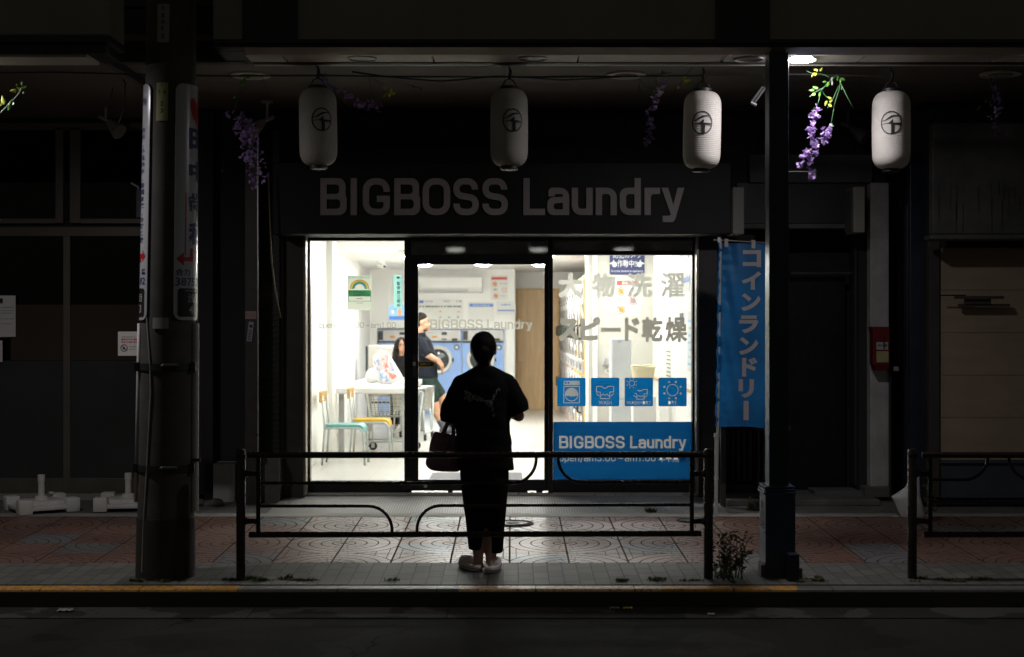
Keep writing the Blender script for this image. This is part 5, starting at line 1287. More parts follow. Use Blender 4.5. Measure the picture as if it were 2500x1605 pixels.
garland('dim wisteria with lime leaves hanging left of the third lantern', 8.2, [[(1560,190),(1590,182),(1640,178)],[(1600,190),(1605,215),(1590,245)],[(1560,192),(1580,215),(1610,220)],[(1560,205),(1563,225)]],
  [(1625,182,20,16,Ly),(1618,176,150,12,Ly),(1670,192,40,17,Ly),(1680,197,10,17,Ly),(1672,204,300,15,Ly),(1685,208,320,14,Lg),(1610,215,200,16,Ly),(1598,225,240,15,Ly),(1612,228,290,15,Ly),(1563,220,260,12,Lg),(1655,215,220,12,Lg)],
  [([(1628,195),(1612,225),(1600,245),(1590,262)], 26, 6, 7.5), ([(1590,262),(1585,285),(1592,305),(1583,325),(1588,340),(1578,357)], 44, 6, 7.5)])
garland('dark wisteria hanging at the far right edge above the shutter panel', 8.4, [[(2400,185),(2430,190),(2440,210)]],
  [(2405,250,250,14,Lg),(2395,262,230,14,Lg)], [([(2420,192),(2430,230),(2436,265),(2432,300),(2430,318),(2442,340)], 60, 7, 6.5)])
garland('sprig of bright green leaves at the left edge lit by the side canopy downlight', 7.3, [[(-40,310),(5,270),(40,232),(58,212)]],
  [(35,223,185,18,Ly),(46,217,150,13,Ly),(57,212,20,14,Lg),(58,206,70,10,Lg),(22,256,75,22,Lg),(18,262,250,16,Lg),(4,243,100,24,Ly),(2,258,200,20,Ly),(35,254,80,8,'plate_pale'),(58,227,70,7,'plate_pale'),(36,206,30,6,Lg)], None)

# ================================================================== UTILITY POLE AND ITS SIGNS
pcx, pcy = X(404,7.45), Yd(7.45); p0 = pav(pcy) - .02
def prad(z): return .186 - (.186-.158)*(z/3.75)
def pxc(z): return pcx + .041*(z/3.75)
pole = thing('utility_pole', 'thick round concrete utility pole at the kerb with steel bands and a darker foot', 'utility pole', (pcx, pcy, p0))
def plathe(z0, z1, dr_, n=40, k=14):
    a = MB(); vs = []; zs = [z0+(z1-z0)*i/k for i in range(k+1)]
    a.lathe([(prad(z)+dr_, z) for z in zs], (0,0,0), n); a.v = [Vector((q.x+pxc(q.z), q.y+pcy, q.z)) for q in a.v]; return a
part('shaft', plathe(p0, 6.0, 0), 'pole_concrete', pole, smooth=60)
part('foot_sleeve', plathe(p0, Z(1270,7.3), .006), 'pole_dark', pole, smooth=60)
for py in (897, 1147):
    z = Z(py, 7.3); b = part('steel_band', plathe(z-.022, z+.022, .009, 40, 1), 'steel_band', pole, smooth=60)
    a = MB(); a.cap((pxc(z)+.02,pcy-prad(z)-.022,z+.004),(pxc(z)+.10,pcy-prad(z)-.004,z+.006), .02, .016); part('buckle', a, 'steel_band', b, .003)
    for s in (-1, 1): a = MB(); a.box(pxc(z)+s*.185-.015,pxc(z)+s*.185+.015,pcy-.09,pcy-.06,z-.03,z+.03); part('lug', a, 'steel_band', b, .003)
def wrapf(a0, dr_=.004):
    def f(u, v, w):
        r_ = prad(v)+dr_+w; A = a0 + u/.178; return Vector((pxc(v)+r_*math.sin(A), pcy-r_*math.cos(A), v))
    return f
def zz(py): return Z(py, 7.33)
def sheet(u0, u1, z0, z1, r_, f, t, nu=18, nv=10):
    a = MB(); out = fil2([(u0,z0),(u1,z0),(u1,z1),(u0,z1)], r_, True, 6)
    zs = sorted(set([z0, z1] + [z for _, z in out] + [z0+(z1-z0)*i/nv for i in range(nv+1)])); rows_ = []
    for z in zs:
        e = 0
        for zc, sg in ((z0+r_, -1), (z1-r_, 1)):
            if (z-zc)*sg > 0: q = min(abs(z-zc)/r_, 1) if r_ else 0; e = r_*(1-math.sqrt(1-q*q))
        rows_.append((u0+e, u1-e, z))
    vs = []; fs = []; n = nu+1
    for w in (t, 0):
        for (a_, b_, z) in rows_:
            for i in range(n): vs.append(f(a_+(b_-a_)*i/nu, z, w))
    Rn = len(rows_)
    for k in (0, Rn*n):
        for j in range(Rn-1):
            for i in range(nu): fs.append((k+j*n+i, k+j*n+i+1, k+(j+1)*n+i+1, k+(j+1)*n+i))
    for j in range(Rn-1):
        for i in (0, nu): fs.append((j*n+i, (j+1)*n+i, Rn*n+(j+1)*n+i, Rn*n+j*n+i))
    a.add(vs, fs); return a
def curved(mb, fn):      # cut long faces so that print follows the round pole
    me = mb.mesh('q'); bm = bmesh.new(); bm.from_mesh(me); bpy.data.meshes.remove(me)
    return bm
Aright, Aleft = R(86), R(-87); hw = .165
t = thing('dentist_sign', 'white curved sign with big navy characters on the right side of the utility pole', 'sign', (pcx+.18, pcy, zz(780)))
f = wrapf(Aright, .006); part('board', sheet(-hw-.028, hw, zz(782), zz(203), .05, f, .006, 24, 12), 'sign_white', t, smooth=50)
f2 = wrapf(Aright, .0135)
a = MB()
for c, y0, y1 in (('田',361,309),('中',440,390),('歯',519,467),('科',596,540)): ctext(a, c, -.095, .095, zz(y0), zz(y1), f2, .001, .05)
ctext(a, '合力', -.185, -.08, zz(673), zz(656), f2, .001, .02); ctext(a, '3875', -.185, -.03, zz(698), zz(678), f2, .001, .01); ctext(a, '2182', -.01, .145, zz(698), zz(678), f2, .001, .01); part('sign_lettering', a, 'navy_print', t)
a = MB(); hp_ = [(.0,.0)] 
hh = [(.07*math.copysign(abs(math.sin(q))**1.5, math.sin(q)), .066*(.81*math.cos(q)-.31*math.cos(2*q)-.12*math.cos(3*q)-.06*math.cos(4*q))) for q in [2*math.pi*k/36 for k in range(36)]]
t2 = MB(); t2.poly([(u*1.25, zz(262)+v*1.5) for u, v in hh], lambda u, v, w: Vector((u, v, 0)), 0); fine(a, t2, f2, .02)
ar = [(u-.03, v) for u, v in [(-.15,zz(632)),(-.10,zz(616)),(-.10,zz(627)),(-.05,zz(627)),(-.05,zz(606)),(-.02,zz(606)),(-.02,zz(638)),(-.10,zz(638)),(-.10,zz(649))]]
part('red_mark', a, 'sign_red', t); a = MB(); t2 = MB(); t2.poly(ar, lambda u, v, w: Vector((u, v, 0)), 0); fine(a, t2, f2, .02); a.ribbon([(-.118,zz(622)),(-.115,zz(470))], .006, f2, .001); part('red_arrow', a, 'sign_red', t)
part('black_field', sheet(-.168, .14, zz(774), zz(704), .02, wrapf(Aright, .0132), .001, 16, 4), 'sign_black', t)
a = MB(); f3 = wrapf(Aright, .0155)
ctext(a, '浅', -.10, -.03, zz(739), zz(717), f3, .001, .01); ctext(a, '4', -.09, -.05, zz(766), zz(746), f3, .001, .01); a.ribbon([(-.12+.02*k,zz(710)) for k in range(13)], .004, f3, 0); part('white_lettering', a, 'sign_white', t)
t = thing('dentist_sign', 'white curved sign with small navy characters on the left side of the utility pole', 'sign', (pcx-.18, pcy, zz(780)))
f = wrapf(Aleft, .006); part('board', sheet(-hw, hw, zz(782), zz(203), .05, f, .006, 24, 12), 'sign_white', t, smooth=50)
f2 = wrapf(Aleft, .0135); a = MB()
ctext(a, '歯', -.02, .13, zz(258), zz(236), f2, .001, .03)
for k, c in enumerate('歯科・小児歯科・訪問診療・介護保険'): ctext(a, c, .06 if c != '・' else .085, .115 if c != '・' else .095, zz(323+k*16.8), zz(309.5+k*16.8) if c != '・' else zz(319+k*16.8), f2, .001, .03)
ctext(a, '2182', .0, .145, zz(695), zz(677), f2, .001, .01); ctext(a, '橋', .10, .145, zz(671), zz(656), f2, .001, .02); part('sign_lettering', a, 'navy_print', t)
a = MB(); t2 = MB(); t2.poly([(.145,zz(625)),(.11,zz(610)),(.11,zz(619)),(.06,zz(619)),(.06,zz(640)),(.085,zz(640)),(.085,zz(631)),(.11,zz(631)),(.11,zz(640))], lambda u, v, w: Vector((u, v, 0)), 0); fine(a, t2, f2, .02); part('red_arrow', a, 'sign_red', t)
part('black_field', sheet(-.14, .14, zz(774), zz(704), .02, wrapf(Aleft, .0132), .001, 16, 4), 'sign_black', t)
a = MB(); f3 = wrapf(Aleft, .0155); ctext(a, '目', .07, .115, zz(737), zz(718), f3, .001, .01); ctext(a, '3', .075, .11, zz(764), zz(744), f3, .001, .01); part('white_lettering', a, 'sign_white', t)
# plates on the pole
def pplate(name, label, u0, u1, y0, y1, m_, txt):
    t = thing(name, label, 'plate', (pcx, pcy-prad(zz(y0)), zz(y1)))
    part('plate', sheet(u0, u1, zz(y1), zz(y0), .006, wrapf(0, .004), .003, 8, 3), m_, t)
    a = MB()
    for (s_, a0, a1, b0, b1) in txt: ctext(a, s_, a0, a1, zz(b1), zz(b0), wrapf(0, .0075), .0008, .015)
    if txt: part('plate_lettering', a, 'ink', t)
pplate('number_plate', 'yellowish number plate with a 2 and a 3 on the front of the utility pole', -.057, .025, 203, 296, 'plate_yellow', [('千',-.045,-.028,221,231),('束',-.01,.012,221,231),('2',-.028,-.008,248,260),('3',-.028,-.008,266,277),('・',-.021,-.015,207,211)])
pplate('number_plate', 'pale plate with a vertical line of faded characters high on the utility pole', -.058, .028, 11, 105, 'plate_pale', [('浅',-.03,-.004,16,29),('草',-.03,-.004,33,46),('西',-.03,-.004,50,61),('幹',-.03,-.004,64,78),('8',-.025,-.008,82,96)])
pplate('number_plate', 'small blank grey plate on the utility pole below the curved signs', -.060, .045, 776, 803, 'plate_pale', [])
t = thing('cable_conduit', 'white plastic conduit running up the right side of the utility pole', 'conduit', (pcx+.2, pcy-.03, 0))
a = MB(); z0_, z1_ = Z(1252,7.35), Z(790,7.35)
a.tube([(pxc(z)+prad(z)+.012, pcy-.03, z) for z in (z0_, (z0_+z1_)/2, z1_)], .024, 14); part('pipe', a, 'pvc_white', t, smooth=50)
a = MB(); a.box(pcx+.18,pcx+.24,pcy-.06,pcy-.05,Z(1130,7.35),Z(1122,7.35)); part('clip', a, 'steel_band', t)
a = MB(); a.tube([(pxc(z)-prad(z)-.006, pcy-.04, z) for z in (Z(1230,7.35), Z(1000,7.35), Z(790,7.35))], .012, 10)
single('cable_conduit', a, 'pvc_white', 'thin white conduit up the left side of the utility pole', 'conduit', smooth=True)
a = MB(); a.tube(fillet([Vector((pxc(z)+prad(z)*math.sin(q)*1.03, pcy-prad(z)*math.cos(q)*1.03, z)) for q, z in ((-.62,Z(775,7.3)),(-.42,Z(900,7.3)),(-.38,Z(960,7.3)),(-.5,Z(1150,7.3)),(-.62,Z(1300,7.3)),(-.65,Z(1400,7.3)))], .1), .0045, 6)
single('cable', a, 'pvc_white', 'thin pale cable running down the front of the utility pole', 'cable')

# ================================================================== GUARD RAILS
DR = 7.38; YR = Yd(DR)
def rail(label, loc_px, mirror, with_right):
    t = thing('guard_rail', label, 'guard rail', (X(loc_px,DR), YR, pav(YR)), 'dark tubular guard rails along the kerb')
    def q(px, py): return P(px, py, DR)
    def post(px, top):
        a = MB(); c = q(px, 0); zt = Z(top, DR)
        a.lathe([(.030,pav(YR)-.05),(.030,zt-.012),(.026,zt-.003),(.012,zt),(.001,zt+.001)], (c.x,YR,0), 20, cap=False); p = part('post', a, 'rail_brown', t, smooth=50); return p
    if mirror == 0:
        L0, R0, pL, pR = 604, 1716, 588, 1729.5; vl, vr = 630.5, 1689
    else: L0, R0, pL, pR = 2251, 3360, 2227, 3372; vl, vr = 2271, 3330
    rails = [('top_rail', [(L0,1111.5),(R0,1110.5)], .0205), ('bottom_rail', [(L0+4,1306),(R0-4,1303)], .0195)]
    for n_, pp, r_ in rails:
        a = MB(); a.tube([q(*p) for p in pp], r_, 14); part(n_, a, 'rail_brown', t, smooth=50)
    posts = [(pL,vl,1),(pR,vr,-1)] if with_right else [(pL,vl,1)]
    for px, v, s in posts:
        p = post(px, 1096)
        for py in (1157, 1273):
            a = MB(); c = q(px, py); v2 = q(v, py); a.box(min(c.x,v2.x), max(c.x,v2.x), YR-.012, YR+.012, c.z-.016, c.z+.016); a.cap((c.x+s*.03,YR,c.z),(c.x+s*.045,YR,c.z), .026, .018); part('bracket', a, 'rail_brown', p, .003)
        a = MB(); c = q(px, 1106); a.lathe([(.033,-.01),(.033,.01)], (c.x,YR,c.z-.02), 20); part('collar', a, 'rail_brown', p)
    for v in (vl, vr):
        a = MB(); a.tube([q(v,1111), q(v,1306)], .0145, 12); part('upright', a, 'rail_brown', t, smooth=50)
    o = 0 if mirror == 0 else vl-630.5
    rr_ = .0105
    if mirror == 0: cv = [[(vl,1180),(1309,1180),(1309,1115)], [(vr,1178),(1363,1178),(1363,1115)], [(vl,1236),(957,1236),(957,1302)], [(vr,1233),(1018,1235),(1018,1302)]]
    else: cv = [[(vl,1172),(2412,1172),(2412,1113)], [(vr,1172),(2463,1172),(2463,1113)], [(vl,1227),(2600,1227),(2600,1302)]]
    for c in cv:
        a = MB(); a.tube(fillet([q(*p) for p in c], .155, 12), rr_, 12); part('curved_bar', a, 'rail_brown', t, smooth=50)
    return t
rail('dark tubular guard rail with curved bars in front of the laundry between two posts', 588, 0, True)
rail('dark tubular guard rail at the right edge in front of the beige shutter', 2227, 1, True)

# ================================================================== BLUE COLUMN
t = thing('arcade_column', 'square dark blue steel column of the arcade standing on a ribbed blue base box', 'column', (X(1900,7.45), Yd(7.45), pav(Yd(7.45))))
dC = 7.42; xa, xb_ = X(1878,dC), X(1926,dC); ya_ = Yd(dC)
m = MB(); m.box(xa, xb_, ya_, ya_+.155, Z(1195,dC), zb+.0); part('shaft', m, 'column_blue', t, .006)
m = MB(); m.box(X(1867,dC), X(1940,dC), ya_-.03, ya_+.2, pav(ya_)-.02, Z(1200,dC)); bs = part('base_box', m, 'base_blue', t, .006)
m = MB()
for k in range(3): m.box(X(1862,dC)-.0+.006*k, X(1942,dC)-.004*k, ya_-.04+.004*k, ya_+.21, Z(1201-7*k+5,dC), Z(1201-7*k,dC))
m.box(X(1865,dC), X(1941,dC), ya_-.034, ya_+.203, Z(1300,dC), Z(1296,dC)); part('cap_rib', m, 'base_blue', bs, .002)
m = MB(); F = lambda u, v, w: Vector((X(1867,dC)-w, u, v))
for k, c in enumerate('浅草通'): text(m, c, ya_+.14, ya_+.03, Z(1245+k*22,dC), Z(1227+k*22,dC), F, .003, .03)
part('raised_lettering', m, 'steel_dark', bs)
m = MB(); m.box(X(1857,dC), X(1872,dC), ya_-.02, ya_+.1, pav(ya_)-.01, Z(1378,dC)); m.box(X(1938,dC), X(1955,dC), ya_-.06, ya_+.06, pav(ya_)-.01, Z(1383,dC)); part('footing', m, 'concrete_dark', t, .008)
m = MB(); m.box(X(1920,7.36), X(1946,7.36), Yd(7.36)-.08, Yd(7.36)+.02, pav(YR)-.01, Z(1349,7.36)); part('meter_box', m, 'column_blue', t, .006)

# ================================================================== BANNER
dB = 9.45; yB = Yd(dB)
t = thing('laundry_banner', 'tall blue cloth banner with white vertical characters on a white pole beside the blue column', 'banner', (X(1748,dB), yB, pav(yB)))
m = MB(); m.tube([(X(1749,dB), yB, pav(yB)), (X(1759,dB), yB, Z(583,dB))], .011, 12); m.tube([(X(1748.5,dB), yB, pav(yB)), (X(1749,dB), yB, Z(1062,dB))], .0155, 12)
m.tube([(X(1749,dB), yB, Z(1068,dB)), (X(1749,dB), yB, Z(1058,dB))], .022, 12); m.tube([(X(1749,dB), yB, Z(1172,dB)), (X(1749,dB), yB, Z(1164,dB))], .020, 12); part('pole', m, 'pvc_white', t, smooth=50)
m = MB(); m.tube([P(1742,586,dB), P(1920,596,dB)], .005, 8); m.box(X(1752,dB), X(1758,dB), yB-.014, yB+.014, Z(592,dB), Z(580,dB)); part('cross_bar', m, 'alu', t)
def cl(u, v):       # u 0 left..1 right, v 0 top..1 bottom
    px0 = 1753-8*v+1.2*math.sin(60*v)*(.3+v); px1 = 1908-14*v; px = px0+(px1-px0)*u; py = 593+448*v+4*u+1.5*math.sin(9*u)*v
    e = math.exp(-u*9); q = math.exp(-((u-.28)/.12)**2)
    y = yB + .02*math.sin(2.2*u*math.pi) - .022*q*math.sin(3.2*v+.6) + e*(.012*math.sin(95*v+4*math.sin(7*v))+.01*math.sin(41*v+2)) + .010*math.sin(7*v+9*u)*(1-u)**2 + .006*math.sin(19*v-26*u)*math.exp(-((u-.2)/.16)**2) - .03*math.exp(-u*22)
    return Vector((X(px,dB), y, Z(py,dB)))
m = MB(); m.grid(cl, 60, 150); part('cloth', m, 'banner_blue', t, smooth=True)
def inv(px, py, w):
    v = (py-595)/448; u = (px-(1753-8*v))/155; q = cl(max(0,u), v); return Vector((X(px,dB), q.y-.004-w, Z(py,dB)))
m = MB(); ff = lambda u, v, w: inv(u, -v, w)
def dense(body, a0, a1, b0, b1, bold):
    tmp = MB(); text(tmp, body, a0, a1, -b1, -b0, lambda u, v, w: Vector((u, v, w)), .001, bold)
    me = tmp.mesh('q'); bm = bmesh.new(); bm.from_mesh(me); bpy.data.meshes.remove(me)
    for _ in range(4):
        ed = [e for e in bm.edges if e.calc_length() > 6]
        if not ed: break
        bmesh.ops.subdivide_edges(bm, edges=ed, cuts=1); bmesh.ops.triangulate(bm, faces=bm.faces)
    bm.verts.index_update(); m.add([ff(v.co.x, v.co.y, v.co.z) for v in bm.verts], [[v.index for v in f.verts] for f in bm.faces]); bm.free()
for c, a0, a1, b0, b1 in (('コ',1813,1857,611,653),('イ',1810,1857,663,708),('ン',1809,1856,716,760),('ラ',1804,1851,770,814),('ン',1804,1850,823,867),('ド',1811,1848,873,920),('リ',1803,1840,926,972)): dense(c, a0, a1, b0, b1, .05)
dense('I', 1815, 1827, 979, 1026, .05); part('banner_lettering', m, 'banner_white', t)
for a0, b0 in ((1768,584),(1834,587)):
    m = MB(); m.box(X(a0,dB), X(a0+9,dB), yB-.02, yB-.016, Z(b0+20,dB), Z(b0,dB)); m.box(X(a0,dB), X(a0+9,dB), yB-.016, yB+.02, Z(b0+1.5,dB), Z(b0,dB)); part('hanging_tab', m, 'banner_white', t)

# ================================================================== NEIGHBOUR SHOPFRONTS
# left closed shop
dS = 10.2; yS = Yd(dS)
ls = thing('closed_shop', 'closed dark shopfront on the left with bronze window frames and brown boarded lower panes', 'shop', (X(150,dS), yS, 0))
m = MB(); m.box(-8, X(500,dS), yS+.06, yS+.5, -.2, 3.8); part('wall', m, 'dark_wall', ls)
m = MB(); m.pb(-700, 500, 268, 280, dS, .06); m.pb(-700, 500, 300, 312, dS, .05); part('head_rail', m, 'bronze_frame', ls, .003)
m = MB()
for a, b, y0, y1 in ((135,154,312,545),(170,196,312,545),(-700,135,534,546),(196,500,534,546),(-700,500,554,577),(154,171,577,1205),(-700,154,1168,1205),(171,500,1168,1205),(480,500,312,1205),(-700,500,312,318)): m.pb(a, b, y0, y1, dS, .05)
part('window_frame', m, 'bronze_frame', ls, .003)
m = MB(); m.box(-8, X(480,dS), yS+.025, yS+.03, Z(1168,dS), Z(577,dS)); m.box(-8, X(480,dS), yS+.024, yS+.029, Z(534,dS), Z(312,dS)); part('window_pane', m, 'dark_pane', ls)
m = MB(); m.pb(26, 154, 744, 880, dS+.01, .004); m.pb(171, 480, 744, 880, dS+.01, .004); part('brown_board', m, 'kraft_board', ls)
m = MB(); m.pb(-700, 154, 881, 1168, dS+.01, .004); m.pb(171, 480, 881, 1168, dS+.01, .004); part('frosted_film', m, 'frosted', ls)
m = MB(); m.pb(-700, 500, 1206, 1240, dS-.02, .2); part('plinth', m, 'concrete', ls, .005)
def paper_notice(label, a0, a1, b0, b1, d, lines):
    t = thing('paper_notice', label, 'notice', P((a0+a1)/2, (b0+b1)/2, d))
    a = MB(); a.pb(a0, a1, b0, b1, d, .003); part('sheet', a, 'paper', t)
    for m_, bx_ in lines:
        a = MB(); a.v = a.v
        for (p0_, p1_, q0, q1) in bx_: a.box(X(p0_,d), X(p1_,d), Yd(d)-.0015, Yd(d)-.0003, Z(q1,d), Z(q0,d))
        part('print', a, m_, t)
    return t
paper_notice('large white paper notice at the left edge of the closed shop window', -8, 38, 722, 823, dS-.01, [('ink_grey', dashes(2,34,750,752)+dashes(2,34,758,760)+dashes(2,30,764,766)+dashes(2,34,778,780)+dashes(2,28,790,792)), ('gasket', [(-6,7,729,741)])])
paper_notice('second white paper notice below the large one at the left edge', -12, 6, 832, 884, dS-.01, [('ink_grey', dashes(-8,3,842,844))])
t = paper_notice('white notice with red text and a round ban symbol left of the utility pole', 288, 352, 810, 869, 9.0, [('red_print', dashes(296,342,827,831,5,1)+dashes(296,342,834,837,5,1)), ('ink_grey', dashes(298,330,822,824)+dashes(316,344,846,848)+dashes(316,344,852,854))])
a = MB(); k9 = 9.0/FP; a.ring((X(303,9.0), Z(850,9.0)), 8*k9, 1.6*k9, front(Yd(9.0)-.0015), .001, 24); a.ribbon([(X(297.5,9),Z(844.5,9)),(X(308.5,9),Z(855.5,9))], 1.6*k9, front(Yd(9.0)-.0015), .001); a.poly([(X(299,9),Z(853,9)),(X(303,9),Z(846,9)),(X(307,9),Z(853,9))], front(Yd(9.0)-.0015), .001); part('ban_symbol', a, 'ink', t)
m = MB(); m.pb(352, 358, 806, 960, 9.0, .03); part('stand', m, 'alu', t)
a = MB(); a.box(X(331,9.8), X(352,9.8), Yd(9.8), Yd(9.8)+.2, Z(533,9.8), Z(462,9.8)); bx = single('light_box', a, 'panel_slate', 'dim blue grey box behind the left curved sign in the closed shop window', 'box', bevel=.01)
a = MB(); a.tube([P(320,447,9.8), P(337,457,9.8), P(338,463,9.8)], .008, 8); a.ell(P(351,434,9.8), (.02,.02,.03)); single('lamp_bracket', a, 'pvc_white', 'short pale bent bracket above the blue grey box by the utility pole', 'bracket')
# passage and post between the shops
m = MB(); m.pb(490, 640, 200, 1240, dS+.25, .3); single('dark_gate', m, 'steel_dark', 'black metal gate panel in the gap right of the utility pole', 'gate')
m = MB(); m.pb(484, 520, 270, 1235, dS-.02, .2); single('corner_post', m, 'dark_wall', 'dark square corner post between the utility pole and the black gate', 'post', bevel=.004)
m = MB(); m.pb(520, 574, 1132, 1236, dS-.1, .22); single('concrete_block', m, 'concrete_pale', 'pale concrete block at the foot of the black gate', 'block', bevel=.008)
for k, (a0, b0, r_) in enumerate(((485,1228,.045),(507,1232,.035),(528,1228,.05))):
    m = MB(); m.ell(P(a0,b0,9.9), (r_*1.3,r_,r_*.8)); single('rubble_stone', m, 'concrete_dark', ('grey stone at the foot of the corner post','smallest grey stone between two others at the foot of the corner post','grey stone against the pale concrete block')[k], 'stone', smooth=True)
t = thing('wooden_post', 'dark brown wooden post with stickers between the black gate and the laundry', 'post', (X(612,9.95), Yd(9.95), 0))
m = MB(); m.pb(598, 627, 300, 1240, 9.95, .12); part('post', m, 'brown_post', t, .004)
m = MB(); m.pb(627.5, 630.5, 300, 1110, 9.94, .03); part('metal_strip', m, 'alu', t, .001)
t = thing('sticker', 'pinkish torn sticker on the brown wooden post', 'sticker', P(612,769,9.94)); m = MB(); m.pb(598.5, 626, 760, 779, 9.945, .002); part('sheet', m, 'sticker_pink', t); m = MB(); text(m, '注意', X(603,9.95), X(622,9.95), Z(774,9.95), Z(766,9.95), front(Yd(9.945)-.0003), .0008); part('lettering', m, 'ink_grey', t)
t = thing('sticker', 'tilted white strip sticker with a dark mark below the pinkish one on the wooden post', 'sticker', P(612,808,9.94))
Mt = Matrix.Translation(P(611,810,9.94)) @ Matrix.Rotation(R(7), 4, 'Y'); m = MB(); m.box(-.022,.022,-.001,.001,-.085,.085); m.xf(Mt); part('sheet', m, 'sign_white', t); m = MB(); m.box(-.014,.014,-.002,-.0012,.035,.06); 
for q in range(7): m.box(-.014,.014,-.002,-.0012,-.075+.014*q,-.068+.014*q)
m.xf(Mt); part('print', m, 'navy_print', t)
t = thing('roller_shutter', 'narrow black roller shutter between the wooden post and the laundry jamb', 'shutter', (X(655,10.05), Yd(10.05), 0))
m = MB(); m.pb(631, 682, 320, 1118, 10.12, .05)
for k in range(56): m.pb(632, 681, 322+14.2*k, 328+14.2*k, 10.11, .02)
part('slats', m, 'shutter_dark', t)
m = MB(); m.pb(640, 682, 1119, 1236, 10.05, .15); single('concrete_plinth', m, 'concrete_dark', 'grey concrete plinth under the narrow black shutter', 'plinth', bevel=.006)
m = MB(); m.pb(682.5, 690, 560, 1240, 10.15, .2); single('steel_upright', m, 'steel_dark', 'slim dark upright left of the laundry door jamb', 'post', bevel=.002)
a = MB(); a.tube(fillet([P(655,420,9.8), P(660,560,9.8), P(663,640,9.8), P(672,710,9.8), P(685,776,9.8)], .4), .007, 8); single('cable', a, 'cable_olive', 'loose olive cable end hanging in front of the narrow black shutter', 'cable', smooth=True)
# parasol bases
def pbase():
    t = thing('parasol_base', 'x', 'parasol base', (0,0,0), 'white plastic parasol bases')
    a = MB(); a.box(-.20,.20,-.20,.20,.02,.115)
    for sx in (-1,1):
        for sy in (-1,1): a.box(sx*.24-.07, sx*.24+.07, sy*.24-.07, sy*.24+.07, 0, .145)
    for s in (-1,1): a.box(-.24,.24,s*.25-.05,s*.25+.05,.03,.075); a.box(s*.25-.05,s*.25+.05,-.24,.24,.03,.075)
    part('tank', a, 'parasol_base', t, .012, 30)
    a = MB(); a.lathe([(.07,.115),(.06,.15),(.05,.155)], n=28); part('collar', a, 'parasol_base', t, smooth=40)
    a = MB(); a.lathe([(.032,.15),(.032,.30),(.037,.302),(.037,.37),(.030,.372)], n=24); part('tube', a, 'parasol_base', t, smooth=40)
    a = MB(); a.lathe([(.035,.145),(.035,.165),(.001,.168)], (.16,.2,0), 20); part('filler_cap', a, 'parasol_base', t)
    return t
pb0 = pbase(); pb0.location = (X(101,9.7), Yd(9.7), pav(Yd(9.7))); pb0['label'] = 'white plastic parasol base nearest the left edge in front of the closed shop'; pb0.rotation_euler = (0,0,.6); pb0.scale = (.82,.82,.82)
d_ = dup(pb0, (X(313,9.8), Yd(9.8), pav(Yd(9.8))), 'white plastic parasol base partly hidden behind the utility pole', rz=.12)
# spotlights
def spot(label, px, py, d, s, mm_='lamp_off'):
    t = thing('spotlight', label, 'spotlight', P(px, py, d), 'pale spotlights on the shop fronts'); c = P(px, py, d)
    a = MB(); a.box(c.x-.045, c.x+.045, c.y-.03, c.y+.05, c.z, c.z+.02); a.tube([(c.x,c.y,c.z),(c.x,c.y,c.z-.14)], .012, 10); part('mount', a, mm_, t)
    e = Vector((c.x, c.y, c.z-.14)); l = Vector((-s*.06, 0, .03)); h_ = Vector((s*.10, -.05, -.09))
    a = MB(); a.tube([e+l, e, e+Vector((s*.09,-.02,-.06))], .017, 10); part('arm', a, mm_, t, smooth=True)
    a = MB(); st = e+Vector((s*.03,-.01,-.02)); dr_ = (h_).normalized(); a.tube([st, st+dr_*.05, st+dr_*.15], [.03,.045,.07], 20); part('lamp_head', a, mm_, t, smooth=40)
    return t
spot('pale spotlight on the closed shop front at the upper left', 258, 253, 9.7, 1)
spot('pale spotlight between the dark wisteria and the leftmost lantern', 652, 253, 9.7, -1)
spot('dim spotlight on the dark wall between the bright flowers and the bright lantern', 2070, 268, 9.9, 1, 'awning_grey')

# right hand building with the dark doorway
rb = thing('dark_building', 'unlit building with a dark recessed doorway and concrete pillar right of the laundry', 'building', (X(2000,dS), yS, 0))
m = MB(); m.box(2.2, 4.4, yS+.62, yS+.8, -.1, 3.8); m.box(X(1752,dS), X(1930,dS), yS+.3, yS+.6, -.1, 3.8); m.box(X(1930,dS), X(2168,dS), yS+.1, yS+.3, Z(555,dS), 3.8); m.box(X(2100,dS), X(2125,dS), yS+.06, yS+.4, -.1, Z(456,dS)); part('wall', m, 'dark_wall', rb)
m = MB(); m.pb(1830, 2130, 378, 446, dS-.02, .15); part('lintel_panel', m, 'awning_grey', rb, .006)
m = MB(); m.pb(1800, 2112, 447, 546, dS+.02, .1); part('upper_panel', m, 'steel_dark', rb)
m = MB(); m.pb(1800, 2112, 547, 558, dS-.04, .16); part('door_beam', m, 'concrete_dark', rb, .005)
m = MB(); m.pb(1930, 2092, 664, 670, dS+.2, .06); m.pb(2086, 2100, 558, 1185, dS+.1, .12); part('door_frame', m, 'steel_dark', rb)
m = MB(); m.box(X(1930,dS), X(2090,dS), yS+.42, yS+.46, pav(yS), Z(670,dS)); part('door', m, 'black_frame', rb)
m = MB(); m.tube([P(2082,715,10.5), P(2084,760,10.5)], .008, 8); part('door_handle', m, 'alu', rb)
m = MB(); m.pb(2125, 2171, 446, 1190, dS-.05, .3); part('pillar', m, 'concrete_pale', rb, .012)
m = MB(); m.pb(2112, 2178, 1190, 1215, dS-.09, .34); m.pb(1990, 2112, 1200, 1215, dS-.02, .34); part('pillar_base', m, 'concrete_dark', rb, .008)
m = MB(); m.pb(1760, 1772, 1040, 1250, dS-.35, .08); m.pb(1772, 1930, 1175, 1182, dS+.1, .05); m.pb(1772, 1930, 1040, 1050, dS+.1, .05)
for k in range(11): m.pb(1780+14*k, 1785+14*k, 1050, 1175, dS+.1, .03)
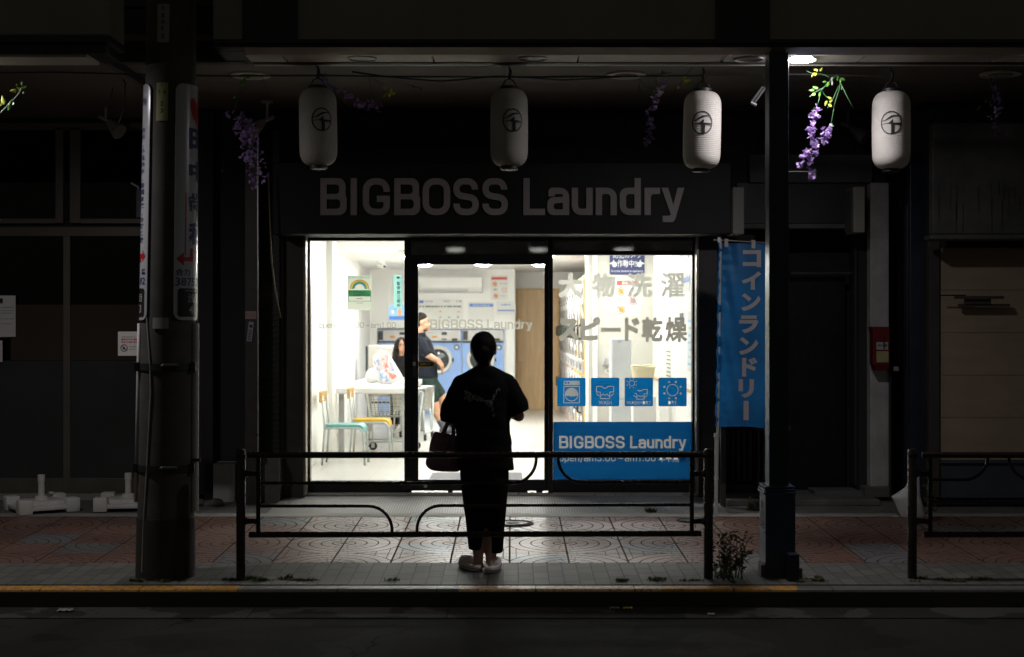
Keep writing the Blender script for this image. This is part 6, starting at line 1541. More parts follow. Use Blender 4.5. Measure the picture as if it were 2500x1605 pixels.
single('wooden_railing', m, 'brown_post', 'dark wooden slatted railing below the blue banner', 'railing')
m = MB(); m.box(X(1775,9.9), X(2150,9.9), Yd(9.9), yS+.4, pav(Yd(9.9)), pav(Yd(9.9))+.055); part('door_step', m, 'concrete_dark', rb, .01)
def sbox(label, a0, a1, b0, b1, d, dep):
    t = thing('sign_box', label, 'sign box', P((a0+a1)/2, (b0+b1)/2, d)); m = MB(); m.pb(a0, a1, b0, b1, d, dep); part('casing', m, 'fascia_pale', t, .008)
    m = MB(); m.box(X(a0,d)-.012, X(a0,d)-.001, Yd(d)+.02, Yd(d)+dep-.02, Z(b1,d)+.02, Z(b0,d)-.02); part('face', m, 'awning_grey', t); return t
sbox('narrow pale projecting sign box at the right end of the laundry sign board', 1789, 1817, 457, 572, 9.9, .35)
sbox('narrow pale projecting sign box above the concrete pillar', 2084, 2112, 456, 568, 9.9, .3)
t = thing('extinguisher_box', 'red fire extinguisher box with a white and a yellow label on the concrete pillar', 'extinguisher box', P(2149,852,9.9))
m = MB(); de = 10.0; m.pb(2131, 2172, 812, 890, de, .12); m.add([P(2129,798,de), P(2171,798,de), P(2172,812,de), P(2131,812,de), P(2129,798,de)+Vector((0,.14,0)), P(2171,798,de)+Vector((0,.14,0)), P(2172,812,de)+Vector((0,.14,0)), P(2131,812,de)+Vector((0,.14,0))], [(0,1,2,3),(4,7,6,5),(0,4,5,1),(1,5,6,2),(2,6,7,3),(3,7,4,0)])
m.add([P(2131,890,de), P(2172,890,de), P(2172,905,de)+Vector((0,.03,0)), P(2140,905,de)+Vector((0,.03,0)), P(2131,890,de)+Vector((0,.12,0)), P(2172,890,de)+Vector((0,.12,0)), P(2172,905,de)+Vector((0,.11,0)), P(2140,905,de)+Vector((0,.11,0))], [(0,1,2,3),(4,7,6,5),(0,4,5,1),(1,5,6,2),(2,6,7,3),(3,7,4,0)]); part('casing', m, 'extinguisher_red', t, .003)
m = MB(); m.pb(2140, 2168, 836, 854, de-.005, .004); part('white_label', m, 'sign_white', t); m = MB(); text(m, '消火器', X(2142,de), X(2166,de), Z(847,de), Z(840,de), front(Yd(de-.005)-.0003), .0008, .02); m.pb(2157, 2160, 820, 852, de-.012, .004); part('lettering', m, 'ink', t)
m = MB(); m.pb(2140, 2169, 858, 885, de-.005, .004); part('yellow_label', m, 'plate_yellow', t)
m = MB(); m.box(X(2177,10.2), X(2190,10.2), Yd(10.15), Yd(10.15)+.06, Z(906,10.2), Z(895,10.2)); single('pipe_cap', m, 'plate_pale', 'tiny pale plastic cap beside the red extinguisher box', 'cap', bevel=.003)
# gap right of the pillar, dark steel posts
m = MB(); m.pb(2171.5, 2262, 200, 1235, dS+.3, .2); single('passage_wall', m, 'black_frame', 'black back wall of the narrow passage right of the concrete pillar', 'wall')
m = MB(); m.pb(2222, 2264, 268, 1238, 9.9, .16); m.pb(2214, 2221.5, 500, 1238, 9.95, .1); single('steel_post', m, 'column_blue', 'broad blue black steel post left of the beige shutter panel', 'post', bevel=.005)
m = MB(); m.pb(2172, 2176, 906, 1236, 10.1, .03); single('drain_pipe', m, 'steel_dark', 'thin dark pipe running down beside the concrete pillar', 'pipe')
t = thing('shutter_shop', 'closed shop at the right edge with beige boarded front under a weathered awning panel', 'shop', (X(2400,9.8), Yd(9.8), 0)); d8 = 9.8
m = MB(); m.box(X(2268,d8), 7, Yd(d8)+.1, Yd(d8)+.5, -.1, 3.8); part('wall', m, 'dark_wall', t)
m = MB()
for k in range(5): m.pb(2295, 2700, 605+104*k, 708.3+104*k, d8, .06)
part('boarded_front', m, 'panel_beige', t, .003)
m = MB(); m.pb(2268, 2294, 590, 1215, d8-.03, .1); part('front_jamb', m, 'mark_dark', t, .003)
m = MB(); m.pb(2295, 2700, 1126, 1132, d8-.02, .08); m.pb(2295, 2700, 1132.5, 1216, d8, .06); part('lower_panel', m, 'panel_slate', t, .003)
m = MB(); m.pb(2262, 2268, 590, 1230, d8, .15); part('side_trim', m, 'steel_dark', t)
m = MB(); m.pb(2277, 2700, 300, 572, d8-.35, .12); m.pb(2272, 2700, 572.5, 585, d8-.38, .2); part('awning_panel', m, 'awning_grey', t, .012)
m = MB()
random.seed(5)
for k in range(16):
    px = 2290+random.random()*210; py = 440+random.random()*60; m.pb(px, px+1.2+random.random()*2, py, py+30+random.random()*60, d8-.352, .004)
part('water_stain', m, 'mark_dark', t)
t = thing('metal_bracket', 'dark flat metal bracket on the beige boarded front', 'bracket', P(2400,735,9.7))
m = MB(); m.pb(2332, 2452, 723, 730, 9.65, .03); m.pb(2342, 2466, 742, 749, 9.7, .04); m.pb(2356, 2420, 730.5, 741.5, 9.68, .03); part('bar', m, 'mark_dark', t, .002)
m = MB(); m.tube([P(2295,721.5,9.66), P(2358,721.5,9.66)], .006, 8); part('rod', m, 'steel_band', t)
# white sack behind right rail post
a = MB(); c = P(2220,1195,9.4); a.loft([(c.x+.03,c.y,pav(c.y),.10,.08),(c.x+.0,c.y,pav(c.y)+.10,.11,.09),(c.x-.03,c.y,pav(c.y)+.17,.12,.08),(c.x+.03,c.y,pav(c.y)+.25,.06,.05),(c.x+.05,c.y,pav(c.y)+.38,.03,.03)], 20)
o_ = link('plastic_bag', solid(a, .014, 2, 'plastic_bag'), 'bag_white'); tag(o_, 'white plastic sack on the ground behind the post of the right guard rail', 'bag')
m = MB()
for k in range(40):
    c_ = P(2255+random.random()*30, 1150+random.random()*100, 9.2); u_ = Vector((random.gauss(0,1),random.gauss(0,1),random.gauss(0,1))).normalized()*.03; w_ = u_.orthogonal().normalized()*.012; m.add([c_-u_, c_+w_, c_+u_, c_-w_], [(0,1,2,3)])
m.tube([P(2268,1262,9.2), P(2264,1200,9.2), P(2275,1140,9.2)], .004, 5); m.tube([P(2270,1262,9.2), P(2280,1190,9.2)], .004, 5)
single('potted_plant', m, 'weed_dark', 'dim small plant behind the right guard rail near the post', 'plant')
# bushy weed between the rail post and the column
random.seed(11)
t = thing('bushy_weed', 'straggly bushy weed growing at the kerb between the rail post and the blue column', 'weed', (X(1775,7.38), Yd(7.38), pav(YR)))
st_, lf, lf2 = MB(), MB(), MB()
for k in range(40):
    b0 = Vector((X(1775,7.38)+random.gauss(0,.05), Yd(7.38)+random.gauss(0,.04), pav(YR)))
    tip = Vector((X(random.uniform(1735,1838),7.38), Yd(7.38)+random.gauss(0,.08), Z(random.uniform(1285,1385),7.38)))
    mid = b0.lerp(tip,.5)+Vector((random.gauss(0,.02),random.gauss(0,.03),.03))
    pts = [b0, b0.lerp(mid,.5)+Vector((0,0,.01)), mid, mid.lerp(tip,.5)+Vector((random.gauss(0,.01),0,.012)), tip]
    st_.tube(pts, [.003,.0026,.0022,.0016,.0008], 5)
    for q in range(16):
        f = random.uniform(.2,1); i = min(int(f*4),3); c_ = pts[i].lerp(pts[i+1], f*4-i)
        A = random.uniform(0,6.28); u_ = Vector((math.cos(A),math.sin(A),random.uniform(-.2,.9))).normalized()*random.uniform(.014,.034); w_ = u_.cross(Vector((random.gauss(0,1),random.gauss(0,1),random.gauss(0,1)))).normalized()*.0075
        (lf if random.random() < .5 else lf2).add([c_, c_+u_*.5+w_, c_+u_, c_+u_*.5-w_], [(0,1,2,3)])
part('stems', st_, 'weed_dark', t); part('leaves', lf, 'weed_green', t); part('leaves', lf2, 'weed_dark', t)
m = MB(); random.seed(3)
blades(m, X(1590,9.6), Yd(9.6), .05, .04, 70, .05, .004); single('grass_tuft', m, 'weed_dark', 'small dry tuft of weeds on the grey ramp under the blue window panel', 'weed')
m = MB(); blades(m, X(1845,9.7), Yd(9.7), .08, .05, 90, .12, .004); single('grass_tuft', m, 'weed_dark', 'small tuft of weeds by the step left of the blue column', 'weed')
# ================================================================== PEOPLE
def hand(mb, wrist, dirv, palmn, side, s=1.0, curl=.5):
    """palm and five bent fingers; dirv along the hand, palmn out of the palm, side = thumb direction"""
    d = Vector(dirv).normalized(); n = Vector(palmn); n = (n - d*n.dot(d)).normalized(); sd = d.cross(n)*side
    w = Vector(wrist)
    for k in range(5):
        f = k/4; mb.cap(w+sd*(f-.5)*.05*s, w+d*.085*s+sd*(f-.5)*.072*s, .014*s, .012*s, 10, 3)
    for k, L in enumerate((.070,.080,.075,.058)):
        p = w+d*.09*s+sd*(.034-.0225*k)*s; dd = d.copy(); 
        for j, q in enumerate((.45,.32,.26)):
            A = curl*(.5+.55*j); dd = (d*math.cos(A)+n*math.sin(A)).normalized(); p2 = p+dd*L*s*q; mb.cap(p, p2, (.0092-.0007*j)*s, (.0087-.0008*j)*s, 8, 3); p = p2
    p = w+d*.025*s+sd*.034*s; dd = (d*.62+sd*.62+n*.35).normalized()
    p2 = p+dd*.042*s; mb.cap(p, p2, .012*s, .0105*s, 8, 3); dd = (d*.85+sd*.15+n*.5).normalized(); mb.cap(p2, p2+dd*.034*s, .0105*s, .009*s, 8, 3)
# ------------------------------------------------ the person with her back to us
dQ = 7.62; yQ = Yd(dQ); kq = .4222*dQ/FP
def q(zx, zy, dy=0): return Vector((((1000+zx*.4222)-CX)*dQ/FP, yQ+dy, H-((780+zy*.4222)-CY)*dQ/FP))
per = thing('person', 'person seen from behind in black clothes and pale clogs, facing the shop', 'person', (q(420,0).x, yQ, pav(yQ)))
b = MB()
hc = q(426, 163, .035)
b.ell(hc+Vector((0,.0,.0)), (.076,.094,.108)); b.ell(hc+Vector((0,.045,-.055)), (.058,.062,.075)); b.cap(hc+Vector((0,.08,-.10)), hc+Vector((0,.085,-.105)), .028, .026)
b.cap(hc+Vector((0,.100,-.035)), hc+Vector((0,.112,-.05)), .012, .014)                          # nose
for s in (-1,1): b.ell(hc+Vector((s*.079,.005,-.022)), (.012,.020,.033)); b.ell(hc+Vector((s*.030,.083,-.012)), (.016,.012,.010))
b.cap(hc+Vector((-.02,.098,-.078)), hc+Vector((.02,.098,-.078)), .009, .009)                    # lips
b.limb([q(427,205,.02), q(427,262,.0), q(427,300,-.005)], [.052,.050,.062], 16)
sh = [q(318,378), q(548,372)]
b.cap(sh[0], sh[1], .042, .042); b.loft([(q(428,900).x,yQ,q(0,900).z,.15,.10),(q(428,700).x,yQ,q(0,700).z,.135,.095),(q(428,500).x,yQ,q(0,500).z,.14,.105),(q(428,390).x,yQ,q(0,390).z,.125,.085),(q(428,340).x,yQ,q(0,340).z,.085,.065)], 20)
el = [q(238,585,.02), q(632,560,.02)]; wr = [q(330,560,.24), q(545,535,.25)]
for s, (S, E_, Wr) in enumerate(zip(sh, el, wr)):
    b.limb([S, S.lerp(E_,.5)+Vector((0,-.01,0)), E_], [.046,.042,.037], 14); b.limb([E_, E_.lerp(Wr,.4), Wr], [.038,.036,.025], 14)
hips = [q(372,920), q(490,920)]; kn = [q(378,1130,.01), q(490,1130,.01)]; an = [q(398,1375,-.015), q(468,1385,-.03)]
for S, K, A in zip(hips, kn, an):
    b.limb([S, K, K.lerp(A,.35)+Vector((0,-.015,0)), A], [.09,.058,.055,.034], 16); b.cap(A, A+Vector((0,-.012,-.05)), .032, .034)
    b.cap(A+Vector((0,-.01,-.05)), A+Vector((0,.14,-.065)), .036, .03)
body = solid(b, .008, 3, 'body'); hb = MB()
link('body', body, 'skin_pale', per)
hb = MB(); hand(hb, wr[0], (.55,.75,.15), (.3,.1,1), 1, .92, .75); part('hand', hb, 'skin_pale', per, smooth=True)
hb = MB(); hand(hb, wr[1], (-.55,.75,.15), (-.3,.1,1), -1, .92, .75); part('hand', hb, 'skin_pale', per, smooth=True)
# hair: cap of hair, bound low at the nape
b = MB(); b.ell(hc+Vector((0,-.012,.010)), (.091,.102,.101)); b.ell(hc+Vector((0,-.06,-.03)), (.074,.045,.085)); b.limb([hc+Vector((0,-.085,-.03)), hc+Vector((.004,-.075,-.10)), hc+Vector((.002,-.06,-.155))], [.05,.042,.032], 14)
b.cap(hc+Vector((.002,-.06,-.15)), hc+Vector((.003,-.05,-.20)), .028, .018)
hr = solid(b, .007, 4, 'hair')
bm = bmesh.new(); bm.from_mesh(hr)
for f in [f for f in bm.faces if f.calc_center_median().y > hc.y+.055 and f.calc_center_median().z < hc.z+.05]: bm.faces.remove(f)
for v in bm.verts:
    a_ = math.atan2(v.co.x-hc.x, v.co.z-hc.z); v.co += (v.co-hc).normalized()*(.0007*math.sin(a_*46+v.co.y*60)+.0006*math.sin(a_*23))
bm.to_mesh(hr); bm.free(); link('hair', hr, 'hair', per)
random.seed(21); m = MB()
for k in range(14):
    a_ = random.uniform(0,6.28); s0 = hc+Vector((math.cos(a_)*.075, -.02, .02+math.sin(a_)*.095)) if math.sin(a_) > -.3 else hc+Vector((math.copysign(.05,math.cos(a_)),-.05,-.10+random.uniform(-.06,.03)))
    dv = (s0-hc).normalized(); m.tube([s0, s0+dv*.010, s0+dv*random.uniform(.012,.020)+Vector((random.gauss(0,.005),0,random.gauss(-.004,.004)))], .0004, 4)
part('stray_hair', m, 'hair', per)
# t-shirt
b = MB()
def sec(zy, l, r, ry, dy=0): a_, c_ = q(l, zy), q(r, zy); return ((a_.x+c_.x)/2, yQ+dy, a_.z, (c_.x-a_.x)/2, ry)
b.loft([sec(872,282,606,.135), sec(855,279,607,.14), sec(780,274,597,.135), sec(700,270,588,.13), sec(600,266,580,.13), sec(500,262,584,.135), sec(420,262,588,.13), sec(370,270,590,.12), sec(335,300,565,.10), sec(304,335,530,.085), sec(276,372,484,.072), sec(268,376,478,.068)], 40, 2.25)
for S, E_, off, end in ((q(306,380), q(240,560,.02), -1, .088), (q(556,372), q(622,520,.02), 1, .09)):
    b.limb([S, S.lerp(E_,.5), E_.lerp(S,.06)], [.074,.084,end], 20)
b.cap(q(398,322), q(304,376), .060, .066, 20); b.cap(q(460,320), q(558,366), .060, .066, 20)
ts = solid(b, .010, 4, 'tshirt')
bm = bmesh.new(); bm.from_mesh(ts)      # cut sleeve ends and hem open/flat, add folds
zl, zr, zh = q(0,596).z, q(0,552).z, q(0,868).z
for v in bm.verts:
    x_, z_ = v.co.x, v.co.z; cx_ = q(428,0).x
    if x_ < q(262,0).x and z_ < zl+.02: z2 = zl + (x_-q(230,0).x)*-.15; v.co.z = max(v.co.z, z2)
    if x_ > q(588,0).x and z_ > q(0,640).z: v.co.z = max(v.co.z, q(0,560).z+(x_-q(590,0).x)*.42)
    v.co.z = max(v.co.z, zh)
    fold = .006*math.sin(38*x_+14*z_)*math.sin(9*z_+2) + .008*math.sin(21*x_-26*z_+1)*(.4+.6*math.sin(5*z_)) + .003*math.sin(60*z_+18*x_)
    n_ = Vector((x_-cx_, v.co.y-yQ, 0)); n_ = n_.normalized() if n_.length > 1e-4 else n_
    v.co += n_*fold*(.6 if v.co.y < yQ else .8)
bm.to_mesh(ts); bvh = BVHTree.FromBMesh(bm); bm.free()
shirt = link('tshirt', ts, 'tee_black', per)
# leaping cat emblem across the shoulder blades, broken into small strokes
cat = [(318,418),(326,405),(340,412),(356,418),(372,428),(392,436),(412,446),(436,456),(456,462),(470,462),(482,440),(494,420),(503,408),(513,412),(500,432),(488,455),(482,474),(484,498),(490,520),(496,548),(492,562),(484,560),(482,535),(472,515),(458,500),(446,486),(430,476),(408,472),(392,470),(380,462),(366,462),(356,470),(346,466),(334,452),(322,466),(318,452),(326,436)]
def inside(x_, y_):
    r_ = False; j_ = len(cat)-1
    for i_ in range(len(cat)):
        (xi, yi), (xj, yj) = cat[i_], cat[j_]
        if (yi > y_) != (yj > y_) and x_ < (xj-xi)*(y_-yi)/(yj-yi)+xi: r_ = not r_
        j_ = i_
    return r_
def onshirt(p):
    h_ = bvh.ray_cast(Vector((p.x, yQ-.6, p.z)), Vector((0,1,0))); return Vector((p.x, (h_[0].y if h_[0] else yQ-.13)-.0025, p.z))
random.seed(4); m = MB()
yy_ = 402
while yy_ < 564:
    xx_ = 314 + (yy_%8)
    while xx_ < 516:
        if inside(xx_, yy_) and random.random() < .86:
            A = random.choice((0.3,.9,1.6,-.5,2.4)); L = random.uniform(3.0,6.5); dx_, dy_ = math.cos(A)*L, math.sin(A)*L; w_ = 1.5
            pts = [(xx_-dx_-dy_/L*w_, yy_-dy_+dx_/L*w_), (xx_-dx_+dy_/L*w_, yy_-dy_-dx_/L*w_), (xx_+dx_+dy_/L*w_, yy_+dy_-dx_/L*w_), (xx_+dx_-dy_/L*w_, yy_+dy_+dx_/L*w_)]
            m.add([onshirt(q(*p)) for p in pts], [(0,1,2,3)])
        xx_ += 8.5
    yy_ += 8
for pts in ([(506,410),(512,398),(520,392)], [(512,412),(520,408),(527,400)]):
    for a_, b_ in zip(pts, pts[1:]): m.add([onshirt(q(a_[0]-1.6,a_[1])), onshirt(q(a_[0]+1.6,a_[1])), onshirt(q(b_[0]+1.6,b_[1])), onshirt(q(b_[0]-1.6,b_[1]))], [(0,1,2,3)])
part('shirt_emblem', m, 'print_grey', shirt)
# trousers
b = MB()
b.loft([sec(985,300,570,.135), sec(930,292,574,.14), sec(880,290,577,.14), sec(830,296,570,.13)], 30, 2.3)
b.loft([sec(1328,340,421,.072,-.0), sec(1250,332,430,.085), sec(1130,318,436,.10), sec(1020,304,440,.12), sec(930,292,446,.135)], 26, 2.3)
b.loft([sec(1345,462,540,.072,-.01), sec(1250,446,547,.085), sec(1130,430,555,.10), sec(1020,425,566,.12), sec(930,420,574,.135)], 26, 2.3)
tr = solid(b, .010, 4, 'trousers'); bm = bmesh.new(); bm.from_mesh(tr)
for v in bm.verts:
    x_, z_ = v.co.x, v.co.z; f_ = .004*math.sin(44*x_+6*z_)+.004*math.sin(17*z_+20*x_)*math.sin(12*z_); v.co.y += f_; v.co.x += f_*.5
    v.co.z = max(v.co.z, q(0,1330 if x_ < q(441,0).x else 1345).z)
bm.to_mesh(tr); bm.free(); link('trousers', tr, 'trousers_black', per)
# clogs
def clog(c, yaw, label=None):
    M = Matrix.Translation(c) @ Matrix.Rotation(yaw, 4, 'Z')
    b = MB(); b.loft([(0,.0,.0,.044,.128),(0,.0,.012,.048,.132),(0,.0,.032,.049,.134)], 36, 2.6)          # sole
    b.loft([(0,.055,.028,.046,.078),(0,.050,.055,.043,.072),(0,.042,.078,.034,.056),(0,.035,.088,.02,.03)], 30, 2.4)  # toe cap
    b.limb([(-.040,.03,.055),(-.043,-.03,.036),(-.030,-.10,.034),(0,-.122,.034),(.030,-.10,.034),(.043,-.03,.036),(.040,.03,.055)], [.014,.010,.010,.010,.010,.010,.014], 8)
    b.xf(M); me = solid(b, .006, 3, 'clog'); o = link('clog', me, 'clog_pale', per)
    a = MB(); a.tube([M @ Vector((.0495*math.copysign(abs(math.cos(t_))**.77, math.cos(t_)), .135*math.copysign(abs(math.sin(t_))**.77, math.sin(t_)), .020)) for t_ in [k*math.pi/18 for k in range(36)]], .003, 6, closed=True); part('sole_line', a, 'ink_grey', o)
g0 = pav(yQ)+.002
clog(Vector((q(348,0).x, yQ+.02, g0)), R(27)); clog(Vector((q(484,0).x, yQ-.05, g0)), R(-11))
# tote bag on her left forearm
bagc = Vector((q(195,0).x, yQ+.12, 0))
t = thing('tote_bag', 'dark mauve canvas tote bag hanging from the left forearm of the person seen from behind', 'bag', (bagc.x, bagc.y, q(0,890).z))
def bs(zy, l, r, ry): a_, c_ = q(l, zy), q(r, zy); return ((a_.x+c_.x)/2, bagc.y, a_.z, (c_.x-a_.x)/2, ry)
b = MB(); b.loft([bs(892,195,280,.02), bs(884,130,292,.06), bs(868,100,298,.085), bs(845,84,300,.095), bs(822,82,298,.095), bs(790,98,296,.085), bs(740,110,292,.065), bs(690,124,288,.045), bs(664,133,284,.03), bs(654,137,280,.022)], 32, 2.2)
me = solid(b, .009, 3, 'bag_body'); bm = bmesh.new(); bm.from_mesh(me)
for v in bm.verts: v.co.y += .006*math.sin(30*v.co.x+22*v.co.z)+.004*math.sin(50*v.co.z-12*v.co.x); f_ = min(max((v.co.z-q(0,760).z)/(q(0,650).z-q(0,760).z),0),1); v.co.z -= (v.co.x-q(137,0).x)*.20*f_; v.co.x += .006*math.sin(26*v.co.z+1)*(1-f_)
bm.to_mesh(me); bm.free(); link('bag_body', me, 'bag_mauve', t)
for dy, x0_ in ((-.035, 186), (.035, 192)):
    a = MB(); p_ = [q(x0_-6,735,.12+dy*1.6), q(x0_+6,655,.12+dy), q(222,586,.10+dy*.4), q(236,566,.08), q(244,590,.10+dy*.4), q(250,668,.12+dy), q(250,735,.12+dy*1.6)]
    w_ = .012; pts = fillet(p_, .05, 5)
    o = len(a.v)
    for p in pts: a.v += [p+Vector((-w_,0,0)), p+Vector((w_,0,0)), p+Vector((w_,.003,0)), p+Vector((-w_,.003,0))]
    for i in range(len(pts)-1):
        for k in range(4): a.f.append([o+4*i+k, o+4*i+(k+1)%4, o+4*i+4+(k+1)%4, o+4*i+4+k])
    part('strap', a, 'bag_mauve', t)
a = MB(); a.box(q(172,0).x, q(222,0).x, bagc.y-.083, bagc.y-.079, q(0,752).z, q(0,715).z); part('patch', a, 'bag_patch', t)

# ------------------------------------------------ the man by the washing machines (profile, facing right)
dm = 16.2; ym = Yd(dm)
man = thing('person', 'man in dark t-shirt and dark green shorts leaning by the table inside', 'person', (X(1085,dm), ym, FZ))
def p(px, py, dy=0): return Vector((X(px,dm), ym+dy, Z(py,dm)))
b = MB(); hd = p(1031, 787)
b.ell(hd+Vector((-.01,0,.03)), (.098,.078,.105)); b.ell(hd+Vector((.03,0,-.05)), (.066,.058,.075)); b.cap(hd+Vector((.085,0,-.02)), hd+Vector((.105,0,-.038)), .012, .015)
b.cap(hd+Vector((.07,0,-.105)), hd+Vector((.075,0,-.11)), .028, .026); b.cap(hd+Vector((.085,-.02,-.07)), hd+Vector((.085,.02,-.07)), .011, .011); b.ell(hd+Vector((-.005,-.082,-.015)), (.022,.012,.034))
for s in (-1,1): b.ell(hd+Vector((.075,s*.03,.005)), (.014,.016,.011))
b.limb([hd+Vector((-.02,0,-.08)), p(1023,812), p(1020,826)], [.060,.062,.075], 14)
b.loft([(X(1040,dm),ym,Z(940,dm),.12,.15),(X(1038,dm),ym,Z(900,dm),.12,.15),(X(1034,dm),ym,Z(860,dm),.125,.17),(X(1026,dm),ym,Z(826,dm),.11,.17)], 20)
armn = [p(1030,838,-.20), p(1046,866,-.25), p(1072,881,-.16)]; armf = [p(1030,838,.2), p(1049,870,.2), p(1074,886,.02)]
for A in (armn, armf): b.limb([A[0], A[0].lerp(A[1],.5), A[1]], [.06,.052,.045], 14); b.limb([A[1], A[1].lerp(A[2],.35), A[2]], [.045,.044,.030], 14)
legn = [p(1045,935,-.09), p(1062,985,-.10), p(1085,1046,-.09)]; legf = [p(1048,935,.09), p(1079,970,.10), p(1096,1042,.09)]
for L in (legn, legf):
    b.limb([L[0], L[1], L[1].lerp(L[2],.35)+Vector((-.025,0,0)), L[2]], [.105,.068,.062,.04], 16)
link('body', solid(b, .011, 2, 'body'), 'skin', man)
hb = MB(); hand(hb, armn[2], (.5,.4,-.75), (-.7,.5,-.3), 1, 1.05, .6); part('hand', hb, 'skin', man, smooth=True)
hb = MB(); hand(hb, armf[2], (.4,-.3,-.85), (-.8,-.3,-.2), -1, 1.05, .6); part('hand', hb, 'skin', man, smooth=True)
b = MB(); b.ell(hd+Vector((-.025,0,.055)), (.104,.085,.095)); b.ell(hd+Vector((-.06,0,.0)), (.066,.08,.09)); me = solid(b, .009, 2, 'hair'); bm = bmesh.new(); bm.from_mesh(me)
for f in [f for f in bm.faces if (lambda c_: c_.x > hd.x+.062 and c_.z < hd.z+.058 or (c_.x > hd.x+.02 and c_.z < hd.z+.02))(f.calc_center_median())]: bm.faces.remove(f)
bm.to_mesh(me); bm.free(); link('hair', me, 'hair', man)
b = MB(); b.loft([(X(1042,dm),ym,Z(923,dm),.165,.20),(X(1040,dm),ym,Z(895,dm),.155,.20),(X(1037,dm),ym,Z(862,dm),.15,.205),(X(1030,dm),ym,Z(830,dm),.13,.195),(X(1025,dm),ym,Z(820,dm),.10,.13),(X(1024,dm),ym,Z(813,dm),.078,.085)], 26, 2.2)
for A in (armn, armf): b.cap(A[0]+Vector((-.01,0,.01)), A[0].lerp(A[1],.78), .085, .075, 16)
link('tshirt', solid(b, .012, 3, 'tshirt'), 'tee_navy', man)
b = MB(); b.loft([(X(1046,dm),ym,Z(950,dm),.135,.185),(X(1043,dm),ym,Z(918,dm),.15,.19)], 24, 2.3)
for L, f_ in ((legn,.75),(legf,.72)): b.cap(L[0]+Vector((0,0,.02)), L[0].lerp(L[1],f_), .112, .096, 18)
link('shorts', solid(b, .012, 3, 'shorts'), 'shorts_green', man)
m = MB()
for s in (-1,1): m.ell(hd+Vector((.088,s*.032,.004)), (.006,.011,.006)); m.cap(hd+Vector((.092,s*.018,.028)), hd+Vector((.084,s*.05,.030)), .006, .004, 8)
part('eyes_and_brows', m, 'hair', man)
b = MB(); b.ell(hd+Vector((.038,0,-.092)), (.055,.050,.040)); b.ell(hd+Vector((.078,0,-.058)), (.016,.03,.012)); link('beard', solid(b, .008, 2, 'beard'), 'stubble', man)
for L in (legn, legf):
    a = MB(); a.limb([L[1].lerp(L[2],.68)+Vector((-.01,0,0)), L[2]], [.055,.047], 14); part('sock', a, 'sock_grey', man, smooth=True)
    b = MB(); f0 = L[2]; b.cap(Vector((f0.x-.02,f0.y,FZ+.05)), Vector((f0.x+.03,f0.y,FZ+.055)), .05, .055); b.cap(Vector((f0.x+.03,f0.y,FZ+.05)), Vector((f0.x+.20,f0.y-.02,FZ+.038)), .05, .036)
    b.v = [Vector((v.x, v.y, max(v.z, FZ+.002))) for v in b.v]; link('shoe', solid(b, .009, 2, 'shoe'), 'sock_grey', man)
# ------------------------------------------------ seated woman behind the table
dw = 17.15; yw = Yd(dw)
wo = thing('person', 'woman with long dark hair in a black top seated behind the white table', 'person', (X(985,dw), yw, FZ))
def w(px, py, dy=0): return Vector((X(px,dw), yw+dy, Z(py,dw)))
hd = w(981, 845); b = MB()
b.ell(hd+Vector((0,0,.02)), (.074,.09,.102)); b.ell(hd+Vector((.012,-.04,-.05)), (.056,.055,.07)); b.cap(hd+Vector((.02,-.088,-.02)), hd+Vector((.024,-.102,-.036)), .011, .013); b.cap(hd+Vector((.0,-.088,-.068)), hd+Vector((.036,-.088,-.068)), .009, .009)
for s in (-1,1): b.ell(hd+Vector((.015+s*.03,-.078,.0)), (.016,.012,.009)); 
b.limb([hd+Vector((0,.01,-.09)), w(981,874), w(981,884)], [.048,.05,.07], 14)
b.loft([(X(985,dw),yw,FZ+.55,.17,.13),(X(985,dw),yw,.95,.14,.11),(X(984,dw),yw,Z(892,dw),.15,.10),(X(983,dw),yw,Z(880,dw),.11,.08)], 20)
aw = [[w(958,891), w(951,928,-.12), w(985,930,-.36)], [w(1006,891), w(1015,928,-.12), w(990,925,-.38)]]
for A in aw: b.limb(A, [.05,.042,.028], 14)
for s in (-1,1): b.limb([Vector((X(985,dw)+s*.09,yw-.02,FZ+.54)), Vector((X(985,dw)+s*.10,yw-.44,FZ+.53)), Vector((X(985,dw)+s*.10,yw-.40,FZ+.08))], [.085,.06,.04], 14); b.cap(Vector((X(985,dw)+s*.10,yw-.40,FZ+.04)), Vector((X(985,dw)+s*.10,yw-.55,FZ+.035)), .035, .03)
link('body', solid(b, .011, 2, 'body'), 'skin', wo)
for A, s in zip(aw, (1,-1)):
    hb = MB(); hand(hb, A[2], (0,-1,-.1), (0,0,-1), s, .92, .5); part('hand', hb, 'skin', wo, smooth=True)
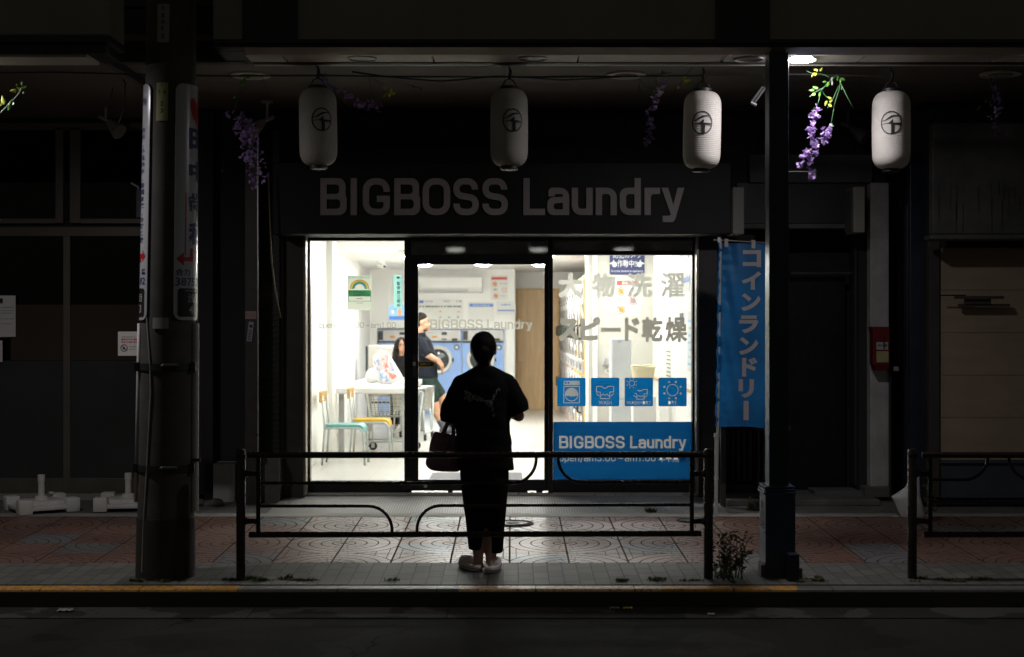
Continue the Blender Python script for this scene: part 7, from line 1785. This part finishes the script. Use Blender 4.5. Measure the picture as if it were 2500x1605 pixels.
b = MB(); b.ell(hd+Vector((-.008,.02,.035)), (.092,.098,.105)); 
for s, k in ((-1,1.0),(1,.8)): b.limb([hd+Vector((s*.072,-.01,.02)), hd+Vector((s*.092,-.015,-.10)), hd+Vector((s*.105,-.04,-.23)), hd+Vector((s*.10,-.07,-.36*k))], [.045,.05,.05,.025], 12)
b.limb([hd+Vector((0,.06,0)), hd+Vector((0,.08,-.2)), hd+Vector((0,.08,-.34))], [.08,.09,.05], 12)
b.limb([hd+Vector((-.05,-.055,.085)), hd+Vector((-.075,-.07,.03)), hd+Vector((-.085,-.06,-.05))], [.032,.03,.03], 10); b.limb([hd+Vector((.05,-.055,.085)), hd+Vector((.095,-.06,.03)), hd+Vector((.10,-.05,-.05))], [.032,.03,.03], 10)
me = solid(b, .01, 2, 'hair'); link('hair', me, 'hair', wo)
m = MB()
for s in (-1,1): m.ell(hd+Vector((.015+s*.03,-.089,.0)), (.012,.006,.006)); m.cap(hd+Vector((.015+s*.016,-.093,.024)), hd+Vector((.015+s*.046,-.084,.024)), .005, .004, 8)
part('eyes_and_brows', m, 'hair', wo)
m = MB(); m.cap(hd+Vector((.004,-.097,-.068)), hd+Vector((.030,-.097,-.068)), .006, .006, 8); part('lips', m, 'red_print', wo)
b = MB(); b.loft([(X(985,dw),yw,FZ+.5,.19,.15),(X(985,dw),yw,.95,.165,.13),(X(984,dw),yw,Z(893,dw),.175,.12),(X(983,dw),yw,Z(878,dw),.13,.10),(X(982,dw),yw,Z(869,dw),.075,.075)], 22, 2.2)
for A in aw: b.limb([A[0], A[1]], [.07,.06], 14); b.cap(A[1], A[1].lerp(A[2],.5), .06, .05)
link('top', solid(b, .012, 2, 'top'), 'tee_black', wo)
b = MB()
for s in (-1,1): b.limb([Vector((X(985,dw)+s*.09,yw-.0,FZ+.54)), Vector((X(985,dw)+s*.10,yw-.44,FZ+.53)), Vector((X(985,dw)+s*.10,yw-.40,FZ+.12))], [.10,.075,.06], 14)
link('trousers', solid(b, .012, 2, 'trousers'), 'trousers_black', wo)
